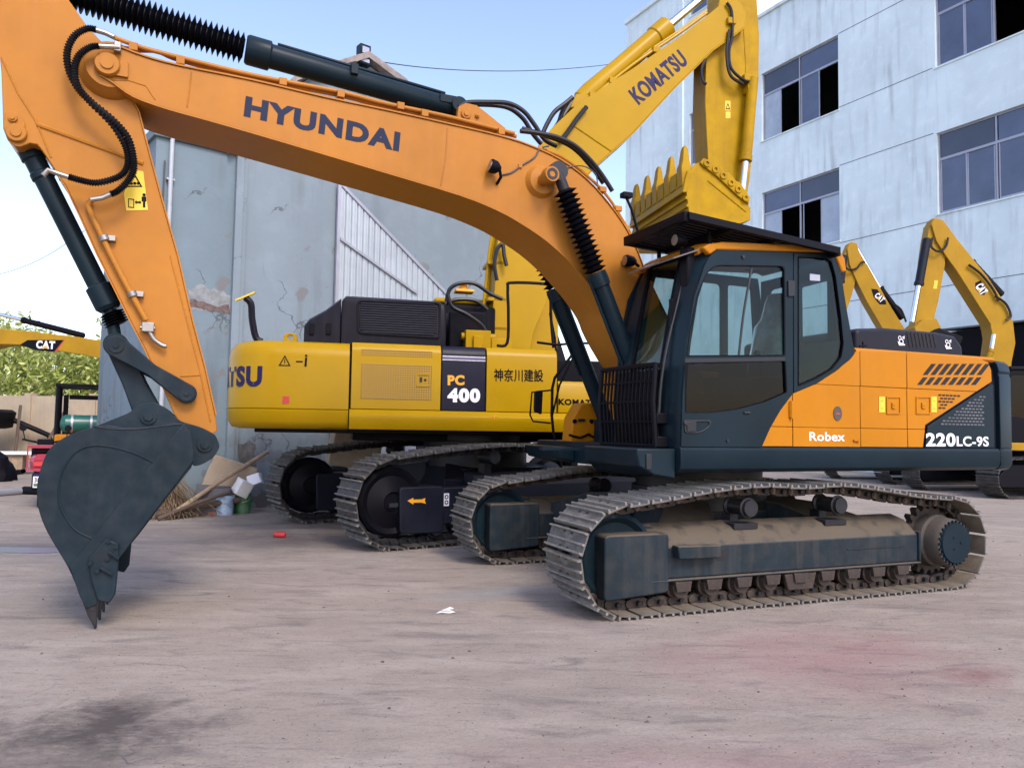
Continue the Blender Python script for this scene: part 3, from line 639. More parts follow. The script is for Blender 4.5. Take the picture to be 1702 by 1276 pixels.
# ============================================================ ORANGE AND SLATE EXCAVATOR (frame HY: x to its tail, y away from us)
HY = Fr(1.885, 7.727, 22.4)
hx = empty('excavator', HY.loc, HY.rz)
tag(hx, 'large orange and slate crawler excavator in the foreground with its bucket resting on the ground', 'excavator')
def H(pts, c): return HY.T(pts, c)
proto = None
TP = track_path(-1.69, .43, .40, 1.73, .42, .39, [(1.35, .835), (.9, .90), (.42, .952), (0, .940), (-.42, .960), (-.9, .93), (-1.3, .875)])
for s_, yc in ((-1, -1.195), (1, 1.195)):
    tr, proto = build_track(hx, TP, 49, yc, .60, proto=proto)
    fr = MB(); yo, yi = yc - .205, yc + .205
    if s_ > 0: yo, yi = yc + .205, yc - .205
    A = min(yo, yi); B = max(yo, yi)
    fr.loft([[(x, A, .262), (x, A, .50), (x, A + .05, .545), (x, A + .14, .62), (x, B - .12, .66), (x, B, .50), (x, B, .262)] for x in (-1.42, 1.36)])
    fr.box(-1.46, 1.385, A - .022, B, .240, .2605)                  # lower flange
    fr.box(1.361, 1.385, A - .02, B, .2615, .53)
    tf = fr.build('track_frame', 'slate_dusty', hx, bevel=.012)
    ib = MB(); ib.prism(rnd([(-1.86, .13), (-1.30, .165), (-1.30, .615), (-1.86, .615)], .04), A - .02, A + .16); ib.prism(rnd([(-1.80, .20), (-1.32, .2), (-1.32, .66), (-1.78, .66)], .05), A + .161, B)
    ib.build('idler_cover', 'slate_dusty', tf, bevel=.012)
    if s_ < 0:
        q = H([(1125, 907), (1197, 905), (1197, 926), (1127, 929)], A - .07)
        sb = MB(); sb.prism(q, A - .09, A - .002); sb.build('step', 'slate_dusty', tf, bevel=.01)
        hq = H([(1199, 923)], A)[0]; sb = MB(); sb.prism(rnd([(hq[0] - .06, hq[1] - .035), (hq[0] + .06, hq[1] - .035), (hq[0] + .06, hq[1] + .035), (hq[0] - .06, hq[1] + .035)], .034, 6), A - .003, A - .0005); sb.build('dark_slot', 'room_dark', tf)
        sb = MB(); sb.prism([(.52, .40), (1.2, .40), (1.2, .41), (.52, .41)], A - .006, A - .0005); sb.build('seam', 'dark_steel', tf)
    il = MB(); il.lathe((-1.69, yc - .11, .43), (-1.69, yc + .11, .43), [(0, .05), (0, .10), (.04, .12), (.04, .26), (0, .30), (.02, .335), (.20, .335), (.22, .30), (.18, .26), (.18, .12), (.22, .05)], 32); il.build('idler', 'slate', tf)
    sp = MB(); pts = []
    for k in range(21):
        a0 = 2 * math.pi * k / 21
        for da, r_ in ((-.09, .285), (-.045, .335), (.045, .335), (.09, .285)): pts.append((1.73 + r_ * math.cos(a0 + da), .42 + r_ * math.sin(a0 + da)))
    sp.prism(pts, yc - .035, yc + .035); sp.build('sprocket', 'link_rust', tf)
    so = -1 if s_ < 0 else 1
    hb = MB(); y0 = yc + so * .02
    hb.lathe((1.73, y0, .42), (1.73, y0 + so * .26, .42), [(0, .24), (.02, .245), (.10, .24), (.12, .220), (.20, .216), (.235, .213), (.25, .207), (.26, .203)], 40); hb.build('final_drive', 'dust_skin', tf)
    hb = MB(); hb.cyl((1.73, y0 + so * .261, .42), (1.73, y0 + so * .285, .42), .185, .178, n=32); ring_bolts(hb, (1.73, .42), .195, 26, .012, y0 + so * .26, y0 + so * .275); ring_bolts(hb, (1.73, .42), .06, 3, .012, y0 + so * .285, y0 + so * .292); hb.build('hub_cap', 'slate', tf)
    rp = None
    for k in range(9):
        x = -1.17 + k * .29
        if rp is None:
            r_ = MB(); r_.lathe((x, yc - .20, .185), (x, yc + .20, .185), [(0, .045), (0, .075), (.05, .08), (.055, .098), (.08, .098), (.085, .08), (.31, .08), (.315, .098), (.34, .098), (.345, .08), (.4, .075), (.4, .045)], 20)
            r_.prism([(x - .075, .24), (x - .06, .165), (x + .06, .165), (x + .075, .24)], yc - .235, yc - .202); rp = r_.build('track_roller', 'link_rust', tf); x00 = x
        else: o = rp.copy(); COL.objects.link(o); o.parent = tf; o.location = (x - x00, 0, 0)
    gq = MB()                                                      # chain guard at mid length
    gq.prism([(-.17, .235), (-.13, .10), (.13, .10), (.17, .235)], A - .012, A + .03); gq.build('chain_guard', 'link_rust', tf, bevel=.008)
    for x in (-.47, .50):
        r_ = MB(); r_.lathe((x, yc - .17, .775), (x, yc + .12, .775), [(0, .04), (0, .068), (.03, .07), (.035, .085), (.05, .085), (.055, .066), (.23, .066), (.24, .085), (.26, .085), (.29, .05)], 24)
        r_.box(x - .04, x + .04, yc + .05, yc + .16, .60, .72); r_.build('carrier_roller', 'dark_steel', tf)
        r_ = MB(); r_.box(x - .12, x + .12, A + .10, A + .26, .60, .647); r_.build('dark_slot', 'room_dark', tf)  # near-black block painting the shadow gap under the roller
mb = MB()                                                          # car body and turntable
mb.prism([(-.62, .36), (.62, .36), (.52, .66), (-.52, .66)], -.62, .62)
for sx in (-1, 1):
    for sy in (-1, 1):
        mb.loft([[(sx * x + dx, sy * y, z) for dx, z in ((-w_, z0), (w_, z0), (w_, z1), (-w_, z1))] for x, y, w_, z0, z1 in ((.35, .3, .26, .38, .78), (.62, .7, .24, .33, .74), (.85, 1.02, .30, .27, .62))])
mb.build('car_body', 'slate_dusty', hx, bevel=.012)
mb = MB(); mb.lathe((0, 0, .66), (0, 0, 1.07), [(0, .60), (.08, .60), (.081, .66), (.20, .66), (.201, .62), (.40, .62)], 48); mb.build('swing_bearing', 'dark_steel', hx)

# upper structure
SK = [(-1.35, 1.275), (-1.37, 1.25), (-1.37, 1.15), (-1.355, 1.10), (-1.31, 1.068), (-1.1, 1.06), (1.1, 1.06), (1.31, 1.068), (1.355, 1.10), (1.37, 1.15), (1.37, 1.25), (1.35, 1.275)]
mb = MB(); mb.loft([[(x, y, z) for y, z in SK] for x in (-1.16, 2.525)]); mb.build('side_skirt', 'slate', hx, bevel=.006)
mb = MB(); mb.prism([(-1.52, 1.255), (-1.161, 1.255), (-1.161, 1.02), (-1.36, 1.05), (-1.5, 1.12)], -1.30, -.42)   # cab step frame
mb.prism([(-1.15, 1.24), (-.3, 1.24), (-.3, .98), (-.95, .98)], -.40, .40)
mb.prism([(-1.35, 1.22), (-1.161, 1.22), (-1.161, 1.07), (-1.3, 1.1)], .45, 1.3)
mb.build('front_frame', 'slate', hx, bevel=.012)
q = H([(1078, 765)], -1.31)[0]; mb = MB(); mb.box(q[0] - .02, q[0] + .03, -1.312, -1.302, q[1] - .07, q[1] + .05); mb.build('front_plate', 'dark_steel', hx, bevel=.003)
mb = MB(); mb.box(-1.75, -1.30, -.05, .02, 1.20, 1.225); mb.build('platform_lip', 'slate', hx)

# counterweight
def cwring(z, ins, x0=2.40):
    pl = [(x0, -1.36 + ins), (2.60, -1.355 + ins), (2.78, -1.31 + ins), (2.86 - ins, -1.18 + ins * .5), (2.93 - ins, -.7), (2.96 - ins, 0), (2.93 - ins, .7), (2.86 - ins, 1.18 - ins * .5), (2.78, 1.31 - ins), (2.60, 1.355 - ins), (x0, 1.36 - ins)]
    return [(x, y, z) for x, y in pl]
mb = MB(); mb.loft([cwring(1.055, .10, 2.545), cwring(1.075, .03, 2.545), cwring(1.12, 0, 2.545), cwring(1.262, 0, 2.545), cwring(1.270, .012, 2.545), cwring(1.278, 0, 2.545), cwring(1.97, 0, 2.545), cwring(2.00, .014, 2.545), cwring(2.03, .002, 2.545), cwring(2.10, .02, 2.545), cwring(2.135, .06, 2.545), cwring(2.145, .14, 2.545)])
mb.build('counterweight', 'slate', hx, bevel=.006)
# engine house behind the side panels
mb = MB(); mb.loft([[(x, y, z) for y, z in ((-1.325, 1.277), (-1.325, 1.9), (-1.30, 2.06), (-1.2, 2.10), (1.2, 2.10), (1.30, 2.06), (1.325, 1.9), (1.325, 1.277))] for x in (.62, 2.53)])
mb.build('engine_house', 'hood_black', hx)
mb = MB(); mb.box(-.40, .60, .42, 1.32, 1.277, 2.05); mb.build('fuel_tank', 'orange', hx, bevel=.03)
# orange side panels
org = H([(1266, 744), (1280, 711), (1297, 681), (1318, 654), (1358, 637), (1392, 615), (1416, 592), (1424, 583), (1505, 585), (1560, 590), (1628, 596), (1642, 602), (1647, 615), (1648, 634), (1538, 706), (1534, 744)], -1.35)
zb = 1.282; org = [(x, max(z, zb)) for x, z in org]
gap = .0045
xs = [H([(p, 700)], -1.35)[0][0] for p in (1317.5, 1430, 1508)]
def slab(poly, y0=-1.352, y1=-1.328):
    mb = MB(); mb.prism(poly, y0, y1); return mb
z_low = H([(1400, 711)], -1.35)[0][1]; z_hi = H([(1500, 645)], -1.35)[0][1]
cuts = [(None, xs[0]), (xs[0], xs[1]), (xs[1], xs[2]), (xs[2], None)]
for a, b in cuts:
    pl = org
    if a is not None: pl = clip(pl, 0, a + gap, False)
    if b is not None: pl = clip(pl, 0, b - gap, True)
    # the pressed creases: upper, middle and lower field of one door stand a touch proud of each other
    mb = MB(); lo = clip(pl, 1, z_low - .002, True); rest = clip(pl, 1, z_low + .002, False)
    mb.prism(lo, -1.352, -1.33)
    if a is not None and a >= xs[0]:
        mid = clip(rest, 1, z_hi - .002, True); top = clip(rest, 1, z_hi + .002, False)
        mb.prism(mid, -1.350, -1.329)
        # the top field curves over to the hood
        mb.prism(top, -1.353, -1.331)
    else: mb.prism(rest, -1.351, -1.33)
    mb.build('side_panel', 'orange', hx, bevel=.0035)
mb = MB(); z0 = H([(1500, 586)], -1.35)[0][1]                           # rounded shoulder into the hood
za = H([(1430, 583.5)], -1.35)[0][1]; zc = H([(1630, 597)], -1.35)[0][1]
xa, xb = .70, 2.50
mb.loft([[(x, -1.350, z_ + .0005), (x, -1.346, z_ + .012), (x, -1.325, z_ + .030), (x, -1.25, z_ + .036), (x, -1.25, z_ - .02), (x, -1.33, z_ - .02)] for x, z_ in ((xa, za), (xb, zc))])
mb.build('hood_shoulder', 'orange', hx)
mb = MB(); mb.loft([[(x, -1.249, z_ + .036), (x, 1.32, z_ + .036), (x, 1.32, z_ - .05), (x, -1.249, z_ - .05)] for x, z_ in ((xa, za), (xb, zc))]); mb.build('hood', 'orange', hx)
pl = H([(1538, 745), (1542, 709), (1648, 638), (1651, 640), (1653, 745)], -1.35); pl = [(min(x, 2.535), max(z, zb)) for x, z in pl]
mb = MB(); mb.prism(pl, -1.352, -1.329); mb.build('rear_panel', 'slate', hx, bevel=.004)
# slanted louvres
vp = H([(1522, 637), (1547, 604), (1627, 605), (1637, 616), (1616, 641), (1524, 640)], -1.35)
mb = MB()
for row, (ya, yb) in enumerate(((604.5, 623), (627, 639.5))):
    for k in range(8):
        xt_ = 1548 + k * 12.8 - row * 14; w_ = 8.0; dx = (yb - ya) * .78
        P4 = H([(xt_, ya), (xt_ + w_, ya), (xt_ + w_ - dx, yb), (xt_ - dx, yb)], -1.354)
        P4 = [p for p in P4]
        if inpoly(((P4[0][0] + P4[2][0]) / 2, (P4[0][1] + P4[2][1]) / 2), vp): mb.prism(P4, -1.3545, -1.3535)
mb.build('louvre', 'room_dark', hx)
mb = MB(); mo = MB()
tri = H([(1560, 706), (1563, 702), (1636, 652), (1636, 708), (1562, 708)], -1.354); tri2 = H([(1559, 655), (1598, 656), (1583, 668), (1561, 686)], -1.354)
r_i = 0; x_a, z_a = tri[0][0] - .05, tri[0][1] - .05
for j in range(18):
    for i in range(16):
        x = x_a + i * .050 + (j % 2) * .025; z = z_a + j * .030
        for pol, tgt in ((tri, mb), (tri2, mo)):
            if inpoly((x, z), pol): tgt.box(x - .018, x + .018, -1.3545, -1.3530, z - .0075, z + .0065)
mb.build('grille', 'tarp_grey', hx); mo.build('grille', 'room_dark', hx)
# latches, warning stickers, badge
for (x0, x1, sx0, sx1) in ((1475, 1495, 1461, 1471), (1524, 1545, 1548, 1557)):
    a = H([(x0, 661), (x1, 661), (x1, 686), (x0, 686)], -1.353); rim = [(a[0][0] - .012, a[0][1] + .012), (a[1][0] + .012, a[1][1] + .012), (a[2][0] + .012, a[2][1] - .012), (a[3][0] - .012, a[3][1] - .012)]
    mb = MB(); mb.plate(rim, [a], -1.360, -1.351); lt = mb.build('latch', 'orange', hx, bevel=.002)
    cx = sum(p[0] for p in a) / 4; cz = sum(p[1] for p in a) / 4; mb = MB(); mb.box(cx - .022, cx + .022, -1.362, -1.3535, cz - .03, cz + .025); mb.cyl((cx, -1.366, cz), (cx, -1.3621, cz), .009); mb.build('latch_handle', 'orange', lt, bevel=.002)
    mb = MB(); mb.prism(H([(sx0, 659), (sx1, 659), (sx1, 685), (sx0, 685)], -1.3525), -1.3535, -1.3531)
    mb.mi = 1
    for k in range(2):
        c_ = H([((sx0 + sx1) / 2, 665 + 13 * k)], -1.354)[0]; mb.prism([(c_[0] - .016, c_[1] - .014), (c_[0] + .016, c_[1] - .014), (c_[0], c_[1] + .016)], -1.3541, -1.3537)
    mb.build('warning_sticker', ['sticker', 'ink_orange'], hx)
c_ = H([(1392, 687)], -1.352)[0]; mb = MB(); mb.prism([(c_[0] + .048 * math.cos(t), c_[1] + .062 * math.sin(t)) for t in [k * math.pi / 12 for k in range(24)]], -1.357, -1.351); mb.mi = 1; mb.box(c_[0] - .022, c_[0] + .022, -1.3585, -1.3572, c_[1] - .008, c_[1] + .004); mb.build('badge', ['dust_skin', 'red'], hx)
c_ = H([(1422, 732)], -1.352)[0]; mb = MB(); mb.cyl((c_[0] - .03, -1.362, c_[1]), (c_[0] + .02, -1.362, c_[1]), .009); mb.cyl((c_[0] + .02, -1.372, c_[1]), (c_[0] + .02, -1.352, c_[1]), .013); mb.build('pin', 'orange', hx)
mb = MB(); c_ = H([(1313, 672)], -1.352)[0]; mb.box(c_[0] - .014, c_[0] + .02, -1.366, -1.3525, c_[1] - .11, c_[1] + .02); mb.cyl((c_[0] + .004, -1.368, c_[1] - .12), (c_[0] + .004, -1.368, c_[1] + .03), .011); mb.build('hinge', 'orange', hx, bevel=.002)
mb = MB(); a, b = H([(1345, 732), (1404, 732.5)], -1.353); text_mb(mb, 'Robex', a, b, .073, -1.3535, .002, .018); mb.build('lettering', 'white_paint', hx)
mb = MB(); a, b = H([(1539, 740.5), (1588, 740.5)], -1.353); text_mb(mb, '220', a, b, .118, -1.3535, .002, .035)
a, b = H([(1590, 740.5), (1643, 741)], -1.353); text_mb(mb, 'LC-9S', a, b, .090, -1.3535, .002, .022); mb.build('lettering', 'white_paint', hx)
# raised engine cover
pl = H([(1422, 586), (1422, 549), (1428, 545.5), (1472, 544.5), (1560, 552), (1588, 558), (1600, 575), (1603, 590)], -.9)
pl = [(x, z) for x, z in pl]; zmin = min(p[1] for p in pl); pl = [(pl[0][0], 2.10)] + pl[1:-1] + [(pl[-1][0], 2.10)]
mb = MB(); mb.prism(pl, -.9, .75); ec = mb.build('engine_cover', 'hood_grey', hx, bevel=.035, seg=3)
mb = MB()
for k in range(8):
    x0 = 1507 + k * 6.2; mb.prism(H([(x0, 551 + k * .6), (x0 + 3.4, 551 + k * .6), (x0 + 8, 577), (x0 + 4.6, 577)], -.903), -.9045, -.9015)
mb.build('louvre', 'room_dark', ec)
for px, py in ((1498, 566), (1576, 572)):
    mb = MB(); c_ = H([(px, py)], -.905)[0]; x, z = c_
    for k, (r_, dx, dz) in enumerate(((.022, -.02, .025), (.030, .0, -.01))): mb.plate(circ(x + dx, z + dz, r_, 16), [circ(x + dx, z + dz, r_ * .68, 16)], -.906, -.9035)
    mb.prism([(x + .01, z + .035), (x + .045, z + .05), (x + .04, z + .015)], -.906, -.9035); mb.prism([(x - .05, z - .01), (x - .03, z - .05), (x + .05, z - .045), (x + .05, z - .035)], -.906, -.9035); mb.build('emblem', 'white_paint', ec)
mb = MB(); a = H([(1428, 575)], -1.2)[0]; mb.tube([(a[0], -1.2, 2.12), (a[0] + .01, -1.2, a[1]), (a[0] + .09, -1.2, a[1] + .01)], .010, 6); mb.tube([(a[0] + .10, -1.15, 2.12), (a[0] + .10, -1.15, a[1] + .05)], .009, 6); mb.build('hood_handle', 'black', hx)

# ---- cab
F1 = [(q.x, q.z) for q in (HY.P(a, b, -1.12) for a, b in [(1100, 745), (1098, 690), (1104, 600), (1117, 520), (1130, 450), (1137, 425), (1150, 412)])]
F2 = H([(1131, 744), (1133, 665), (1140, 575), (1153, 495), (1170, 442), (1178, 426), (1190, 414)], -1.35)
def at(pr, z):
    for (x0, z0), (x1, z1) in zip(pr, pr[1:]):
        if z <= z1: return x0 + (x1 - x0) * max(0, (z - z0)) / (z1 - z0)
    return pr[-1][0]
F1s = cat(F1, 5); F2s = cat(F2, 5); Z = [1.262 + (2.925 - 1.262) * k / 22 for k in range(23)]
cab = MB()
# corner pillars: front strip between windscreen and door, both sides
for sg in (-1, 1):
    yy = (lambda y: y) if sg < 0 else (lambda y: -1.68 - y)
    rings = []
    for z in Z:
        x1, x2 = at(F1, z), at(F2, z); rings.append([(x1 + .0, yy(-1.06), z), (x1 + .006, yy(-1.13), z), (x1 * .6 + x2 * .4, yy(-1.25), z), (x2, yy(-1.345), z), (x2 + .05, yy(-1.345), z), (x2 + .05, yy(-1.29), z), (x1 + .08, yy(-1.06), z)])
    cab.loft(rings)
cbo = cab.build('cab_pillar', 'slate', hx, bevel=.008)
# door
dout = H([(1131, 744), (1133, 660), (1140, 572), (1153, 492), (1170, 441), (1178, 427), (1190, 417), (1316.3, 420), (1316.3, 654), (1296, 681), (1279, 710), (1264.5, 744)], -1.35)
dout = [(x, max(z, 1.275)) for x, z in dout]
w1 = rnd(H([(1138.5, 593), (1144, 550), (1157, 490), (1172, 455), (1184, 443), (1196, 440.5), (1299, 442), (1303, 446), (1304, 592)], -1.35), .02)
w2 = rnd(H([(1136.5, 604), (1304.5, 599), (1307, 652), (1270, 668), (1225, 680), (1180, 686), (1137, 686)], -1.35), .02)
mb = MB(); mb.plate(dout, [w1, w2], -1.362, -1.325); door = mb.build('door', 'slate', hx, bevel=.004)
def seal(w_, y0, name, par, th=.012):
    cx = sum(p[0] for p in w_) / len(w_); cz = sum(p[1] for p in w_) / len(w_)
    sc = lambda p: (cx + (p[0] - cx) * (1 - th * 2), cz + (p[1] - cz) * (1 - th * 2))
    mb = MB(); mb.plate([(cx + (p[0] - cx) * .999, cz + (p[1] - cz) * .999) for p in w_], [[sc(p) for p in w_]], y0 - .012, y0 + .012); return mb.build(name, 'rubber', par)
seal(w1, -1.352, 'window_seal', door); seal(w2, -1.352, 'window_seal', door)
mb = MB(); mb.prism([(p[0] * .9995, p[1]) for p in w1], -1.345, -1.340); mb.build('door_window', 'cab_glass', door)
mb = MB(); mb.prism(w2, -1.345, -1.340); mb.build('door_window', 'cab_glass_dark', door)
sl = H([(1250, 443), (1243, 480), (1235, 530), (1228, 593)], -1.34); mb = MB(); mb.tube([(x, -1.338, z) for x, z in cat(sl, 5)], .011, 6); mb.build('window_rail', 'dark_steel', door)
q = H([(1138, 597), (1304, 594), (1304, 600), (1138, 603)], -1.36); mb = MB(); mb.prism(q, -1.368, -1.3625); mb.build('trim', 'dark_steel', door, bevel=.002)
hp = rnd(H([(1136, 698), (1181, 698), (1181, 706), (1170, 716), (1160, 720), (1138, 720)], -1.363), .025, 5)
mb = MB(); mb.plate(hp, [[(sum(p[0] for p in hp) / len(hp) + (p[0] - sum(p[0] for p in hp) / len(hp)) * .86, sum(p[1] for p in hp) / len(hp) + (p[1] - sum(p[1] for p in hp) / len(hp)) * .78) for p in hp]], -1.371, -1.3625); mb.mi = 1
mb.prism(H([(1140, 701), (1156, 700), (1156, 717), (1141, 718)], -1.363), -1.376, -1.363); c_ = H([(1139.5, 704)], -1.37)[0]; mb.cyl((c_[0], -1.378, c_[1]), (c_[0], -1.3715, c_[1]), .013); mb.build('door_handle', ['dark_steel', 'dark_steel'], door, bevel=.003)
c_ = H([(1235, 427)], -1.363)[0]; mb = MB(); mb.cyl((c_[0], -1.374, c_[1]), (c_[0], -1.3625, c_[1]), .016); mb.build('door_stop', 'dark_steel', door)
mb = MB()
c_ = H([(1209, 732)], -1.363)[0]; mb.cyl((c_[0], -1.374, c_[1]), (c_[0], -1.3625, c_[1]), .012); mb.build('door_stop', 'dark_steel', door); mb = MB(); c_ = H([(1241, 686)], -1.363)[0]; mb.cyl((c_[0] - .03, -1.368, c_[1]), (c_[0] + .03, -1.368, c_[1]), .008); mb.build('door_stop', 'dark_steel', door)
mb = MB(); q = H([(1309, 467), (1320, 467), (1320, 493), (1309, 493)], -1.365); mb.prism(q, -1.378, -1.3625); mb.build('hinge', 'dark_steel', door, bevel=.004)
# rear quarter
rout = H([(1318.6, 420), (1376, 420.5), (1386, 426), (1392, 440), (1397, 452), (1407, 515), (1420, 588), (1412, 598), (1390, 615), (1357, 637), (1318.6, 653)], -1.35)
w3 = rnd(H([(1325.5, 426), (1370, 427), (1381, 434), (1388, 460), (1397, 530), (1401, 572), (1397, 595), (1382, 614), (1358, 628), (1325.5, 642)], -1.35), .02)
mb = MB(); mb.plate(rout, [w3], -1.356, -1.32); rq = mb.build('rear_quarter', 'slate', hx, bevel=.004)
seal(w3, -1.350, 'window_seal', rq, .01)
mb = MB(); mb.prism(w3, -1.343, -1.339); mb.build('side_window', 'cab_glass', rq)
wi = H([(1333, 478), (1380, 466), (1389, 530), (1391, 566), (1334, 572)], -1.334)                                 # darker band of glass round the clearer middle
mb = MB(); mb.plate([(p[0] , p[1]) for p in w3], [rnd(wi, .02)], -1.3375, -1.3365); mb.build('glass_border', 'cab_glass_dark', rq)
mb = MB(); mb.prism(H([(1346, 455), (1363, 457), (1363, 467), (1346, 466)], -1.346), -1.3465, -1.3455); mb.build('sticker', 'alu', rq)
# far side wall and back of the cab, with their openings
mb = MB(); zt_ = 2.93; fy = -.345
mb.plate([(-1.15, 1.262), (.60, 1.262), (.60, 2.1), (.47, zt_), (-.85, zt_), (-1.02, 2.6), (-1.12, 2.1)], [rnd([(-1.03, 1.75), (.02, 1.75), (.02, 2.84), (-.80, 2.84), (-.93, 2.55), (-1.0, 2.1)], .05), rnd([(.10, 1.85), (.48, 1.85), (.44, 2.1), (.39, 2.84), (.10, 2.84)], .04)], fy, fy + .03)
mb.build('right_wall', 'slate', hx)
mb = MB(); mb.plate([(-1.33, 1.262), (-.35, 1.262), (-.35, 2.9), (-1.33, 2.9)], [rnd([(-1.22, 2.12), (-.46, 2.12), (-.46, 2.80), (-1.22, 2.80)], .06)], .50, .53, 'x'); mb.build('rear_wall', 'hood_black', hx)
mb = MB(); mb.box(-1.12, .5, -1.32, -.36, 1.276, 1.30); mb.box(.16, .48, -1.31, -.37, 1.31, 1.95); mb.build('cab_floor', 'black', hx)
# roof
ro = H([(1166, 412), (1176, 406), (1200, 402.5), (1290, 406), (1383, 412), (1395, 418), (1402, 430), (1405, 452), (1397, 452.5), (1392, 438), (1386, 425), (1376, 419.5), (1190, 415.5), (1178, 424)], -1.35)
mb = MB(); mb.prism(ro[:8] + ro[8:9] + ro[9:], -1.368, -1.31)
top = ro[:6]; mb.loft([[(x, y, z + dz) for x, z in top] + [(x, y, z - .05) for x, z in reversed(top)] for y, dz in ((-1.309, 0), (-1.2, .03), (-.5, .03), (-.36, 0))])
mb.build('cab_roof', 'orange', hx, bevel=.012)
# windscreen
mb = MB(); Zw = [z for z in Z if 1.55 < z < 2.88]
A_ = [(at(F1, z) + .012, -1.08, z) for z in Zw]; B_ = [(at(F1, z) + .012, -.60, z) for z in Zw]; mb.sheet(A_, B_, .006, (1, 0, 0)); ws = mb.build('windscreen', 'cab_glass', hx)
mb = MB()
for yy0, yy1 in ((-1.085, -1.06), (-.625, -.595)): mb.sheet([(at(F1, z) - .004, yy0, z) for z in Zw], [(at(F1, z) - .004, yy1, z) for z in Zw], .03, (1, 0, 0))
for z in (Zw[0], 1.94, 2.86): mb.box(at(F1, z) - .006, at(F1, z) + .03, -1.06, -.62, z - .018, z + .018)
mb.build('screen_frame', 'rubber', ws)
q = [HY.P(a, b, -1.16) for a, b in ((1140, 470), (1122, 540), (1106, 620), (1100, 690))]; mb = MB(); mb.tube(cat([(p.x - .03, p.y, p.z) for p in q], 6), .014, 8); mb.build('grab_rail', 'dark_steel', hx)
mb = MB(); p = HY.P(1143, 440, -1.2); mb.box(p.x - .04, p.x + .06, -1.25, -1.13, p.z - .20, p.z + .14); mb.build('wiper_motor', 'black', hx, bevel=.02)
p0, p1 = HY.P(1123, 522, -1.14), HY.P(1110, 600, -1.10); mb = MB(); mb.tube([(p.x - .03, -1.15, p.z - .1), (p0.x - .03, -1.12, p0.z), (p1.x - .03, -1.1, p1.z)], .010, 6); mb.box(p0.x - .06, p0.x - .02, -1.17, -1.13, p0.z - .10, p0.z + .12); mb.build('wiper', 'black', hx)
# visor
v = [HY.P(1027, 455, -.50), HY.P(1150, 418, -1.25), HY.P(1166, 409, -1.33), HY.P(1062, 430, -.45)]
v = [Vector((-1.13, -.50, 2.80)), Vector((-1.13, -1.22, 2.80)), Vector((-.86, -1.35, 2.90)), Vector((-.80, -.36, 2.95))]
mb = MB(); mb.add([tuple(p) for p in v] + [tuple(p + Vector((0, 0, .012))) for p in v], [(0, 1, 2, 3), (7, 6, 5, 4), (0, 4, 5, 1), (1, 5, 6, 2), (2, 6, 7, 3), (3, 7, 4, 0)]); mb.build('sun_visor', 'visor', hx)
# lower screen guard
def lg(t, y): return (-1.30 - .06 * (1 - t) * 0 - .05 * max(0, (y + 1.2)) - (.0 if t < .5 else 0) + (.05 * abs(t - .55)), y, 1.27 + .66 * t)
mb = MB()
for k in range(15):
    y = -1.17 + k * (.77 / 14); mb.tube([lg(0, y), lg(.55, y), lg(1, y)], .011, 4)
for t in (0, .3, .55, .8, 1.): mb.tube([lg(t, -1.19), lg(t, -.38)], .010 if 0 < t < 1 else .02, 6)
for y in (-1.19, -.38): mb.tube([lg(0, y), lg(.55, y), lg(1, y)], .02, 6)
lgo = mb.build('screen_guard', 'black', hx)
mb = MB(); mb.box(-1.215, -1.20, -1.12, -.44, 1.27, 1.90); mb.build('guard_backing', 'black', hx)  # black plate added so the gaps between the bars read dark
for zz in (1.262, 1.45): mb = MB(); mb.box(-1.275, -1.14, -1.20, -1.10, zz, zz + .09); mb.build('guard_bracket', 'black', hx, bevel=.01)
# seat and controls inside
mb = MB(); mb.loft([[(-.30 + dx, y, z) for y, z in rnd([(-1.10, z0), (-.60, z0), (-.60, z1), (-1.10, z1)], .07)] for dx, z0, z1 in ((0, 1.72, 1.80), (.03, 1.66, 1.88), (.45, 1.64, 1.90), (.52, 1.66, 1.86))])
bk = []
for z, x, hw, hd in ((1.80, .12, .22, .06), (1.95, .14, .26, .09), (2.2, .17, .25, .09), (2.38, .20, .22, .08), (2.44, .21, .16, .06), (2.50, .22, .15, .06), (2.62, .235, .13, .055), (2.67, .24, .09, .03)):
    bk.append([(x + hd * math.cos(t), -.85 + hw * math.sin(t), z) for t in [j * math.pi / 8 for j in range(16)]])
mb.loft(bk)
for v_ in range(len(mb.v)):
    p = Vector(mb.v[v_]); n_ = noise.noise_vector(p * 6) * .03; mb.v[v_] = tuple(p + n_)
mb.build('seat', 'seat_cover', hx)
mb = MB(); mb.box(-.25, .25, -1.24, -1.13, 1.55, 1.86); mb.box(-.25, .25, -.55, -.44, 1.55, 1.9); mb.tube([(-.2, -1.18, 1.86), (-.24, -1.18, 2.02)], .014); mb.lathe((-.24, -1.18, 2.0), (-.26, -1.18, 2.1), [(0, .02), (.03, .032), (.08, .03), (.1, .015)], 12)
mb.box(-1.0, -.8, -.62, -.42, 1.3, 1.75); mb.box(-.98, -.90, -.75, -.45, 1.75, 1.98); mb.tube([(-.8, -1, 1.3), (-.86, -1, 1.9)], .012); mb.tube([(-.8, -.8, 1.3), (-.86, -.8, 1.9)], .012); mb.box(-.3, .2, -1.08, -.6, 1.30, 1.62); mb.build('controls', 'black', hx, bevel=.01)
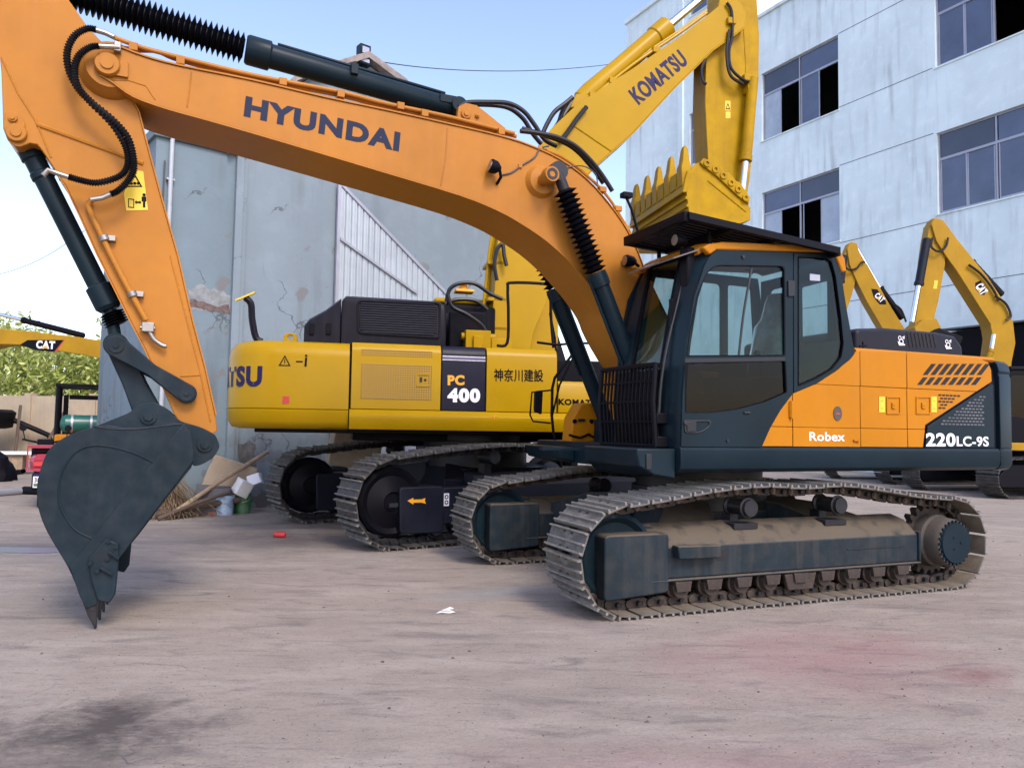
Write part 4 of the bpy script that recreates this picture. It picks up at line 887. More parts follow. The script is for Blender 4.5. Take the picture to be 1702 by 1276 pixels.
# roof guard
gz = lambda x, y: 3.09 - .075 * (x + 1.17) + .0 * y
GX = (-1.16, .40); GY = (-1.45, -.52)
mb = MB()
def bar(a, b, w_=.03, h_=.025):
    a, b = Vector(a), Vector(b); d = (b - a).normalized(); s_ = Vector((0, 0, 1)).cross(d).normalized() * w_; u_ = Vector((0, 0, h_))
    mb.add([a - s_ - u_, a + s_ - u_, a + s_ + u_, a - s_ + u_, b - s_ - u_, b + s_ - u_, b + s_ + u_, b - s_ + u_], [(0, 1, 2, 3), (4, 7, 6, 5), (0, 4, 5, 1), (1, 5, 6, 2), (2, 6, 7, 3), (3, 7, 4, 0)])
for y in GY: bar((GX[0], y, gz(GX[0], y)), (GX[1], y, gz(GX[1], y)), .025, .030)
for x in (GX[0], -.72, -.25, GX[1]): bar((x, GY[0], gz(x, 0)), (x, GY[1], gz(x, 0)), .03, .04)
bar((GX[0], GY[0], gz(GX[0], 0)), (GX[0] - .02, GY[0] + .35, gz(GX[0], 0) - .02))
for k in range(1, 15):
    y = GY[0] + (GY[1] - GY[0]) * k / 15; bar((GX[0], y, gz(GX[0], y) + .01), (GX[1], y, gz(GX[1], y) + .01), .022, .010)
for x, y in ((.25, -1.30), (.25, -.50), (-.80, -1.25), (-.80, -.5)): mb.tube([(x, y, 2.93), (x, y, gz(x, y))], .02, 8)
mb.build('roof_guard', 'black', hx, bevel=.004)
mb = MB(); p = HY.P(1130, 400, -1.15); mb.lathe((p.x - .05, p.y, p.z), (p.x + .07, p.y, p.z), [(0, .05), (.02, .058), (.09, .045), (.12, .02)], 16); mb.tube([(p.x + .02, p.y, p.z), (p.x + .02, p.y, p.z - .08), (p.x + .1, p.y, p.z - .1)], .012); mb.mi = 1; mb.cyl((p.x - .054, p.y, p.z), (p.x - .0505, p.y, p.z), .045); mb.build('work_lamp', ['black', 'zinc'], hx)
mb = MB(); p = HY.P(1046, 434, -.35); mb.lathe((p.x - .05, p.y, p.z), (p.x + .07, p.y, p.z), [(0, .05), (.02, .058), (.09, .045), (.12, .02)], 16); mb.tube([(p.x + .04, p.y, p.z), (p.x + .12, p.y + .03, p.z - .03)], .015); mb.mi = 1; mb.cyl((p.x - .054, p.y, p.z), (p.x - .0505, p.y, p.z), .045); mb.build('work_lamp', ['black', 'zinc'], hx)

# ---- orange tool box, handrails and mirror on the far front corner
q = HY.T([(948, 735), (1000, 735), (996, 668), (966, 670), (952, 694)], .55)
mb = MB(); mb.prism(q, .55, .76); tb = mb.build('tool_box', 'orange', hx, bevel=.02)
for px in (955, 983): mb = MB(); c_ = HY.T([(px, 700)], .545)[0]; mb.cyl((c_[0], .535, c_[1]), (c_[0], .5495, c_[1]), .022); mb.build('fitting', 'black', tb)
c_ = HY.T([(966, 698)], .545)[0]; mb = MB(); mb.box(c_[0] - .04, c_[0] + .04, .53, .5495, c_[1] - .015, c_[1] + .015); mb.build('latch', 'dark_steel', tb, bevel=.004)
c_ = HY.T([(970, 726)], .545)[0]; mb = MB(); mb.tube([(c_[0] - .17, .54, c_[1] + .02), (c_[0] - .05, .53, c_[1] - .01), (c_[0] + .05, .53, c_[1] + .03), (c_[0] + .15, .54, c_[1] - .02)], .012); mb.build('chain', 'black', tb)
yh = 1.2
def hr(pts, r_=.016): return [(q_[0], yh, q_[1]) for q_ in HY.T(pts, yh)]
mb = MB(); mb.tube(hr([(924, 737), (920, 720), (917, 690), (918, 645), (922, 628), (958, 580), (962, 572)]), .017)
mb.tube(hr([(918, 690), (930, 640), (958, 583)]), .012); mb.tube(hr([(893, 569), (925, 573), (960, 570), (1000, 571)]), .014); mb.tube(hr([(957, 483), (985, 560), (1010, 628)]), .015); mb.tube(hr([(982, 560), (995, 537)]), .012); mb.tube(hr([(940, 500), (968, 575), (1000, 650)]), .015)
mb.build('handrail', 'black', hx)
mb = MB(); mb.tube(hr([(918, 648), (884, 652), (881, 690), (886, 700), (915, 703)]), .010); mk = mb.build('mirror_arm', 'black', hx)
mb = MB(); q = rnd(HY.T([(887, 650), (901, 648), (899, 689), (886, 684)], yh), .02); mb.prism(q, yh - .03, yh - .001); mb.build('mirror', 'hood_black', mk, bevel=.008)

# ---- boom
bu = [(160, 92), (176, 78), (200, 80), (240, 95), (300, 111), (420, 135), (540, 163), (640, 184), (740, 206), (830, 227), (880, 243), (930, 266), (975, 299), (1012, 340), (1040, 380), (1060, 420), (1078, 465), (1140, 590), (1175, 640)]
bd = [(1120, 672), (1060, 610), (1022, 548), (1008, 514), (985, 480), (962, 452), (937, 425), (905, 397), (868, 372), (827, 349), (762, 323), (640, 286), (530, 253), (425, 222), (345, 199), (277, 180), (222, 160), (187, 136), (166, 124)]
bo = [tuple(p) for p in cat(H(bu, -.29), 3)] + [tuple(p) for p in cat(H(bd, -.29), 3)]
mb = MB(); mb.plate(bo, [], -.29, .29); boom = mb.build('boom', 'orange_boom', hx, bevel=.006)
# bottom and top flange lips
mb = MB(); dl = [tuple(p) for p in cat(H(bd, -.29), 3)]; mb.sheet([(x, -.303, z - .001) for x, z in dl], [(x, .303, z - .001) for x, z in dl], .012, (0, 0, -1)); mb.build('lower_flange', 'orange_boom', boom)
mb = MB(); tl = [tuple(p) for p in cat(H(bu[2:], -.29), 3)]; mb.sheet([(x, -.303, z + .001) for x, z in tl], [(x, .303, z + .001) for x, z in tl], .012, (0, 0, 1)); mb.build('upper_flange', 'orange_boom', boom)
def seamline(par, pts, c, w_=.006, name='weld_seam', m_='orange_boom', th=.004):
    mb = MB(); pp = H(pts, c); mb.tube([(x, c, z) for x, z in pp], w_, 6); return mb.build(name, m_, par)
seamline(boom, [(744, 213), (741, 260), (733, 308)], -.291); seamline(boom, [(318, 120), (315, 150), (311, 178)], -.291); seamline(boom, [(187, 133), (212, 133), (243, 143), (258, 166)], -.291, .005)
mb = MB(); a, b = H([(405, 191), (663, 250)], -.292); hh = (Vector(H([(411, 160)], -.292)[0]) - Vector(a)).length; text_mb(mb, 'HYUNDAI', a, b, hh, -.2915, .0015, .05); mb.build('lettering', 'ink_slate', boom)
# pins
def boss(par, px, py, c, r_, dep, m_='orange_boom', name='pin_boss', bolt=True):
    p = H([(px, py)], c)[0]; mb = MB(); mb.lathe((p[0], c - dep, p[1]), (p[0], c, p[1]), [(0, r_ * .55), (0, r_ * .9), (dep * .25, r_), (dep, r_)], 28)
    if bolt: mb.cyl((p[0], c - dep - .012, p[1]), (p[0], c - dep - .001, p[1]), r_ * .5, n=20)
    return mb.build(name, m_, par)
boss(boom, 179, 110, -.29, .085, .05); mb = MB(); mb.prism(rnd(H([(172, 120), (190, 126), (213, 130), (213, 103), (200, 101), (196, 118)], -.3), .01), -.315, -.291); mb.build('pin_plate', 'orange_boom', boom, bevel=.004)
p = HY.T([(915, 291)], -.50)[0]
for sg in (-1, 1):
    mb = MB(); mb.lathe((p[0], sg * .54, p[1]), (p[0], sg * .29, p[1]), [(0, .05), (0, .066), (.03, .072), (.08, .072), (.081, .055), (.19, .055), (.20, .12), (.25, .15)], 28); mb.mi = 1; mb.plate(circ(p[0], p[1], .05, 20), [circ(p[0], p[1], .028, 16)], sg * .546, sg * .5405); mb.build('cylinder_pin', ['orange_boom', 'dark_steel'], boom)
# arm cylinder bracket on top of the boom
br = H([(756, 208), (760, 180), (772, 174), (790, 178), (806, 190), (838, 216), (830, 229)], -.16)
for y0 in (-.20, .14): mb = MB(); mb.prism(br, y0, y0 + .06); mb.build('cylinder_bracket', 'orange_boom', boom, bevel=.005)
for px, py, r_ in ((774, 190, .045), (793, 193, .022)): boss(boom, px, py, -.20, r_, .02)
# lamp on boom side
p = H([(822, 278)], -.36)[0]; mb = MB(); mb.lathe((p[0] - .05, -.38, p[1]), (p[0] + .05, -.38, p[1] - .015), [(0, .055), (.01, .062), (.06, .055), (.10, .02)], 16); mb.tube([(p[0] + .04, -.38, p[1] - .02), (p[0] + .06, -.36, p[1] - .08), (p[0] + .05, -.295, p[1] - .12)], .014); mb.mi = 1; mb.cyl((p[0] - .055, -.38, p[1] + .001), (p[0] - .051, -.38, p[1]), .05); mb.build('boom_lamp', ['black', 'zinc'], boom)
mb = MB(); mb.tube(cat([(x, -.298, z) for x, z in H([(833, 291), (850, 287), (866, 276), (888, 262), (898, 247), (912, 243)], -.298)], 6), .008); mb.build('cable', 'cable', boom)
for px, py in ((865, 276), (898, 245)): mb = MB(); x, z = H([(px, py)], -.3)[0]; mb.box(x - .018, x + .018, -.306, -.292, z - .018, z + .018); mb.build('clip', 'orange_boom', boom, bevel=.003)
# pipes along the top of the boom
tp = [(188, 62), (215, 72), (245, 82), (300, 96), (420, 125), (560, 152), (640, 172), (740, 193), (800, 208), (855, 222)]
tp2 = [(197, 79), (230, 84), (262, 86), (300, 101), (420, 131), (560, 158), (640, 178), (740, 199), (800, 213), (858, 227)]
for pts, y in ((tp, -.24), (tp2, -.20), (tp, .2)):
    mb = MB(); mb.tube(cat([(x, y, z) for x, z in H(pts, y)], 5), .017, 10); mb.build('hydraulic_pipe', 'orange_boom', boom)
for px, py in ((222, 80), (300, 103), (470, 138), (566, 158), (665, 178), (705, 190), (832, 220)):
    x, z = H([(px, py)], -.24)[0]; mb = MB(); mb.box(x - .03, x + .03, -.275, -.16, z - .03, z + .03); mb.box(x - .012, x + .012, -.25, -.2, z - .09, z - .031); mb.build('pipe_clamp', 'orange_boom', boom, bevel=.004)
for y, off in ((-.26, 0), (-.16, 5), (.0, 3), (.12, 6), (.2, 1)):
    pts = [(905 + off, 250 - off), (940, 265 - off), (985, 300 - off), (1015, 332 - off), (1040, 372), (1056, 400)]
    mb = MB(); mb.tube(cat([(x, y, z + .02) for x, z in H(pts, -.29)], 5), .014, 8); mb.build('hydraulic_pipe', 'orange_boom', boom)
mb = MB()
for px, py in ((1004, 318), (1030, 350), (1043, 382)): x, z = H([(px, py)], -.29)[0]; mb.box(x - .035, x + .035, -.28, .24, z + .0, z + .05)
mb.build('pipe_clamp', 'orange_boom', boom, bevel=.004)
# black hoses over the boom
for y, pts in ((-.12, [(762, 178), (775, 171), (810, 170), (845, 172), (870, 185), (888, 207), (905, 232), (925, 243)]), (.0, [(765, 177), (790, 174), (840, 178), (868, 196), (885, 222), (900, 240)]),
               (-.27, [(865, 218), (890, 221), (925, 228), (955, 242), (980, 265), (1000, 290), (1018, 318)]), (-.2, [(868, 214), (895, 222), (935, 236), (960, 252), (985, 280), (1003, 305)])):
    mb = MB(); mb.tube(cat([(x, y, z) for x, z in H(pts, y)], 6), .021, 10); mb.build('hose', 'hose', boom)
mb = MB(); mb.tube(cat([(x, -.3, z) for x, z in H([(930, 285), (950, 277), (972, 277), (990, 290), (993, 310)], -.3)], 6), .006); mb.build('cable', 'cable', boom)
mb = MB(); x, z = H([(1041, 325)], -.2)[0]; mb.box(x - .05, x + .05, -.24, -.16, z - .025, z + .025); mb.tube([(x, -.2, z - .02), (x + .06, -.2, z - .13), (x + .16, -.2, z - .42)], .014); mb.build('hose_bracket', 'black', boom, bevel=.005)

# ---- boom cylinders
for y in (-.43, .43):
    a = Vector((-1.815, y, 3.665)); b = Vector((-.80, y, 1.45)); d = (b - a).normalized(); L_ = (b - a).length
    cy = MB(); cy.lathe(a + d * .95, b, [(0, .05), (0, .088), (.02, .092), (.13, .092), (.135, .076), (L_ - .95, .076)], 24); cy.box(-.92, -.68, y - .06, y + .06, 1.27, 1.50); co = cy.build('boom_cylinder', 'slate', hx)
    bw = MB(); bellows(bw, a + d * .17, a + d * .945, .062, .112, 16); bw.build('bellows', 'rubber', co)
    ry = MB(); ry.cyl(a + d * .02, a + d * .17, .05); ry.cyl((a.x, y - .045, a.z), (a.x, y + .045, a.z), .085); ry.build('rod_eye', 'dark_steel', co)
    pp = MB(); pp.tube([a + d * 1.02 + Vector((-.10, 0, 0)), a + d * 1.3 + Vector((-.10, 0, -.0)), a + d * 1.9 + Vector((-.10, 0, 0))], .014); pp.build('pipe', 'slate', co)

# ---- arm (stick)
ay = -.19
ar = [(145, 44), (190, 92), (205, 140), (230, 186), (240, 225), (254, 278), (268, 330), (283, 383), (295, 425), (320, 535), (340, 610), (358, 690), (361, 715), (352, 722), (335, 718), (300, 704), (290, 690), (268, 640), (243, 583), (217, 533), (192, 482), (163, 425), (135, 363), (110, 310), (92, 283), (78, 262), (70, 250), (62, 240), (50, 238), (35, 244), (24, 243), (12, 232), (5, 214), (4, 180), (2, 120), (-8, 30), (-30, -60), (-25, -115), (10, -150), (55, -130), (100, -20)]
ao = H(ar, ay)
mb = MB(); mb.plate(ao, [], ay, -ay); arm = mb.build('arm', 'orange_boom', hx, bevel=.006)
for nm, idx in (('edge_strip', list(range(2, 12))), ('edge_strip', list(range(17, 25)))):
    pts = [ao[i] for i in idx]; mb = MB(); mb.sheet([(x, ay - .011, z) for x, z in pts], [(x, -ay + .011, z) for x, z in pts], .01, (1 if idx[0] == 2 else -1, 0, 0)); mb.build(nm, 'orange_boom', arm)
def stp(pts, name='stiffener', w_=.010): mb = MB(); mb.tube([(x, ay - .001, z) for x, z in H(pts, ay)], w_, 6); return mb.build(name, 'orange_boom', arm)
stp([(2, 95), (30, 155), (62, 205), (85, 262)], w_=.007); stp([(62, 207), (120, 228), (180, 250), (238, 272)], w_=.016); stp([(283, 425), (310, 530), (332, 615), (350, 700)], w_=.006); stp([(60, 200), (62, 207)], w_=.01); stp([(300, 625), (333, 623)], w_=.006)
boss(arm, 28, 222, ay, .065, .03); boss(arm, 22, 198, ay, .03, .03); 
ap = rnd(H([(10, 185), (30, 188), (42, 205), (42, 225), (30, 238), (12, 232), (6, 210)], ay), .02); mb = MB(); mb.prism(ap, ay - .012, ay - .001); mb.build('doubler_plate', 'orange_boom', arm, bevel=.004)
p = H([(185, 118)], ay)[0]; mb = MB(); mb.lathe((p[0], -.285, p[1]), (p[0], .285, p[1]), [(0, .16), (.05, .19), (.095, .22), (.475, .22), (.52, .19), (.57, .16)], 32); mb.build('pivot_boss', 'orange_boom', arm)
# lower pipe on the arm
mb = MB(); pq = H([(153, 332), (147, 340), (150, 352), (185, 425), (216, 484), (243, 532)], ay - .04); mb.tube(cat([(x, ay - .04, z) for x, z in pq], 4), .020, 10); mb.build('hydraulic_pipe', 'orange_boom', arm)
for px, py in ((173, 396), (220, 489)): x, z = H([(px, py)], ay - .04)[0]; mb = MB(); mb.cyl((x - .008, ay - .04, z + .018), (x + .008, ay - .04, z - .018), .034); mb.box(x - .01, x + .075, ay - .05, ay - .002, z - .015, z + .025); mb.build('pipe_clamp', 'zinc', arm, bevel=.003)
x, z = H([(245, 545)], ay - .04)[0]; mb = MB(); mb.box(x - .035, x + .045, ay - .075, ay - .002, z - .03, z + .04); mb.tube(cat([(x, ay - .05, z) for x, z in H([(248, 550), (256, 564), (270, 574), (277, 575)], ay - .05)], 4), .018); mb.cyl((x - .05, ay - .04, z), (x + .055, ay - .04, z), .014); mb.build('stop_valve', 'zinc', arm, bevel=.004)
# ribbed hoses
for pts, y in (([(160, 50), (145, 48), (124, 60), (112, 85), (114, 115), (128, 145), (150, 170), (185, 205), (207, 240), (213, 265), (208, 285), (190, 297), (160, 304), (135, 300), (114, 294)], -.345),
               ([(165, 77), (150, 79), (132, 92), (124, 115), (130, 145), (152, 170), (188, 200), (212, 228), (221, 258), (222, 283), (212, 302), (195, 318), (184, 323)], -.365)):
    mb = MB(); mb.tube(cat([(x, y, z) for x, z in H(pts, y)], 13), .024, 10, ribs=1); mb.build('ribbed_hose', 'hose', arm, ang=60)
for pts, y in (([(158, 50), (175, 55), (190, 62)], -.34), ([(163, 77), (180, 78), (199, 79)], -.34), ([(116, 295), (95, 288), (80, 283), (72, 292)], -.335), ([(186, 322), (170, 329), (151, 332)], -.35)):
    mb = MB(); mb.tube([(x, y, z) for x, z in H(pts, y)], .019, 10); mb.build('hose_fitting', 'zinc', arm)
x, z = H([(195, 79)], -.32)[0]; mb = MB(); mb.box(x - .02, x + .025, -.345, -.29, z - .035, z + .035); mb.build('fitting_block', 'zinc', arm, bevel=.004)
# warning stickers on the arm
q = H([(206, 322), (219, 282), (238, 285), (246, 349), (210, 350)], ay - .002); mb = MB(); mb.prism(q, ay - .0025, ay - .001)
mb.mi = 1; t_ = H([(209, 311), (237, 311), (224, 289)], ay - .003); ti = [(sum(p[0] for p in t_) / 3 + (p[0] - sum(p[0] for p in t_) / 3) * .72, sum(p[1] for p in t_) / 3 + (p[1] - sum(p[1] for p in t_) / 3) * .72) for p in t_]
mb.plate(t_, [ti], ay - .0045, ay - .003); k_ = lambda pts: H(pts, ay - .003)
mb.plate(k_([(213, 345), (223, 346), (223, 331), (213, 330)]), [k_([(214.3, 343.5), (221.7, 344.5), (221.7, 332.5), (214.3, 331.5)])], ay - .0045, ay - .003)
mb.prism(k_([(224, 336), (227, 333), (227, 335), (232, 335), (232, 333), (235, 336.5), (232, 340), (232, 338), (227, 338), (227, 340)]), ay - .0045, ay - .003)
mb.prism(k_([(235.5, 327), (243, 327), (243.5, 335), (241.5, 335), (241.5, 345), (237.5, 345), (237.5, 335), (235.5, 335)]), ay - .0045, ay - .003); c_ = k_([(239.5, 324)])[0]; mb.prism(circ(c_[0], c_[1], .012, 10), ay - .0045, ay - .003)
for px in (218, 224, 230): c_ = k_([(px, 305)])[0]; mb.prism(circ(c_[0], c_[1], .012, 6), ay - .0045, ay - .003)
mb.build('warning_sticker', ['sticker', 'black'], arm)

# ---- arm cylinder, above the boom
a = HY.P(60, -30, 0); b = HY.P(757, 182, 0); c = HY.P(408, 82, 0); c0 = HY.P(452, 92, 0)
cy = MB(); d = (b - a).normalized(); Lc = (b - c).length
cy.lathe(c, b, [(0, .06), (0, .105), (.02, .118), (.19, .118), (.20, .098), (Lc - .06, .090), (Lc, .06)], 28); cy.cyl((b.x, -.13, b.z), (b.x, .13, b.z), .07); co = cy.build('arm_cylinder', 'slate', hx, bevel=.004)
bw = MB(); bellows(bw, a, c - d * .012, .075, .128, 36); bw.build('bellows', 'rubber', co)
rd = MB(); e_ = HY.P(20, -75, 0); rd.tube([a + d * .1, a, (e_.x, e_.y, e_.z)], .045, 14); rd.cyl((e_.x, -.22, e_.z), (e_.x, .22, e_.z), .09); rd.build('rod', 'chrome', co)
pp = MB(); p1 = HY.P(470, 84, -.02); p2 = HY.P(728, 166, -.02); pp.tube([c + d * .25 + Vector((0, 0, .12)), b - d * .1 + Vector((0, 0, .115))], .016); x_, z_ = H([(589, 117)], -.1)[0]; pp.box(x_ - .03, x_ + .03, -.13, .05, z_ - .04, z_ + .05)
x_, z_ = H([(740, 168)], -.05)[0]; pp.box(x_ - .06, x_ + .09, -.10, .06, z_ - .03, z_ + .04); pp.build('cylinder_pipe', 'slate', co, bevel=.004)
# ---- bucket cylinder
a = HY.P(46, 243, 0); b = HY.P(183, 515, 0); d = (b - a).normalized(); L_ = (b - a).length
cy = MB(); cy.lathe(a, b, [(0, .05), (.03, .085), (.10, .085), (.11, .072), (.20, .072), (.21, .080), (.25, .080), (.26, .070), (L_ - .20, .070), (L_ - .19, .092), (L_ - .03, .092), (L_, .07)], 26)
cy.cyl((a.x, -.17, a.z), (a.x, .17, a.z), .05); co = cy.build('bucket_cylinder', 'slate', hx, bevel=.003)
e = HY.P(194, 574, 0)
bw = MB(); bellows(bw, b + d * .02, b + d * .12, .06, .09, 5); bw.build('bellows', 'rubber', co)
rd = MB(); rd.cyl(b, b + (e - b), .045); rd.cyl((e.x, -.09, e.z), (e.x, .09, e.z), .085); rd.build('rod', 'slate', co)
pp = MB(); s_ = Vector((.085, -.04, .04)); pp.tube([a + d * .22 + s_ * 1.0, a + d * .24 + s_ * 1.3, b - d * .22 + s_ * 1.2, b - d * .12 + s_], .016); pp.tube([a + d * .3 + s_, a + d * .33 + s_ * 2.1], .015); pp.build('cylinder_pipe', 'slate', co)
# ---- linkage
def bone(p, q, r1, r2, w_, y0, y1):
    p, q = Vector(p), Vector(q); a0 = math.atan2(q.y - p.y, q.x - p.x); o = []
    for k in range(13): t = a0 + math.pi / 2 + math.pi * k / 12; o.append((p.x + r1 * math.cos(t), p.y + r1 * math.sin(t)))
    d = (q - p); nn = Vector((-d.y, d.x)).normalized(); m_ = (p + q) / 2; o.append(tuple(m_ - nn * w_))
    for k in range(13): t = a0 - math.pi / 2 + math.pi * k / 12; o.append((q.x + r2 * math.cos(t), q.y + r2 * math.sin(t)))
    o.append(tuple(m_ + nn * w_)); mb = MB(); mb.prism(o, y0, y1); return mb
P0 = HY.T([(193, 575)], -.26)[0]; P1 = HY.T([(310, 654)], -.26)[0]; P2 = HY.T([(247, 690)], -.15)[0]
for y0, y1 in ((-.27, -.215), (.215, .27)):
    mb = bone(P0, P1, .078, .072, .045, y0, y1); ln = mb.build('idler_link', 'slate_bucket', hx, bevel=.008)
    sgn = -1 if y0 < 0 else 1
    for P_, r_ in ((P0, .05), (P1, .055)): f = MB(); yy = y0 if sgn < 0 else y1; f.cyl((P_[0], yy, P_[1]), (P_[0], yy + sgn * .012, P_[1]), r_); f.cyl((P_[0], yy + sgn * .0125, P_[1]), (P_[0], yy + sgn * .022, P_[1]), .018, n=8); f.build('pin_cap', 'slate_bucket', ln)
mb = bone(P0, P2, .075, .095, .075, -.16, .16); mb.cyl((P0[0], -.22, P0[1]), (P0[0], .22, P0[1]), .045); mb.build('bucket_link', 'slate_bucket', hx, bevel=.01)
# ---- bucket
by = -.55
back = [(303, 704), (283, 703), (253, 708), (213, 711), (173, 707), (133, 716), (103, 729), (80, 749), (66, 783), (61, 815), (65, 850), (80, 887), (113, 943), (133, 990), (142, 1008)]
front = [(158, 1006), (182, 945), (200, 925), (230, 889), (275, 830), (318, 777), (322, 762), (321, 745), (315, 720)]
B2 = cat(H(back, by), 4); F2_ = H(front, by)
side = [tuple(p) for p in B2] + F2_
bk = MB()
bk.prism(side, by, by + .022); bk.prism(side, -by - .022, -by)
n = len(B2); inn = []
for i in range(n):
    t = (B2[min(i + 1, n - 1)] - B2[max(i - 1, 0)]).normalized(); inn.append(B2[i] + Vector((-t.y, t.x)) * .022 * (1))
oo = [(p.x, p.y) for p in B2]; ii = [(p.x, p.y) for p in inn]
bk.plate(oo + ii[::-1], [], by + .0225, -by - .0225)
buck = bk.build('bucket', 'slate_bucket', hx, bevel=.006)
mb = MB(); mb.plate([tuple(p) for p in B2[8:53]] + [tuple(Vector(p) + (Vector(H([(200, 820)], by)[0]) - Vector(p)) * .24) for p in [tuple(q_) for q_ in B2[52:7:-1]]], [], by - .010, by - .001) if False else None
wear = H([(263, 772), (220, 752), (180, 742), (150, 741), (125, 752), (108, 775), (99, 800), (98, 830), (105, 852), (125, 880), (156, 896)], by - .001)
mb = MB(); mb.tube([(x, by - .001, z) for x, z in cat(wear, 5)], .007, 6); mb.build('weld_bead', 'slate_bucket', buck)
mb = MB(); ed = H([(304, 706), (125, 942)], by - .002); mb.tube([(ed[0][0], by - .002, ed[0][1]), (ed[1][0], by - .002, ed[1][1])], .005, 6); mb.tube([(x, by - .002, z) for x, z in cat(H([(155, 708), (190, 713), (240, 712), (303, 705), (313, 715), (319, 740), (322, 765)], by - .002), 4)], .004, 6); mb.build('edge_weld', 'dark_steel', buck)
mb = MB(); mb.prism(H([(116, 940), (306, 704), (316, 716), (322, 745), (321, 766), (200, 925), (160, 1004), (144, 1010), (133, 990)], by - .001), by - .016, by - .0015); mb.build('side_edge_plate', 'slate_bucket', buck, bevel=.004)
for s_ in (-1, 1):                                                  # side cutters
    y0 = by - .045 if s_ < 0 else -by + .001; y1 = by - .017 if s_ < 0 else -by + .045
    sc_ = H([(147, 927), (178, 893), (199, 902), (197, 945), (193, 985), (183, 1000), (163, 996), (152, 960)], by); mb = MB(); mb.prism(sc_, y0, y1); cu_ = mb.build('side_cutter', 'slate_bucket', buck, bevel=.010)
    if s_ < 0:
        for px, py in ((152, 933), (181, 897), (194, 906), (180, 926), (163, 946)): mb = MB(); x, z = H([(px, py)], by)[0]; mb.cyl((x, y0 - .018, z), (x, y0 - .0005, z), .016, n=6); mb.build('bolt', 'slate_bucket', cu_)
        mb = MB(); mb.prism(H([(183, 911), (199, 922), (198, 927), (181, 915)], by), y0 - .03, y0 - .001); mb.prism(H([(169, 937), (190, 949), (189, 953), (167, 941)], by), y0 - .03, y0 - .001); mb.build('rib', 'slate_bucket', cu_)
# lip and teeth
lp = H([(138, 1000), (160, 1000), (157, 1014), (148, 1016)], by); mb = MB(); mb.prism(lp, by + .001, -by - .001); mb.build('cutting_edge', 'worn_steel', buck, bevel=.004)
tq = [(a_, max(b_, .0)) for a_, b_ in H([(137, 1000), (162, 992), (160, 1010), (159.5, 1034), (159, 1048.6), (156, 1046), (145, 1022)], by)]
tm = None
for k in range(5):
    yk = by + .05 + k * (1.0 / 4)
    mb = MB(); cx = tq[4][0]
    mb.loft([[(x, y, z) for x, z in tq] for y in (yk - .05, yk + .05)])
    for i, v_ in enumerate(mb.v):
        if v_[2] < .1: mb.v[i] = (v_[0], yk + (v_[1] - yk) * .45, v_[2])
    mb.build('tooth', 'worn_steel', buck, bevel=.006)
# hinge ears
for y0 in (-.30, .235):
    mb = MB(); mb.prism(rnd(H([(150, 712), (185, 698), (215, 700 - 14), (232, 672), (258, 668), (275, 678), (300, 700), (335, 710), (358, 722), (366, 742), (355, 760), (335, 772), (320, 775), (300, 712)], -.27), .03), y0, y0 + .065); er = mb.build('hinge_ear', 'slate_bucket', buck, bevel=.01)
    yy = y0 if y0 < 0 else y0 + .065; sg = -1 if y0 < 0 else 1
    for px, py, r_ in ((341, 738, .055), (247, 692, .055)): mb = MB(); x, z = HY.T([(px, py)], -.3)[0]; mb.cyl((x, yy, z), (x, yy + sg * .02, z), r_); mb.cyl((x, yy + sg * .0205, z), (x, yy + sg * .04, z), r_ * .6, n=6); mb.build('pin_cap', 'slate_bucket', er)
x, z = HY.T([(341, 738)], -.3)[0]; mb = MB(); mb.cyl((x, -.24, z), (x, .24, z), .085); mb.build('arm_tip_bush', 'orange_boom', arm)

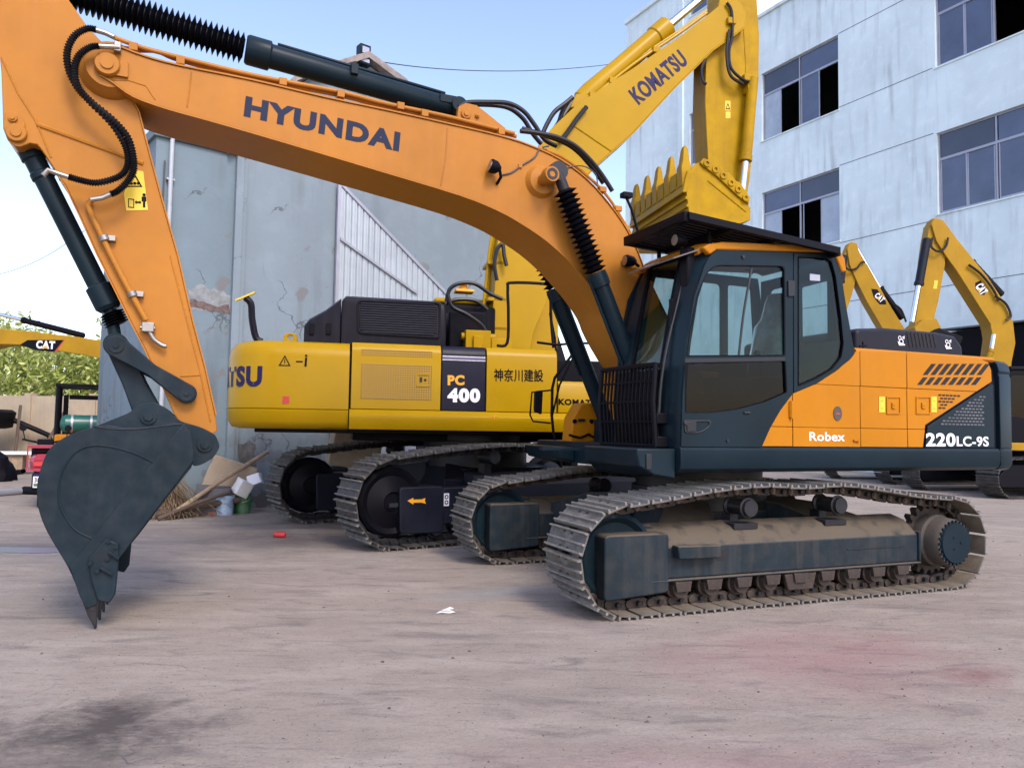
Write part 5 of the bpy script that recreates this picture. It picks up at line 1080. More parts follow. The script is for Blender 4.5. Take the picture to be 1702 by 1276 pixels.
# ============================================================ YELLOW EXCAVATOR (frame KM: x to its front, y away from us; undercarriage turned by 21 degrees)
KM = Fr(-.49, 11.21, 13); KT = Fr(-.49, 11.21, 34); M21 = Matrix.Rotation(R(21), 4, 'Z')
kx = empty('excavator', KM.loc, KM.rz)
tag(kx, 'big yellow crawler excavator behind the orange one, its boom raised and bucket held high', 'excavator')
def K(pts, c): return KM.T(pts, c)
TP2 = track_path(-2.05, .53, .50, 2.2, .55, .46, [(1.7, 1.06), (1.1, 1.14), (.6, 1.17), (0, 1.165), (-.6, 1.17), (-1.2, 1.13), (-1.65, 1.08)])
pk = None
for s_, yc in ((-1, -1.37), (1, 1.37)):
    tr, pk = build_track(kx, TP2, 49, yc, .60, M=M21, mats=('shoe_dark', 'shoe_dark', 'dark_steel', 'shoe_steel'), big=True, proto=pk)
    A, B = yc - .18, yc + .18
    fr = MB(); fr.loft([[(x, A, .33), (x, A, .68), (x, A + .10, .80), (x, B - .05, .84), (x, B, .62), (x, B, .33)] for x in (-.95, 1.7)]); fr.box(-.949, 1.7, A - .02, B, .305, .3295); fr.xf(M21)
    tf = fr.build('track_frame', 'navy_dusty', kx, bevel=.012)
    ib = MB(); q = KT.T([(636, 822), (768, 815), (768, 888), (640, 897)], A - .02) if s_ < 0 else None
    ib.prism(rnd([(-1.98, .17), (-1.42, .15), (-1.42, .70), (-2.0, .70)], .05), A - .03, B); ib.box(-1.415, -.955, A - .004, B, .25, .68); ib.xf(M21); ic = ib.build('idler_cover', 'navy_dusty', tf, bevel=.015)
    if s_ < 0:
        mb = MB(); ya = A - .0305; pts = KT.T([(677, 832), (687, 827), (687, 830), (701, 829.5), (707, 827), (706, 832), (708, 837), (701, 835), (687, 835), (687, 838)], ya); mb.prism(pts, ya - .002, ya); mb.xf(M21); mb.build('arrow_mark', 'ink_orange', ic)
        mb = MB(); c_ = KT.T([(742, 830)], A - .005)[0]; mb.box(c_[0] - .035, c_[0] + .035, A - .0065, A - .0045, c_[1] - .075, c_[1] + .075); mb.mi = 1
        for dz in (-.032, .032): mb.plate(circ(c_[0], c_[1] + dz, .026, 14), [circ(c_[0], c_[1] + dz, .014, 14)], A - .0085, A - .007)
        mb.xf(M21); mb.build('number_plate', ['white_paint', 'black'], ic)
        c_ = KT.T([(655, 838)], ya)[0]; mb = MB(); mb.box(c_[0] - .06, c_[0] + .05, ya - .002, ya, c_[1] - .03, c_[1] + .015); mb.xf(M21); mb.build('dark_slot', 'room_dark', ic)
    il = MB(); il.lathe((-2.05, yc - .13, .53), (-2.05, yc + .13, .53), [(0, .05), (0, .10), (-.03, .12), (.03, .30), (.0, .36), (.03, .40), (.23, .40), (.26, .36), (.23, .30), (.26, .05)], 28); il.xf(M21); il.build('idler', 'black', tf)
    sp = MB(); sp.lathe((2.2, yc - .25, .55), (2.2, yc + .05, .55), [(0, .20), (.02, .27), (.22, .29), (.23, .38), (.28, .38), (.29, .2)], 28); sp.xf(M21); sp.build('final_drive', 'navy_dusty', tf)
    rp = None
    for k in range(8):
        r_ = MB(); x = -1.5 + k * .42
        if rp is None: r_.lathe((0, -.20, .215), (0, .20, .215), [(0, .05), (0, .09), (.05, .10), (.055, .125), (.08, .125), (.085, .10), (.31, .10), (.315, .125), (.34, .125), (.345, .1), (.4, .09), (.4, .05)], 18); rp = r_.build('track_roller', 'dark_steel', tf); o = rp
        else: o = rp.copy(); COL.objects.link(o); o.parent = tf
        o.matrix_basis = M21 @ Matrix.Translation((x, yc, 0))
    for x in (-.7, .7): r_ = MB(); r_.cyl((x, yc - .2, 1.03), (x, yc + .1, 1.03), .08); r_.box(x - .05, x + .05, yc - .03, yc + .12, .8, .95); r_.xf(M21); r_.build('carrier_roller', 'dark_steel', tf)
mb = MB(); mb.prism([(-.8, .45), (.8, .45), (.65, .85), (-.65, .85)], -.75, .75)
for sx in (-1, 1):
    for sy in (-1, 1): mb.loft([[(sx * x + dx, sy * y, z) for dx, z in ((-.3, z0), (.3, z0), (.3, z1), (-.3, z1))] for x, y, z0, z1 in ((.4, .3, .5, .9), (.9, 1.18, .36, .75))])
mb.xf(M21); mb.build('car_body', 'navy_dusty', kx, bevel=.015)
mb = MB(); mb.lathe((0, 0, .85), (0, 0, 1.32), [(0, .72), (.2, .72), (.21, .78), (.35, .78), (.36, .72), (.47, .72)], 40); mb.build('swing_bearing', 'dark_steel', kx)
mb = MB(); mb.box(-3.0, 2.0, -1.2, 1.2, 1.30, 1.36); mb.box(-1.8, 1.9, -.5, .5, 1.2, 1.2995); mb.box(-2.2, 1.7, -1.44, 1.44, 1.3605, 2.3); mb.build('revolving_frame', 'black', kx, bevel=.01)  # tall box is an added dark backing, stops light showing through panel gaps
# counterweight, rounded at both rear corners
def arc_cw(ins, x0, hw=1.50, xr=-3.36, rr=.62):
    P = [(x0, -hw + ins)]; cx, cy = xr + rr, -hw + rr
    for k in range(11): a = -math.pi / 2 - (math.pi / 2 - .10) * k / 10; P.append((cx + (rr - ins) * math.cos(a), cy + (rr - ins) * math.sin(a)))
    P.append((xr - .10 + ins, 0))
    P += [(x, -y) for x, y in P[-2::-1]]
    return P
xcw = K([(581, 640)], -1.5)[0][0] - .008
zt = K([(540, 567)], -1.5)[0][1]; zb_ = 1.345; zs = K([(540, 681)], -1.5)[0][1]
mb = MB(); prof = [(zb_, .16), (zb_ + .02, .06), (zb_ + .09, .012), (zs - .012, 0), (zs, .016), (zs + .012, 0), (zt - .20, .0), (zt - .10, .025), (zt - .03, .08), (zt, .17), (zt + .008, .35)]
mb.loft([[(x, y, z) for x, y in arc_cw(i, xcw)] for z, i in prof])
kc = mb.build('counterweight', 'yellow', kx, ang=50)
x, z = K([(483, 562)], -1.0)[0]; mb = MB(); mb.plate([(x - .09, zt - .01), (x + .09, zt - .01), (x + .085, z + .02), (x + .05, z + .06), (x - .05, z + .06), (x - .085, z + .02)], [circ(x, z + .005, .032, 16)], -1.05, -1.0); mb.build('lifting_eye', 'yellow', kc, bevel=.01)
# lettering that wraps round the counterweight corner: outline position by arc length, measured backwards from the side panel
PL_ = arc_cw(-.002, xcw); ac = [0.]
for p, q in zip(PL_, PL_[1:]): ac.append(ac[-1] + math.hypot(q[0] - p[0], q[1] - p[1]))
def wrap(s_, off):
    s_ = max(0, min(s_, ac[-1] - 1e-4)); i = max(k for k in range(len(ac) - 1) if ac[k] <= s_); t = (s_ - ac[i]) / (ac[i + 1] - ac[i]); p, q = PL_[i], PL_[i + 1]
    x, y = p[0] + (q[0] - p[0]) * t, p[1] + (q[1] - p[1]) * t; dx, dy = q[0] - p[0], q[1] - p[1]; l = math.hypot(dx, dy); return x + dy / l * 0 - (-dy) / l * 0 + (dy / l) * off, y - dx / l * off
# (the outline runs clockwise seen from above, so the outside lies along (dy, -dx) reversed)
def wrapf(off_s): return lambda q, off: ((lambda w_: (w_[0], w_[1], q.y))(wrap(off_s - q.x, -off)))
S_end = 1.10 + .62 * .55
mb = MB(); text_mb(mb, 'KOMATSU', (-1.62, 0), (0, 0), .235, 0, .004, .045, fn=None) if False else None
zK = 1.86
mb = MB(); text_mb(mb, 'KOMATSU', (-1.55, zK), (0, zK), .235, 0, .004, .045, fn=wrapf(1.02)); mb.build('lettering', 'ink_blue', kc)
def flat(pts, y, t=.002, mi=0, mb=None):
    mb = mb or MB(); mb.mi = mi; mb.prism(K(pts, y), y - t, y - .0003); return mb
mb = MB(); tw = K([(435, 617), (449, 617), (442, 600)], -1.5); sx_ = -1.49
def wt(p, off=.0): return wrap(xcw - p[0], -off)
def wprism(mb, pts, off=.003):
    v0 = [(*wt(p, off), p[1]) for p in pts]; n = len(v0); mb.add(v0, [tuple(range(n))])
mb = MB(); mb.mi = 1
tri_ = [(-2.72, 2.10), (-2.58, 2.10), (-2.65, 2.23)]; tin = [(-2.70, 2.112), (-2.60, 2.112), (-2.65, 2.205)]
for a_, b_, c_, d_ in ((0, 1, 1, 0), (1, 2, 2, 1), (2, 0, 0, 2)): wprism(mb, [tri_[a_], tri_[b_], tin[c_], tin[d_]])
wprism(mb, [(-2.655, 2.13), (-2.645, 2.13), (-2.645, 2.18), (-2.655, 2.18)]); wprism(mb, [(-2.52, 2.15), (-2.44, 2.15), (-2.44, 2.165), (-2.52, 2.165)]); wprism(mb, [(-2.42, 2.10), (-2.395, 2.10), (-2.39, 2.21), (-2.415, 2.21)]); wprism(mb, [(-2.415, 2.22), (-2.39, 2.22), (-2.39, 2.245), (-2.415, 2.245)])
mb.build('warning_sticker', ['sticker', 'black'], kc)
mb = MB(); wprism(mb, [(-2.66, 1.65), (-2.585, 1.65), (-2.585, 1.735), (-2.66, 1.735)]); mb.build('reflector', 'red', kc)
# side panels
def kpanel(pts, name, m_, par=kx, y0=-1.5, y1=-1.46, bevel=.006): mb = MB(); mb.prism(K(pts, y0), y0, y1); return mb.build(name, m_, par, bevel=bevel)
zt2_, zl = K([(660, 571)], -1.5)[0][1], K([(660, 681)], -1.5)[0][1]
def kbox(pa, pb, name, m_, z0=None, z1=None, chamf=.07, y0=-1.5):
    x0 = K([(pa, 640)], -1.5)[0][0] + .004; x1 = K([(pb, 640)], -1.5)[0][0] - .004; z0 = z0 or zl + .004; z1 = z1 or zt2_
    mb = MB(); mb.loft([[(x, y, z) for y, z in ((y0, z0), (y0, z1 - chamf * 1.6), (y0 + chamf * .3, z1 - chamf * .6), (y0 + chamf, z1), (-.9, z1 + .01), (-.9, z0))] for x in (x0, x1)]); return mb.build(name, m_, kx, bevel=.006)
p1_ = kbox(583, 733, 'side_panel', 'yellow'); p2_ = kbox(733.5, 807, 'side_panel', 'panel_navy'); p3_ = kbox(808, 926, 'side_panel', 'yellow')
mb = MB(); mb.box(K([(600, 640)], -1.5)[0][0], K([(717, 640)], -1.5)[0][0], -1.503, -1.5005, K([(660, 664)], -1.5)[0][1], K([(660, 605)], -1.5)[0][1]); mb.build('grille', 'perforated', p1_)
mb = MB(); mb.box(K([(599, 640)], -1.5)[0][0], K([(717, 640)], -1.5)[0][0], -1.503, -1.5005, K([(660, 592)], -1.5)[0][1], K([(660, 582)], -1.5)[0][1]); mb.build('grille', 'perforated', p1_)
a_ = K([(692, 621), (715, 621), (715, 642), (692, 642)], -1.503); mb = MB(); cx = (a_[0][0] + a_[1][0]) / 2; cz = (a_[0][1] + a_[2][1]) / 2
mb.plate(a_, [[(cx + (p[0] - cx) * .82, cz + (p[1] - cz) * .78) for p in a_]], -1.512, -1.5035); mb.box(cx - .05, cx + .05, -1.508, -1.5035, cz - .045, cz + .045); mb.mi = 1; mb.box(cx - .045, cx - .01, -1.51, -1.5085, cz - .03, cz + .035); mb.cyl((cx + .025, -1.513, cz), (cx + .025, -1.5085, cz), .018); mb.build('latch', ['yellow', 'dark_steel'], p1_, bevel=.001)
mb = MB()
for z0p, z1p, mi in ((575, 582, 0), (584.5, 592, 0), (593.5, 598, 0), (582.3, 584, 1), (592.2, 593.4, 1), (598.4, 599.4, 1)):
    mb.mi = mi; zz0, zz1 = K([(770, z1p)], -1.5)[0][1], K([(770, z0p)], -1.5)[0][1]; mb.box(K([(734.5, 640)], -1.5)[0][0], K([(806, 640)], -1.5)[0][0], -1.5035, -1.5005, min(zz0, zt2_ - .13), min(zz1, zt2_ - .115)) if zz0 < zt2_ - .13 else None
mb.build('stripe', ['purple_grey', 'white_paint'], p2_)
mb = MB(); a_, b_ = K([(744, 639), (772, 639)], -1.5); text_mb(mb, 'PC', a_, b_, .12, -1.5005, .003, .05); mb.build('lettering', 'ink_orange', p2_)
mb = MB(); a_, b_ = K([(743.5, 666.5), (798, 667)], -1.5); text_mb(mb, '400', a_, b_, .165, -1.5005, .003, .06); mb.build('lettering', 'white_paint', p2_)
mb = MB(); a_, b_ = K([(822, 634), (931, 638)], -1.5)
a_, b_ = K([(821, 634), (903, 635)], -1.5); text_mb(mb, '神奈川建設', a_, b_, .165, -1.5005, .003, .016); mb.build('lettering', 'black', p3_)
# lower front box, step in height
zf = K([(960, 634)], -1.5)[0][1]
x0 = K([(927, 640)], -1.5)[0][0] + .01; mb = MB(); mb.loft([[(x, y, z) for y, z in ((-1.5, zl + .004), (-1.5, zf - .06), (-1.46, zf), (-.9, zf), (-.9, zl))] for x in (x0, 1.85)]); p4_ = mb.build('tool_box', 'yellow', kx, bevel=.008)
mb = MB(); a_, b_ = K([(925.5, 672), (1000, 674)], -1.5); a_ = (max(a_[0], x0 + .003), a_[1]); text_mb(mb, 'KOMATSU', a_, b_, .075, -1.5005, .002, .045); mb.build('lettering', 'black', p4_)
# sill
x0 = xcw + .012; mb = MB(); mb.loft([[(x, y, z) for y, z in ((-1.50, zl - .002), (-1.58, zl - .07), (-1.585, zl - .12), (-1.53, 1.355), (-1.2, 1.35), (-1.2, zl - .002))] for x in (x0, 1.9)]); ks = mb.build('side_sill', 'yellow', kx, bevel=.005)
x, z = K([(822, 692)], -1.58)[0]; mb = MB(); mb.box(x - .03, x + .03, -1.586, -1.56, z - .005, z + .005); mb.box(x - .005, x + .005, -1.586, -1.56, z - .03, z + .03); mb.build('cross_mark', 'ink_orange', ks)
# black engine hood with louvred side
yb = -1.25
e1 = K([(505, 566), (506, 540), (512, 520), (528, 510), (570, 497)], yb); 
xa = K([(505, 560)], yb)[0][0]; xm = K([(574, 560)], yb)[0][0]; xe = K([(741, 560)], yb)[0][0]; z1_ = K([(650, 494)], yb)[0][1]; zq = K([(510, 528)], yb)[0][1]
def hr_(x, zt, r_=.10, hw=1.25): return [(x, -hw, zt2_ - .02), (x, -hw + .005, zt - r_), (x, -hw + r_ * .3, zt - r_ * .3), (x, -hw + r_, zt), (x, hw - r_, zt), (x, hw - r_ * .3, zt - r_ * .3), (x, hw, zt - r_), (x, hw, zt2_ - .02)]
mb = MB(); mb.loft([hr_(xa, zq - .08), hr_(xa + .06, zq), hr_(xa + .25, zq + .12), hr_(xm - .06, z1_ - .03)]); eh = mb.build('engine_hood', 'hood_black', kx, bevel=.01)
mb = MB(); mb.loft([hr_(xm - .055, z1_ - .06, .1, 1.27), hr_(xm, z1_, .1, 1.27), hr_(xe - .1, z1_ - .01, .1, 1.27), hr_(xe - .02, z1_ - .05, .1, 1.27), hr_(xe, z1_ - .12, .1, 1.26)]); eh2 = mb.build('engine_hood', 'hood_black', kx, bevel=.01)
lv_ = rnd(K([(596, 501), (730, 505), (729, 560), (598, 552)], -1.275), .06); mb = MB(); cx = sum(p[0] for p in lv_) / len(lv_); cz = sum(p[1] for p in lv_) / len(lv_)
mb.plate([(cx + (p[0] - cx) * 1.05, cz + (p[1] - cz) * 1.09) for p in lv_], [lv_], -1.292, -1.262); mb.mi = 1; mb.prism(lv_, -1.276, -1.272); mb.build('louvre_frame', ['hood_black', 'room_dark'], eh2, bevel=.006)
x0_, x1_ = min(p[0] for p in lv_) + .02, max(p[0] for p in lv_) - .02; z0_, z1b = min(p[1] for p in lv_) + .02, max(p[1] for p in lv_) - .02
for k in range(14): zz = z0_ + (z1b - z0_) * k / 13; mb = MB(); mb.prism([(-1.290, zz), (-1.278, zz + .02), (-1.278, zz + .024), (-1.292, zz + .004)], x0_ + (.04 if k in (0, 13) else 0), x1_ - (.04 if k in (0, 13) else 0), 'x'); mb.build('slat', 'hood_grey', eh2)
for px in (518, 546): x, z = K([(px, 550)], -1.262)[0]; mb = MB(); mb.box(x - .03, x + .03, -1.275, -1.251, z - .04, z + .10); mb.build('hood_latch', 'black', eh, bevel=.004)
# cab on the far side
mb = MB(); cx0, cx1, cy0, cy1 = -.62, 1.45, .45, 1.45
mb.plate([(cx0, 1.5), (cx1, 1.5), (cx1 + .05, 2.4), (cx1 - .25, 3.28), (cx0 + .1, 3.28), (cx0, 3.1)], [rnd([(cx0 + .12, 2.4), (cx1 - .1, 2.4), (cx1 - .3, 3.15), (cx0 + .15, 3.15)], .08)], cy0, cy0 + .05)
mb.plate([(cx0, 1.5), (cx1, 1.5), (cx1 + .05, 2.4), (cx1 - .25, 3.28), (cx0 + .1, 3.28), (cx0, 3.1)], [rnd([(cx0 + .12, 2.2), (cx1 - .1, 2.2), (cx1 - .3, 3.15), (cx0 + .15, 3.15)], .08)], cy1 - .05, cy1)
mb.plate([(cy0 + .052, 1.5), (cy1 - .052, 1.5), (cy1 - .052, 3.2), (cy0 + .052, 3.2)], [[(cy0 + .12, 2.4), (cy1 - .12, 2.4), (cy1 - .12, 3.1), (cy0 + .12, 3.1)]], cx0 + .01, cx0 + .05, 'x'); kcab = mb.build('cab', 'hood_black', kx, bevel=.01)
mb = MB(); mb.loft([[(x, y, z) for x, y in ((cx0, cy0 - .03), (cx1 - .2, cy0 - .03), (cx1 - .2, cy1 + .03), (cx0, cy1 + .03))] for z in (3.281, 3.36)]); mb.build('cab_roof', 'yellow', kx, bevel=.03)
mb = MB(); mb.box(cx0 + .1, cx1 - .1, cy0 + .02, cy0 + .026, 2.35, 3.2); mb.build('window', 'cab_glass', kcab)
mb = MB(); mb.box(.05, .25, .75, 1.2, 2.2, 3.0); mb.box(.05, .6, .7, 1.25, 2.0, 2.2); mb.build('seat', 'black', kcab, bevel=.05)
mb = MB(); mb.box(cx0 + .1, cx0 + 1.1, cy0 - .35, cy0 - .1, 3.05, 3.2); mb.build('roof_box', 'black', kx, bevel=.02)
# control valve clutter around the boom foot
mb = MB(); x, z = K([(790, 562)], -.7)[0]; mb.box(x - .15, x + .2, -.8, -.55, 2.40, z + .1); mb.box(x - .05, x + .08, -.85, -.81, 2.45, z + .02); mb.cyl((x - .2, -.7, z + .02), (x + .28, -.7, z + .02), .05); mb.box(x + .21, x + .5, -.78, -.6, 2.38, z - .0); mb.build('control_valve', 'yellow', kx, bevel=.01)
mb = MB(); x, z = K([(775, 540)], -.5)[0]; mb.box(x - .25, x + .30, -.5, .3, 2.40, z + .2); mb.cyl((x + .3, -.35, 2.4), (x + .3, -.35, z + .28), .14); mb.build('pump_cover', 'black', kx, bevel=.03)
for pts, y in (([(742, 500), (748, 480), (765, 471), (790, 472), (815, 488), (835, 497)], -.6), ([(740, 505), (760, 498), (790, 500), (810, 515)], -.7), ([(744, 490), (752, 510), (775, 522), (800, 540), (812, 560)], -.75), ([(826, 466), (822, 440), (826, 416), (835, 406), (838, 425), (842, 442)], -.45)):
    mb = MB(); mb.tube(cat([(x, y, z) for x, z in K(pts, y)], 6), .028, 8); mb.build('hose', 'hose', kx)
mb = MB(); x, z = K([(772, 478)], -.6)[0]; mb.box(x - .12, x + .14, -.62, -.4, z - .06, z - .02); mb.cyl((x, -.5, z - .02), (x, -.5, z + .06), .06); mb.build('beacon', 'ink_orange', kx, bevel=.01)
# handrail
def kr(pts, y=-1.3): return [(x, y, z) for x, z in K(pts, y)]
mb = MB(); mb.tube(cat(kr([(826, 574), (843, 570), (845, 520), (844, 478), (850, 470), (905, 472), (914, 480), (916, 530), (920, 578)]), 4), .02, 8); mb.tube(kr([(914, 520), (922, 560), (926, 600)]), .016); mb.build('handrail', 'black', kx)
# bent arm with a small mirror over the rear corner
mb = MB(); mb.tube(cat([(q.x, q.y, q.z) for q in (KM.P(435, 568, -.2), KM.P(425, 560, -.2), KM.P(419, 530, -.2), KM.P(417, 505, -.2), KM.P(408, 495, -.2))], 5), .045, 8); ma = mb.build('mirror_arm', 'hood_black', kx)
q = KM.P(408, 495, -.2); mb = MB(); mb.add([tuple(Vector((q.x, q.y, q.z)) + Vector(d)) for d in ((-.12, -.06, -.06), (.12, -.06, .06), (.12, .10, .08), (-.12, .10, -.04), (-.12, -.06, -.035), (.12, -.06, .085), (.12, .10, .105), (-.12, .10, -.015))], [(0, 1, 2, 3), (7, 6, 5, 4), (0, 4, 5, 1), (1, 5, 6, 2), (2, 6, 7, 3), (3, 7, 4, 0)]); mb.build('mirror', 'sticker', ma)
# boom: foot, bend (behind the orange boom), raised nose
kb = -.34
L1 = [(815, 582), (819, 520), (827, 400), (838, 350), (862, 300), (890, 250), (917, 213), (960, 173), (1053, 113), (1127, 63), (1173, 28), (1205, 2), (1228, 2), (1240, 20), (1238, 45), (1215, 62), (1185, 83), (1120, 147), (1053, 220), (993, 273), (955, 315), (930, 375), (918, 440), (912, 493), (887, 552), (882, 584)]
mb = MB(); mb.plate(K(L1, kb), [], kb, -kb); kbo = mb.build('boom', 'yellow', kx, bevel=.008)
mb = MB(); mb.sheet([(x, kb - .015, z) for x, z in K(L1[14:24], kb)], [(x, -kb + .015, z) for x, z in K(L1[14:24], kb)], .014, (.5, 0, -1)); mb.build('lower_flange', 'yellow', kbo)
mb = MB(); mb.prism(K([(898, 480), (940, 470), (940, 560), (938, 582), (882, 584)], kb), .05, .33); mb.build('boom_bracket', 'yellow', kbo, bevel=.01)
mb = MB(); mb.tube([(x, kb - .002, z) for x, z in K([(952, 208), (1017, 252)], kb)], .012, 6); mb.build('weld_seam', 'yellow', kbo)
mb = MB(); a_, b_ = K([(1061, 174), (1144, 104)], kb); text_mb(mb, 'KOMATSU', a_, b_, .26, kb - .001, .003, .036); mb.build('lettering', 'ink_blue', kbo)
for off, y in ((0, -.25), (7, -.12), (13, 0), (20, .1)):
    mb = MB(); mb.tube(cat([(x, y, z) for x, z in K([(809 + off, 582), (800 + off, 545), (806 + off, 500), (815 + off, 420), (820 + off, 390)], kb)], 5), .022, 8); mb.build('hydraulic_pipe', 'yellow', kbo)
for k in range(2):
    mb = MB(); mb.tube(cat([(x, -.2 + .1 * k, z) for x, z in K([(935, 205 - 4 * k), (975, 170 - 4 * k), (1053, 107 - 4 * k), (1127, 57 - 4 * k), (1175, 22 - 4 * k)], -.2 + .1 * k)], 5), .024, 8); mb.build('hydraulic_pipe', 'yellow', kbo)
for px, py in ((985, 160), (1018, 136), (1090, 85)): x, z = K([(px, py)], -.2)[0]; mb = MB(); mb.box(x - .06, x + .06, -.25, .0, z - .04, z + .05); mb.build('pipe_clamp', 'yellow', kbo, bevel=.005)
for py in (440, 500, 548): x, z = K([(815, py)], -.2)[0]; mb = MB(); mb.box(x - .06, x + .22, -.34, .12, z - .02, z + .03); mb.build('pipe_clamp', 'yellow', kbo, bevel=.005)
for pts, y in (([(975, 178), (960, 196), (943, 220), (930, 236)], -.4), ([(952, 162), (940, 172), (922, 186), (910, 205), (902, 222)], -.3), ([(945, 168), (935, 185), (928, 205), (915, 222)], -.2)):
    mb = MB(); mb.tube(cat([(x, y, z) for x, z in K(pts, y)], 5), .035, 8); mb.build('hose', 'hose', kbo)
# arm cylinder
a = KM.P(962, 171, 0); b = KM.P(1108, 46, 0); e = KM.P(1172, -8, 0); d = (b - a).normalized(); L_ = (b - a).length
cy = MB(); cy.lathe(a, b, [(0, .1), (.05, .15), (.25, .17), (L_ * .45, .155), (L_ - .3, .155), (L_ - .28, .175), (L_, .175), (L_ + .01, .1)], 28); co = cy.build('arm_cylinder', 'yellow', kx)
rd = MB(); rd.cyl(b, e, .065); rd.build('rod', 'chrome', co)
mb = MB(); mb.prism(K([(945, 182), (955, 160), (968, 158), (985, 165), (975, 180)], -.15), -.22, .22); mb.build('cylinder_bracket', 'yellow', kbo, bevel=.01)
# arm hanging down
sy = -.22
SO = [(1174, 90), (1190, 30), (1196, 0), (1200, -60), (1215, -110), (1240, -110), (1254, -50), (1258, 0), (1262, 60), (1261, 130), (1252, 240), (1246, 300), (1240, 335), (1215, 345), (1192, 330), (1178, 290), (1172, 170)]
mb = MB(); mb.plate(K(SO, sy), [], sy, -sy); ka = mb.build('arm', 'yellow_worn', kx, bevel=.008)
mb = MB(); mb.tube([(x, sy - .001, z) for x, z in K([(1235, 30), (1240, 110), (1233, 230), (1222, 320)], sy)], .012, 6); mb.build('stiffener', 'yellow_worn', ka)
for pts in ([(1208, 5), (1216, 20), (1217, 60), (1212, 85), (1216, 115), (1240, 135), (1258, 130)], [(1212, 50), (1208, 90), (1214, 125), (1235, 140)], [(1172, 100), (1166, 115), (1168, 135), (1174, 140)]):
    mb = MB(); mb.tube(cat([(x, sy - .16, z) for x, z in K(pts, sy - .16)], 6), .024, 8); mb.build('hose', 'hose', ka)
for px, py in ((1213, 38), (1240, 132), (1246, 150)): x, z = K([(px, py)], sy - .1)[0]; mb = MB(); mb.box(x - .07, x + .07, sy - .18, sy - .001, z - .05, z + .05); mb.build('hose_clamp', 'yellow_worn', ka, bevel=.008)
a = KM.P(1252, 128, -.36); b = KM.P(1239, 268, -.36); e = KM.P(1232, 330, -.36); mb = MB(); mb.lathe(a, b, [(0, .06), (.03, .085), ((b - a).length - .1, .085), ((b - a).length - .09, .10), ((b - a).length, .10)], 20); co = mb.build('bucket_cylinder', 'yellow_worn', kx); mb = MB(); mb.cyl(b, e, .055); mb.build('rod', 'chrome', co)
mb = MB(); mb.prism(K([(1205, 168), (1214, 168), (1214, 184), (1205, 184)], sy), sy - .002, sy - .0005); mb.prism(K([(1206, 186), (1214, 186), (1214, 197), (1206, 197)], sy), sy - .002, sy - .0005); mb.mi = 1
t_ = K([(1206, 182), (1213.5, 182), (1209.8, 171)], sy - .003); cx = sum(p[0] for p in t_) / 3; cz = sum(p[1] for p in t_) / 3; mb.plate(t_, [[(cx + (p[0] - cx) * .6, cz + (p[1] - cz) * .6) for p in t_]], sy - .004, sy - .0025); mb.build('warning_sticker', ['sticker', 'black'], ka)
# bucket, curled with its teeth up
BO = [(1140, 312), (1147, 283), (1156, 272), (1172, 268), (1206, 292), (1238, 322), (1246, 345), (1246, 366), (1228, 372), (1148, 370)]
y0, y1 = -.80, 1.30
mb = MB(); so_ = K(BO, y0); mb.prism(so_, y0, y0 + .03); mb.prism(so_, y1 - .03, y1)
run = so_[6:] + so_[:2]; mb.sheet([(x, y0 + .031, z) for x, z in run], [(x, y1 - .031, z) for x, z in run], .03, (1, 0, .3)); kbk = mb.build('bucket', 'yellow_worn', kx, bevel=.01)
for f in (.0, .22, .44, .66, .88):
    x = so_[9][0] + (so_[0][0] - so_[9][0]) * f; z = so_[9][1] + (so_[0][1] - so_[9][1]) * f; mb = MB(); mb.box(x - .03, x + .012, y0, y1, z - .0, z + .05); mb.build('wear_strip', 'yellow_worn', kbk, bevel=.008)
lip = K([(1134, 320), (1139, 296), (1143, 283), (1149, 283), (1146, 300), (1142, 320)], y0)
mb = MB(); mb.prism(lip, y0 - .01, y1 + .01); mb.build('cutting_edge', 'yellow_worn', kbk, bevel=.01)
lx, lz = lip[2]
for k in range(5):
    yk = y0 + .12 + k * (y1 - y0 - .24) / 4; mb = MB()
    mb.loft([[(x, y, z) for x, y in ((lx - dx, yk - w_), (lx + dx, yk - w_), (lx + dx, yk + w_), (lx - dx, yk + w_))] for z, dx, w_ in ((lz - .22, .07, .085), (lz + .06, .085, .09), (lz + .14, .06, .075), (lz + .16, .055, .075), (lz + .34, .035, .058), (lz + .40, .015, .045))]); mb.build('tooth', 'yellow_worn', kbk, bevel=.01)
    if k < 4: yk2 = yk + (y1 - y0 - .2) / 8; mb = MB(); mb.box(lx - .075, lx + .06, yk2 - .10, yk2 + .10, lz - .22, lz + .03); mb.build('lip_shroud', 'yellow_worn', kbk, bevel=.012)
mb = MB(); mb.prism(K([(1162, 271), (1168, 264), (1178, 268), (1186, 276), (1193, 276), (1203, 287), (1210, 288), (1222, 302), (1228, 304), (1238, 318), (1245, 330), (1243, 340), (1226, 328), (1190, 294), (1166, 276)], y0), y0 - .035, y0 - .001); kcu = mb.build('side_cutter', 'yellow_worn', kbk, bevel=.01)
for px, py in ((1173, 273), (1187, 283), (1200, 293), (1213, 305), (1225, 316), (1237, 330)): mb = MB(); x, z = K([(px, py)], y0)[0]; mb.plate(circ(x, z, .055, 12), [circ(x, z, .026, 10)], y0 - .055, y0 - .036); mb.build('bolt', 'yellow_worn', kbk)
seam = K([(1176, 300), (1240, 352)], y0 - .001); mb = MB(); mb.tube([(x, y0 - .001, z) for x, z in seam], .012, 6); mb.build('weld_bead', 'yellow_worn', kbk)

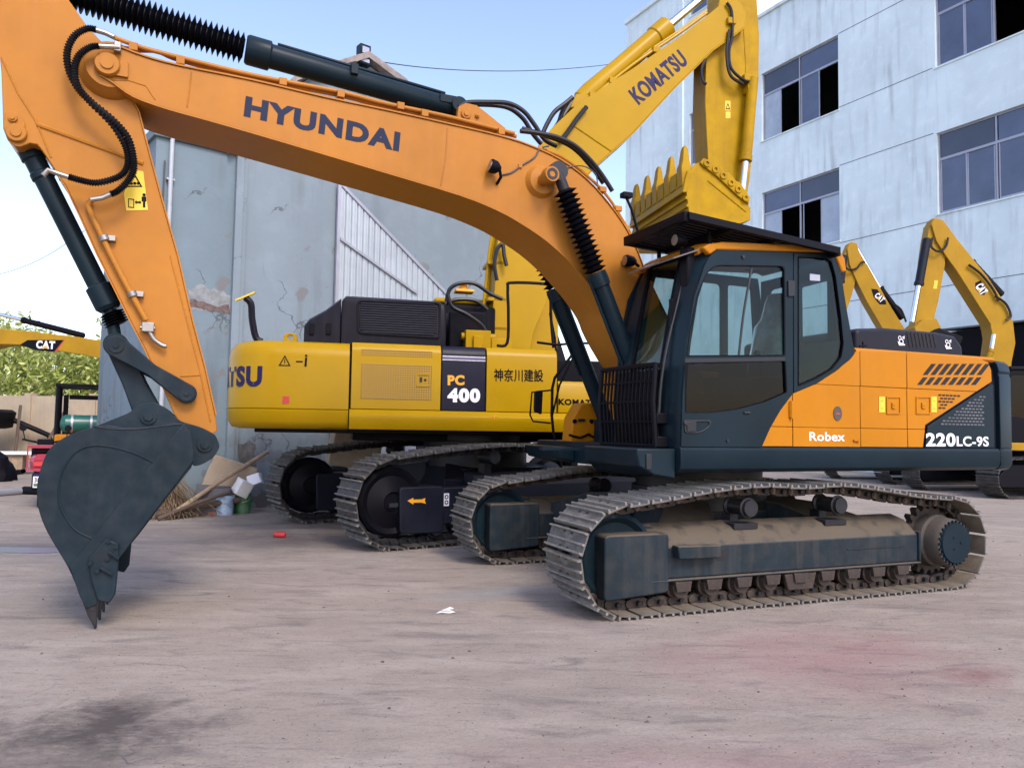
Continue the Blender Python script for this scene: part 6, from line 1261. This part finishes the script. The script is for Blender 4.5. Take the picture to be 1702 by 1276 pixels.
# ============================================================ SMALLER YELLOW EXCAVATORS
def digger(label, loc, rz_body, rz_track, boom_px, arm_px, logo, pl_y=-.24, extras=(), scale=1., cyl=None, lastseen=True, acyl=None):
    """a mid-size machine; its attachment is traced on its own boom plane"""
    FB = Fr(loc[0], loc[1], rz_body); root = empty('excavator', FB.loc, FB.rz); tag(root, label, 'excavator')
    Mt = Matrix.Rotation(R(rz_track - rz_body), 4, 'Z')
    for yc in (-1.15, 1.15):
        path = track_path(-1.65, .45, .42, 1.65, .45, .42, [(.9, .90), (0, .93), (-.9, .90)])
        sp, pt = even(path, 44); mb = MB(); h = pt / 2
        for p, t in sp:
            n_ = Vector((-t.y, t.x)); f = lambda u, v_, y: (p.x + t.x * u + n_.x * v_, y, p.y + t.y * u + n_.y * v_)
            for u0, u1, v0, v1 in ((-h * .95, h * .9, -.006, .008), (-h * .8, -h * .6, -.035, -.0065), (-.01, .01, -.03, -.0065), (h * .55, h * .75, -.035, -.0065)):
                A_ = [f(u, v_, y) for u, v_ in ((u0, v0), (u1, v0), (u1, v1), (u0, v1)) for y in (yc - .3, yc + .3)]
                mb.add(A_, [(0, 2, 4, 6), (7, 5, 3, 1), (0, 1, 3, 2), (2, 3, 5, 4), (4, 5, 7, 6), (6, 7, 1, 0)])
        mb.xf(Mt); mb.build('crawler_track', 'shoe_dark', root)
        mb = MB(); mb.prism(rnd([(-1.9, .25), (1.9, .25), (1.95, .5), (1.6, .75), (-1.6, .75), (-1.95, .5)], .1), yc - .18, yc + .18); mb.xf(Mt); mb.build('track_frame', 'black', root, bevel=.01)
    mb = MB(); mb.box(-.7, .7, -1, 1, .4, .7); mb.cyl((0, 0, .7), (0, 0, 1.06), .6, n=28); mb.xf(Mt); mb.build('car_body', 'black', root)
    # body
    mb = MB(); mb.loft([[(x, y, z) for y, z in ((-1.35, 1.25), (-1.35, 1.95), (-1.25, 2.1), (1.25, 2.1), (1.35, 1.95), (1.35, 1.25))] for x in (.2, 2.2)]); mb.build('engine_house', 'hood_black', root, bevel=.02)
    mb = MB(); mb.box(-1.3, 2.2, -1.36, 1.36, 1.06, 1.245); mb.build('side_skirt', 'yellow_cat', root, bevel=.02)
    mb = MB(); mb.loft([[(x, y, z) for x, y in ((2.205, -1.33), (2.5, -1.28), (2.75, -.7), (2.8, 0), (2.75, .7), (2.5, 1.28), (2.205, 1.33))] for z in (1.07, 2.0)]); mb.build('counterweight', 'yellow_cat', root, bevel=.05)
    mb = MB(); co_ = [(-1.25, 1.25), (.5, 1.25), (.5, 2.9), (-.8, 2.9), (-1.15, 2.3)]
    for y0_, y1_ in ((-1.35, -1.30), (-.40, -.35)): mb.plate(co_, [rnd([(-1.1, 1.9), (.35, 1.7), (.35, 2.8), (-.78, 2.8), (-1.02, 2.3)], .06)], y0_, y1_)
    mb.box(.45, .499, -1.299, -.401, 1.25, 2.0); mb.box(-1.2, .5, -1.299, -.401, 1.25, 1.3); cb = mb.build('cab', 'black', root, bevel=.01)
    mb = MB(); mb.box(-.85, .52, -1.37, -.33, 2.902, 3.0); mb.build('cab_roof', 'black', root, bevel=.03)
    mb = MB(); mb.box(-1.05, .4, -1.33, -1.325, 1.7, 2.8); mb.build('window', 'cab_glass_dark', cb)
    mb = MB(); mb.box(-.2, .3, -1.1, -.6, 1.31, 1.75); mb.box(.1, .3, -1.08, -.62, 1.751, 2.5); mb.build('seat', 'black', cb, bevel=.04)
    # boom and arm
    T = lambda pts, y: FB.T(pts, y)
    mb = MB(); mb.plate(T(boom_px, pl_y), [], pl_y, -pl_y); bo_ = mb.build('boom', 'yellow_cat', root, bevel=.012)
    mb = MB(); mb.plate(T(arm_px, pl_y * .75), [], pl_y * .75, -pl_y * .75); ar_ = mb.build('arm', 'yellow_cat', root, bevel=.012)
    lg_, ta, tb, hh_, sh_ = logo; sg = -1 if pl_y < 0 else 1
    mb = MB(); mb.prism(T(lg_, pl_y), pl_y + sg * .001, pl_y + sg * .003)
    mb.mi = 1; A_, B_ = T([ta, tb], pl_y); text_mb(mb, 'CAT', A_, B_, hh_, 0, .003, .05, fn=lambda q, off: (q.x, pl_y + sg * (.004 + off), q.y))
    d_ = Vector(B_) - Vector(A_); n_ = Vector((-d_.y, d_.x)).normalized() * hh_; n_ = -n_ if n_.y < 0 else n_; m_ = Vector(A_) + d_ * .5; mb.mi = 2
    mb.prism([tuple(m_ - d_ * .2 - n_ * .02), tuple(m_ + d_ * .2 - n_ * .02), tuple(m_ + n_ * .38)], pl_y + sg * .0075, pl_y + sg * .010)
    if sh_: mb.mi = 3; mb.prism(T(sh_, pl_y), pl_y + sg * .0032, pl_y + sg * .0036)
    mb.build('lettering', ['black', 'white_paint', 'ink_orange', 'red'], bo_)
    return root, FB, bo_, ar_, T
def rodcyl(FB, root, pts, y, r1, r2, m1='black', m2='chrome', name='cylinder'):
    a, b, c = [FB.P(px, py, y) for px, py in pts]; mb = MB(); mb.lathe(a, b, [(0, r1 * .7), (.03, r1), ((b - a).length - .08, r1), ((b - a).length - .07, r1 * 1.15), ((b - a).length, r1 * 1.15)], 16); o = mb.build(name, m1, root)
    mb = MB(); mb.cyl(b, c, r2, n=12); mb.build('rod', m2, o); return o
# B: the nearer one
rB, FBB, bB, aB, T_ = digger('yellow excavator with folded boom at the right edge behind the orange machine', (12.4, 18.8), -5, 14,
    [(1548, 372), (1556, 362), (1568, 366), (1590, 396), (1640, 458), (1668, 500), (1684, 535), (1688, 570), (1682, 600), (1670, 700), (1640, 700), (1646, 590), (1650, 560), (1646, 538), (1625, 505), (1590, 450), (1572, 425), (1556, 400)],
    [(1545, 376), (1552, 362), (1562, 370), (1572, 400), (1571, 440), (1560, 500), (1551, 535), (1545, 548), (1525, 548), (1520, 540), (1530, 480), (1536, 430), (1540, 400)],
    ([(1621, 470), (1630, 466), (1637, 480), (1637, 490), (1630, 490), (1621, 480)], (1621, 476), (1631, 491), .20, None))
rodcyl(FBB, rB, [(1541, 396), (1527, 474), (1516, 535)], -.42, .10, .055, 'navy_dusty', name='bucket_cylinder')
rodcyl(FBB, rB, [(1640, 600), (1648, 580), (1652, 556)], -.42, .07, .05, 'yellow_cat', name='boom_cylinder')
rodcyl(FBB, rB, [(1664, 492), (1612, 436), (1566, 375)], .0, .11, .06, 'black', name='arm_cylinder')
mb = MB(); mb.prism(T_([(1515, 545), (1530, 532), (1552, 530), (1560, 545), (1548, 560), (1520, 562)], -.2), -.35, .35); mb.build('bucket_linkage', 'yellow_cat', rB, bevel=.02)
mb = MB(); mb.prism(T_([(1540, 556), (1560, 545), (1600, 560), (1585, 600), (1550, 600), (1530, 575)], -.5), -.55, .55); mb.build('bucket', 'black', rB, bevel=.03)
for pts in ([(1550, 395), (1548, 410), (1560, 418), (1572, 410), (1576, 395)], [(1654, 492), (1672, 505), (1680, 525), (1672, 532)], [(1610, 440), (1630, 455), (1650, 480), (1660, 500)]):
    mb = MB(); mb.tube(cat([(x, -.3, z) for x, z in T_(pts, -.3)], 5), .028, 6); mb.build('hose', 'hose', rB)
mb = MB(); mb.prism(T_([(1553, 466), (1559, 466), (1557, 480), (1551, 480)], -.181), -.183, -.181); mb.build('warning_sticker', 'sticker', aB)
# A: the farther one
rA, FBA, bA, aA, T_ = digger('yellow excavator with folded boom farther back, its arm just right of the orange cab', (12.1, 23.1), -8, 14,
    [(1408, 412), (1414, 402), (1424, 404), (1432, 430), (1442, 440), (1475, 500), (1503, 545), (1512, 570), (1530, 640), (1500, 640), (1480, 560), (1468, 548), (1440, 500), (1428, 476), (1412, 440)],
    [(1404, 420), (1410, 404), (1420, 404), (1424, 425), (1424, 460), (1416, 490), (1406, 520), (1392, 520), (1396, 470), (1400, 440)],
    ([(1448, 480), (1458, 481), (1472, 500), (1473, 506), (1462, 506), (1452, 494)], (1453, 492), (1465, 503), .17, None))
rodcyl(FBA, rA, [(1500, 530), (1462, 478), (1424, 412)], .0, .10, .055, 'black', name='arm_cylinder')
rodcyl(FBA, rA, [(1404, 424), (1398, 470), (1394, 520)], -.40, .09, .05, 'navy_dusty', name='bucket_cylinder')
for pts in ([(1404, 440), (1410, 448), (1424, 446), (1432, 436), (1438, 436)], [(1486, 505), (1498, 515), (1506, 535)]):
    mb = MB(); mb.tube(cat([(x, -.3, z) for x, z in T_(pts, -.3)], 5), .028, 6); mb.build('hose', 'hose', rA)
# C: far left, boom reaching in from outside the picture
rC, FBC, bC, aC, T_ = digger('yellow excavator reaching in from the left edge in front of the bamboo', (-22.6, 20.2), 176, 176,
    [(-60, 538), (-20, 542), (0, 546), (60, 552), (130, 560), (178, 568), (190, 574), (206, 604), (206, 628), (200, 632), (188, 612), (170, 596), (140, 590), (90, 582), (40, 573), (0, 572), (-60, 584), (-190, 640), (-210, 610), (-120, 560)],
    [(168, 588), (182, 580), (196, 600), (206, 628), (212, 700), (204, 704), (192, 640), (180, 610)],
    ([(33, 573), (46, 565), (106, 565), (90, 585), (60, 582)], (60, 578), (91, 579.5), .19, [(90, 585), (106, 565), (107.5, 565), (93, 585.5)]), pl_y=.26)
rodcyl(FBC, rC, [(140, 558), (38, 532), (-60, 508)], 0, .075, .05, 'black', name='arm_cylinder')

# ============================================================ SMALL THINGS IN THE YARD
rs = random.Random(3)
# ---- forklift at the far left
fk = empty('forklift', (-9.45, 16.9, 0), R(119)); tag(fk, 'old orange forklift with black overhead guard and green gas tank, far left', 'forklift')
mb = MB(); mb.loft([[(x, y, z) for x, y in rnd([(-.55, -1.0), (.55, -1.0), (.55, .9), (-.55, .9)], .1)] for z in (.35, .9)]); mb.box(-.5, .5, -1.15, -.4, .905, 1.12); mb.build('body', 'orange', fk, bevel=.03).matrix_basis = Matrix.Rotation(R(-90), 4, 'Z')
for sx, sy in ((-.9, -.48), (-.9, .48), (.75, -.48), (.75, .48)): mb = MB(); mb.tube([(sx * 1.0, sy, .9), (sx * .88, sy, 2.12)], .045, 8); mb.build('guard_post', 'black', fk)
mb = MB(); mb.plate([(-.85, -.53), (.72, -.53), (.72, .53), (-.85, .53)], [[(-.75 + k * .25, -.44), (-.58 + k * .25, -.44), (-.58 + k * .25, .44), (-.75 + k * .25, .44)] for k in range(6)], 2.12, 2.18, 'x'); mb.v = [(b, c, a) for a, b, c in mb.v]; mb.build('overhead_guard', 'black', fk)
mb = MB(); mb.lathe((-.98, -.42, 1.34), (-.98, .42, 1.34), [(0, .05), (.03, .14), (.10, .19), (.74, .19), (.81, .14), (.84, .05)], 20); gt = mb.build('gas_tank', 'green_tank', fk)
for y in (-.15, .2): mb = MB(); mb.lathe((-.98, y - .02, 1.34), (-.98, y + .02, 1.34), [(0, .195), (.04, .195)], 20); mb.build('strap', 'alu', gt)
mb = MB(); mb.box(-.1, .35, -.3, .3, .9, 1.05); mb.box(-.25, -.1, -.28, .28, .9, 1.5); mb.build('seat', 'black', fk, bevel=.04)
for sx, sy in ((-.7, -.5), (-.7, .5), (.7, -.52), (.7, .52)): mb = MB(); mb.lathe((sx, sy - .11, .30), (sx, sy + .11, .30), [(0, .1), (0, .24), (.03, .30), (.19, .30), (.22, .24), (.22, .1)], 20); mb.build('wheel', 'rubber', fk)
mb = MB(); mb.box(1.0, 1.1, -.42, -.32, .1, 2.0); mb.box(1.0, 1.1, .32, .42, .1, 2.0); mb.box(1.0, 1.1, -.31, .31, 1.9, 2.0); mb.box(1.0, 1.1, -.31, .31, .5, .6); mb.build('mast', 'black', fk)
# ---- loader bucket behind it
lb = MB(); lb.plate([(-.8, 0), (.1, -.45), (.35, -.4), (.45, .1), (.3, .2)], [], -.9, .9); c_ = Vector((-17.2, 25.0, 1.55)); lb.v = [(c_.x + x, c_.y + y, c_.z + z) for x, y, z in lb.v]; lbo = lb.build('loader_bucket', 'black', bevel=.02); tag(lbo, 'black loader bucket raised in front of the beige yard wall', 'bucket')
lb = MB(); lb.tube([(c_.x + .35, c_.y + .9, 1.4), (c_.x + 1.4, c_.y + 1.2, .9), (c_.x + 1.6, c_.y + 1.3, 0)], .09, 8); lb.build('support_arm', 'black', lbo)
# ---- electric scooter seen from behind
sc = empty('scooter', (-7.70, 12.65, 0), R(30)); tag(sc, 'red and black electric scooter parked behind the bucket, seen from its back', 'scooter')
mb = MB(); mb.loft([[(x * s_, y, z) for x, z in rnd([(-.16, .58), (.16, .58), (.19, .75), (.13, .86), (-.13, .86), (-.19, .75)], .05)] for y, s_ in ((-.35, .7), (-.25, 1), (.2, .95), (.5, .5))]); mb.build('rear_fairing', 'pink', sc)
mb = MB(); mb.loft([[(x, y, z) for x, z in rnd([(-.17, .865), (.17, .865), (.15, .97), (-.15, .97)], .03)] for y in (-.25, .42)]); mb.build('seat', 'black', sc, bevel=.03)
mb = MB(); mb.box(-.14, .14, -.38, .9, .28, .55); mb.tube([(0, .9, .4), (0, .72, 1.0)], .05); mb.box(-.2, .2, .72, .85, .55, .95); mb.build('frame', 'black', sc, bevel=.03)
mb = MB(); mb.box(-.12, .12, -.40, -.385, .33, .55); mb.mi = 1; text_mb(mb, '38217', (-.10, .42), (.10, .42), .07, -.403, .003, .02); mb.mi = 2; mb.box(-.12, .12, -.403, -.4005, .51, .56); mb.mi = 3; mb.box(-.11, .11, -.403, -.4005, .35, .40); mb.build('number_plate', ['white_paint', 'black', 'ink_blue', 'green_bucket'], sc)
for y in (-.3, .95): mb = MB(); mb.lathe((-.05, y, .23), (.05, y, .23), [(0, .1), (0, .2), (.02, .23), (.08, .23), (.1, .2), (.1, .1)], 22); mb.build('wheel', 'rubber', sc)
mb = MB(); mb.tube([(-.34, .62, 1.08), (-.1, .68, 1.02), (.1, .68, 1.02), (.34, .62, 1.08)], .018); mb.box(-.12, .12, .62, .76, .95, 1.08); mb.build('handlebar', 'black', sc, bevel=.02)
for x in (-.30, .30): mb = MB(); mb.tube([(x, .62, 1.08), (x * 1.1, .62, 1.22)], .008); mb.cyl((x * 1.1 , .60, 1.27), (x * 1.1, .63, 1.27), .055); mb.build('mirror', 'black', sc)
mb = MB(); mb.box(-.13, .13, -.39, -.36, .66, .76); mb.build('tail_lamp', 'red', sc, bevel=.02)
mb = MB(); mb.box(-.22, .22, -.36, -.05, .985, 1.0); mb.plate([(-.22, .60), (.22, .60), (.22, .985), (-.22, .985)], [[(-.2, .63), (.2, .63), (.2, .78), (-.2, .78)], [(-.2, .80), (.2, .80), (.2, .96), (-.2, .96)]], -.43, -.42); mb.build('carrier_rack', 'pink', sc)
# ---- trolley table, pipe, shed and heaps at the left edge
tt = empty('trolley', (-13.1, 19.9, 0), R(20)); tag(tt, 'low table with a white top on wheels at the left edge', 'trolley')
mb = MB(); mb.box(-1.2, .75, -.4, .4, .52, .58); mb.build('table_top', 'white_paint', tt)
mb = MB(); mb.box(-1.0, .45, -.3, .3, .14, .515); mb.build('cabinet', 'wood', tt)
for x, y in ((-.9, -.25), (.35, -.25), (-.9, .25), (.35, .25)): mb = MB(); mb.cyl((x, y - .03, .065), (x, y + .03, .065), .065, n=14); mb.build('castor', 'rubber', tt)
q = G(-20, 826); q2_ = G(40, 821); mb = MB(); mb.cyl((q.x, q.y, .06), (q2_.x, q2_.y, .06), .06); mb.mi = 1; mb.cyl((q2_.x, q2_.y, .06), (q2_.x + .35, q2_.y - .06, .06), .09); tag(mb.build('steel_pipe', ['alu', 'black']), 'grey steel pipe with a black end lying on the ground at the left edge', 'pipe')
shd = empty('tarp_shed', (-17.3, 24.0, 0), R(8)); tag(shd, 'sagging grey tarpaulin lean-to at the left edge', 'shed')
A_, B_, nn = [], [], 22
for k in range(nn): t = k / (nn - 1); A_.append((-3.5 + 4.3 * t, -1.6 + .12 * math.sin(k * 1.7), .25 + .1 * rs.random())); B_.append((-3.5 + 4.0 * t, .2 + .06 * math.sin(k * 2.3), 2.55 - .35 * t + .12 * math.sin(k * .9)))
mb = MB(); mb.sheet(A_, B_, .01, (0, 1, 0)); mb.build('tarpaulin', 'tarp_grey', shd)
for x in (-3, -1.6, -.2, .7): mb = MB(); mb.tube([(x, -.0, 0), (x + .1, .25, 2.7 - .1 * x * 0)], .05, 6); mb.build('pole', 'wood', shd)
mb = MB(); mb.tube([(-.2, -1.0, 2.4), (.9, -1.6, .3)], .03, 5); mb.build('rope', 'cable', shd)
def heap(name, label, cat_, cx, cy, w_, h_, m_, seedn, sq=1.):
    r_ = random.Random(seedn); mb = MB(); N = 18; rings = []
    for j in range(7):
        t = j / 6; rr = math.cos(t * math.pi / 2) ** .7; rings.append([(cx + w_ * rr * math.cos(a) * (1 + .25 * noise.noise(Vector((a * 2, t * 3, seedn)))), cy + w_ * sq * rr * math.sin(a), h_ * math.sin(t * math.pi / 2) * (1 + .3 * noise.noise(Vector((math.cos(a) * 2, math.sin(a) * 2, seedn + t)))) + .001) for a in [2 * math.pi * k / N for k in range(N)]])
    mb.loft(rings); return tag(mb.build(name, m_, ang=30), label, cat_)
heap('tarp_bundle', 'crumpled dark tarpaulin bundle between the lean-to and the forklift', 'tarpaulin', -14.6, 20.8, .95, .85, 'tarp_grey', 4, .6)
heap('scrap_heap', 'dark low scrap heap in front of the forklift', 'scrap heap', -12.3, 17.6, .9, .75, 'black', 9, .6)
# poles leaning on the beige wall
for i, (x, dx) in enumerate(((-18.6, .5), (-16.3, -.4), (-15.6, .5))):
    mb = MB(); mb.tube([(x, 25.2, 0), (x + dx, 26.0, 1.9)], .05, 6); tag(mb.build('leaning_pole', 'twig'), ['dark pole leaning against the beige wall, leftmost of three', 'dark pole leaning against the beige wall, middle one of three', 'dark pole leaning against the beige wall, rightmost of three'][i], 'pole', 'poles leaning against the beige wall')
# ---- debris pile at the foot of the blue wall
def P2(px, py): q_ = G(px, py); return q_.x, q_.y
bx, by_ = P2(300, 848); bx, by_ = -5.22, 11.6
bm_ = empty('twig_broom', (bx, by_, 0), R(25)); tag(bm_, 'big twig broom bundle slumped against the blue wall behind the bucket', 'broom')
mb = MB()
for k in range(420):
    a = rs.gauss(0, .30); l = rs.uniform(.55, .92); mb.tube([(.08 * rs.gauss(0, 1), .10 * rs.gauss(0, 1) + .1, .72 + rs.gauss(0, .03)), (.55 * a + .05 * rs.gauss(0, 1), -.15 + .15 * rs.gauss(0, 1), .72 - l * .5), (a * 1.0 + .06 * rs.gauss(0, 1), -.25 + .2 * rs.gauss(0, 1), max(.02, .72 - l))], .0045, 3)
mb.build('bristles', 'straw', bm_)
mb = MB(); mb.tube([(0, .1, .70), (.1, .25, 1.0)], .07, 8); mb.build('binding', 'straw', bm_)
def stick_(p, q, r_, label, m_='wood', name='wooden_pole'):
    mb = MB(); mb.tube([p, ((p[0] + q[0]) / 2, (p[1] + q[1]) / 2, (p[2] + q[2]) / 2 + .02), q], r_, 8); return tag(mb.build(name, m_), label, 'pole')
stick_((-4.95, 11.1, .03), (-3.98, 12.55, .95), .035, 'long pale wooden pole propped over the debris pile against the wall')
stick_((-5.3, 11.0, .03), (-4.2, 11.9, .22), .045, 'thick weathered pole lying low on the debris pile', 'twig')
stick_((-5.0, 10.95, .03), (-4.3, 11.75, .35), .03, 'thin dark stick lying across the debris pile', 'twig')
for i, (x, y, z, sx, sy, sz, rz, ry, m_, lb_) in enumerate(((-4.45, 12.2, .55, .34, .05, .26, 30, 18, 'cardboard', 'flattened tan cardboard sheet standing on the debris pile'), (-4.18, 12.0, .40, .11, .10, .12, 50, 25, 'paper', 'small white carton tipped on the debris pile'),
                                                            (-4.02, 12.1, .52, .10, .09, .08, 10, -20, 'white_paint', 'white plastic carton above the paint buckets'), (-4.6, 11.9, .22, .25, .2, .2, 20, 5, 'tarp_grey', 'dark grey sack sagging in the middle of the debris pile'), (-4.62, 12.35, .15, .18, .12, .14, 0, 0, 'black', 'black crate under the cartons of the debris pile'))):
    mb = MB(); mb.loft([[(xx * (1 + .06 * rs.gauss(0, 1)), yy, zz) for xx, yy in rnd([(-sx, -sy), (sx, -sy), (sx, sy), (-sx, sy)], min(sx, sy) * .3)] for zz in (-sz, sz * .3, sz)]); o = mb.build(['cardboard_sheet', 'carton', 'carton', 'sack', 'crate'][i], m_, bevel=.01, loc=(x, y, z)); o.rotation_euler = (R(ry * .6), R(ry), R(rz)); tag(o, lb_, ['cardboard', 'carton', 'carton', 'sack', 'crate'][i])
bl_ = ['leftmost red brick at the foot of the debris pile', 'second red brick from the left at the foot of the debris pile', 'red brick next to the blue paint bucket', 'red brick lying on top of the other three bricks']
for i, (px, z) in enumerate(((328, 0), (341, 0), (352, 0), (336, .07))):
    x, y = P2(px, 856); mb = MB(); mb.box(-.075, .075, -.05, .05, 0, .065); o = mb.build('brick', 'brick', bevel=.006, loc=(x, y, z)); o.rotation_euler = (0, 0, R(rs.uniform(10, 40))); tag(o, bl_[i], 'brick', 'bricks by the paint buckets')
def pail(px, py, m1, label, hgt, r_):
    x, y = P2(px, py); r0_ = empty('paint_bucket', (x, y + r_, 0)); tag(r0_, label, 'bucket', 'paint buckets by the wall')
    mb = MB(); mb.lathe((0, 0, 0), (0, 0, hgt), [(0, r_ * .84), (hgt * .8, r_ * .97), (hgt * .82, r_ * 1.04), (hgt * .86, r_ * 1.04), (hgt * .87, r_ * .99), (hgt, r_), (hgt, r_ * .93), (hgt * .3, r_ * .88)], 28); mb.build('pail', m1, r0_)
    mb = MB(); mb.tube([(r_ * 1.02 * math.cos(a), -r_ * .35 - .02 + r_ * .9 * abs(math.sin(a)) * -.6, hgt * .85 - r_ * 1.0 * abs(math.sin(a)) * .5) for a in [math.pi * k / 12 for k in range(13)]], .005, 5); mb.build('handle', 'zinc', r0_); return r0_
pb = pail(367, 857, 'paint_bucket', 'white and blue paint bucket at the foot of the wall', .30, .145)
mb = MB(); mb.lathe((0, 0, .05), (0, 0, .22), [(0, .1285), (.17, .139)], 28); mb.build('label_band', 'paint_bucket', pb)
pail(397, 854, 'green_bucket', 'green paint bucket beside the white and blue one', .29, .145)
# ---- torn box and striped sheets behind the yellow machine
q = WB.P(590, 735, -.9); w0 = WB.m @ q + WB.loc
mb = MB(); mb.loft([[(x * s_, y, z) for x, y in ((-.42, -.3), (.42, -.3), (.42, .3), (-.42, .3))] for z, s_ in ((-.35, 1), (.35, .94))]); o = mb.build('cardboard_box', 'cardboard', bevel=.02, loc=(w0.x, w0.y, 1.06)); o.rotation_euler = (R(6), R(9), R(20)); tag(o, 'battered cardboard box stacked on a crate behind the yellow counterweight', 'box')
mb = MB(); mb.box(-.45, .5, -.35, .35, 0, .70); o = mb.build('crate', 'navy_dusty', bevel=.02, loc=(w0.x, w0.y, 0)); o.rotation_euler = (0, 0, R(20)); tag(o, 'dark crate carrying the battered cardboard box behind the tracks', 'crate')
for k in range(6):
    q = WB.P(648 + k * 20, 735, -.35 ); w0 = WB.m @ q + WB.loc; mb = MB(); mb.box(-.14, .10, -.02, .02, 0, 1.75); o = mb.build('leaning_sheet', 'panel_navy' if k % 2 else 'pvc', loc=(w0.x, w0.y, 0)); o.rotation_euler = (R(-6), 0, WB.rz)
    tag(o, ['pale', 'dark'][k % 2] + ' narrow sheet leaning on the wall under the yellow machine, ' + ['first', 'second', 'third', 'fourth', 'fifth', 'sixth'][k] + ' from the left', 'metal sheet', 'sheets leaning behind the yellow machine')
# ---- litter
x, y = P2(465, 893); mb = MB(); mb.lathe((-.075, 0, 0), (.075, 0, 0), [(0, .02), (.005, .028), (.015, .035), (.135, .035), (.145, .028), (.15, .022)], 20); mb.mi = 1; mb.cyl((-.079, 0, 0), (-.0755, 0, 0), .027); o = mb.build('drink_can', ['red', 'zinc'], loc=(x, y, .035)); o.rotation_euler = (0, 0, R(-8)); tag(o, 'red drink can lying on the concrete in front of the yellow excavator', 'can')
x, y = P2(741, 1018); mb = MB(); nP = [(-.07, -.03), (-.02, -.045), (.03, -.02), (.075, -.03), (.07, .02), (.02, .05), (-.05, .04)]; mb.loft([[(a_, b_, h_ + .010 * (k_ % 2)) for k_, (a_, b_) in enumerate(nP)] for h_ in (.002, .0035)]); mb.prism([(-.03, .02), (.06, .035), (.03, .045)], -.01, .002); o = mb.build('paper_scrap', 'paper', loc=(x, y, 0)); tag(o, 'crumpled white paper scrap on the open concrete', 'paper')
mb = MB(); cp = [(-12, 4)]
for k in range(3200):                                              # grit and chips over the concrete
    d_ = 2.2 + 12 * rs.random() ** 1.6; a_ = rs.uniform(-.62, .62); x, y = d_ * math.sin(a_) * 1.1, d_ * math.cos(a_); r_ = rs.uniform(.002, .0065) * (1 + (rs.random() > .96) * 1.5)
    mb.add([(x + r_ * math.cos(t + k) * rs.uniform(.6, 1.3), y + r_ * math.sin(t + k) * rs.uniform(.6, 1.3), .0005) for t in (0, 2.1, 4.2)] + [(x, y, r_ * .7)], [(0, 1, 2), (0, 1, 3), (1, 2, 3), (2, 0, 3)])
tag(mb.build('grit', 'dust_skin'), 'scattered grit and tiny stone chips on the concrete', 'gravel', kind='stuff')
# ---- overhead wires
def wire(pts, label, r_=.012):
    mb = MB(); mb.tube(cat([tuple(p) for p in pts], 8), r_, 5); return tag(mb.build('overhead_wire', 'cable'), label, 'wire')
def at_d(px, py, d_): v_ = ray(px, py); return CAMP + v_ * d_
wire([at_d(600, 98, 15.2), at_d(700, 112, 18), at_d(800, 118, 21), at_d(900, 117, 24), at_d(1000, 109, 27), at_d(1045, 100, 30.3)], 'thin sagging wire from the gable floodlight to the factory building')
wire([at_d(604, 98, 15.2), at_d(560, 112, 12), at_d(500, 140, 10)], 'short thin wire dropping from the gable floodlight behind the orange boom', .008)
wire([at_d(-40, 462, 28), at_d(20, 450, 28), at_d(90, 418, 28), at_d(200, 340, 28)], 'thin wire crossing the sky low at the left edge')
wire([at_d(-60, 420, 40), at_d(0, 490, 40), at_d(60, 545, 40), at_d(110, 590, 40)], 'faint slanting wire in the sky above the far left excavator', .01)
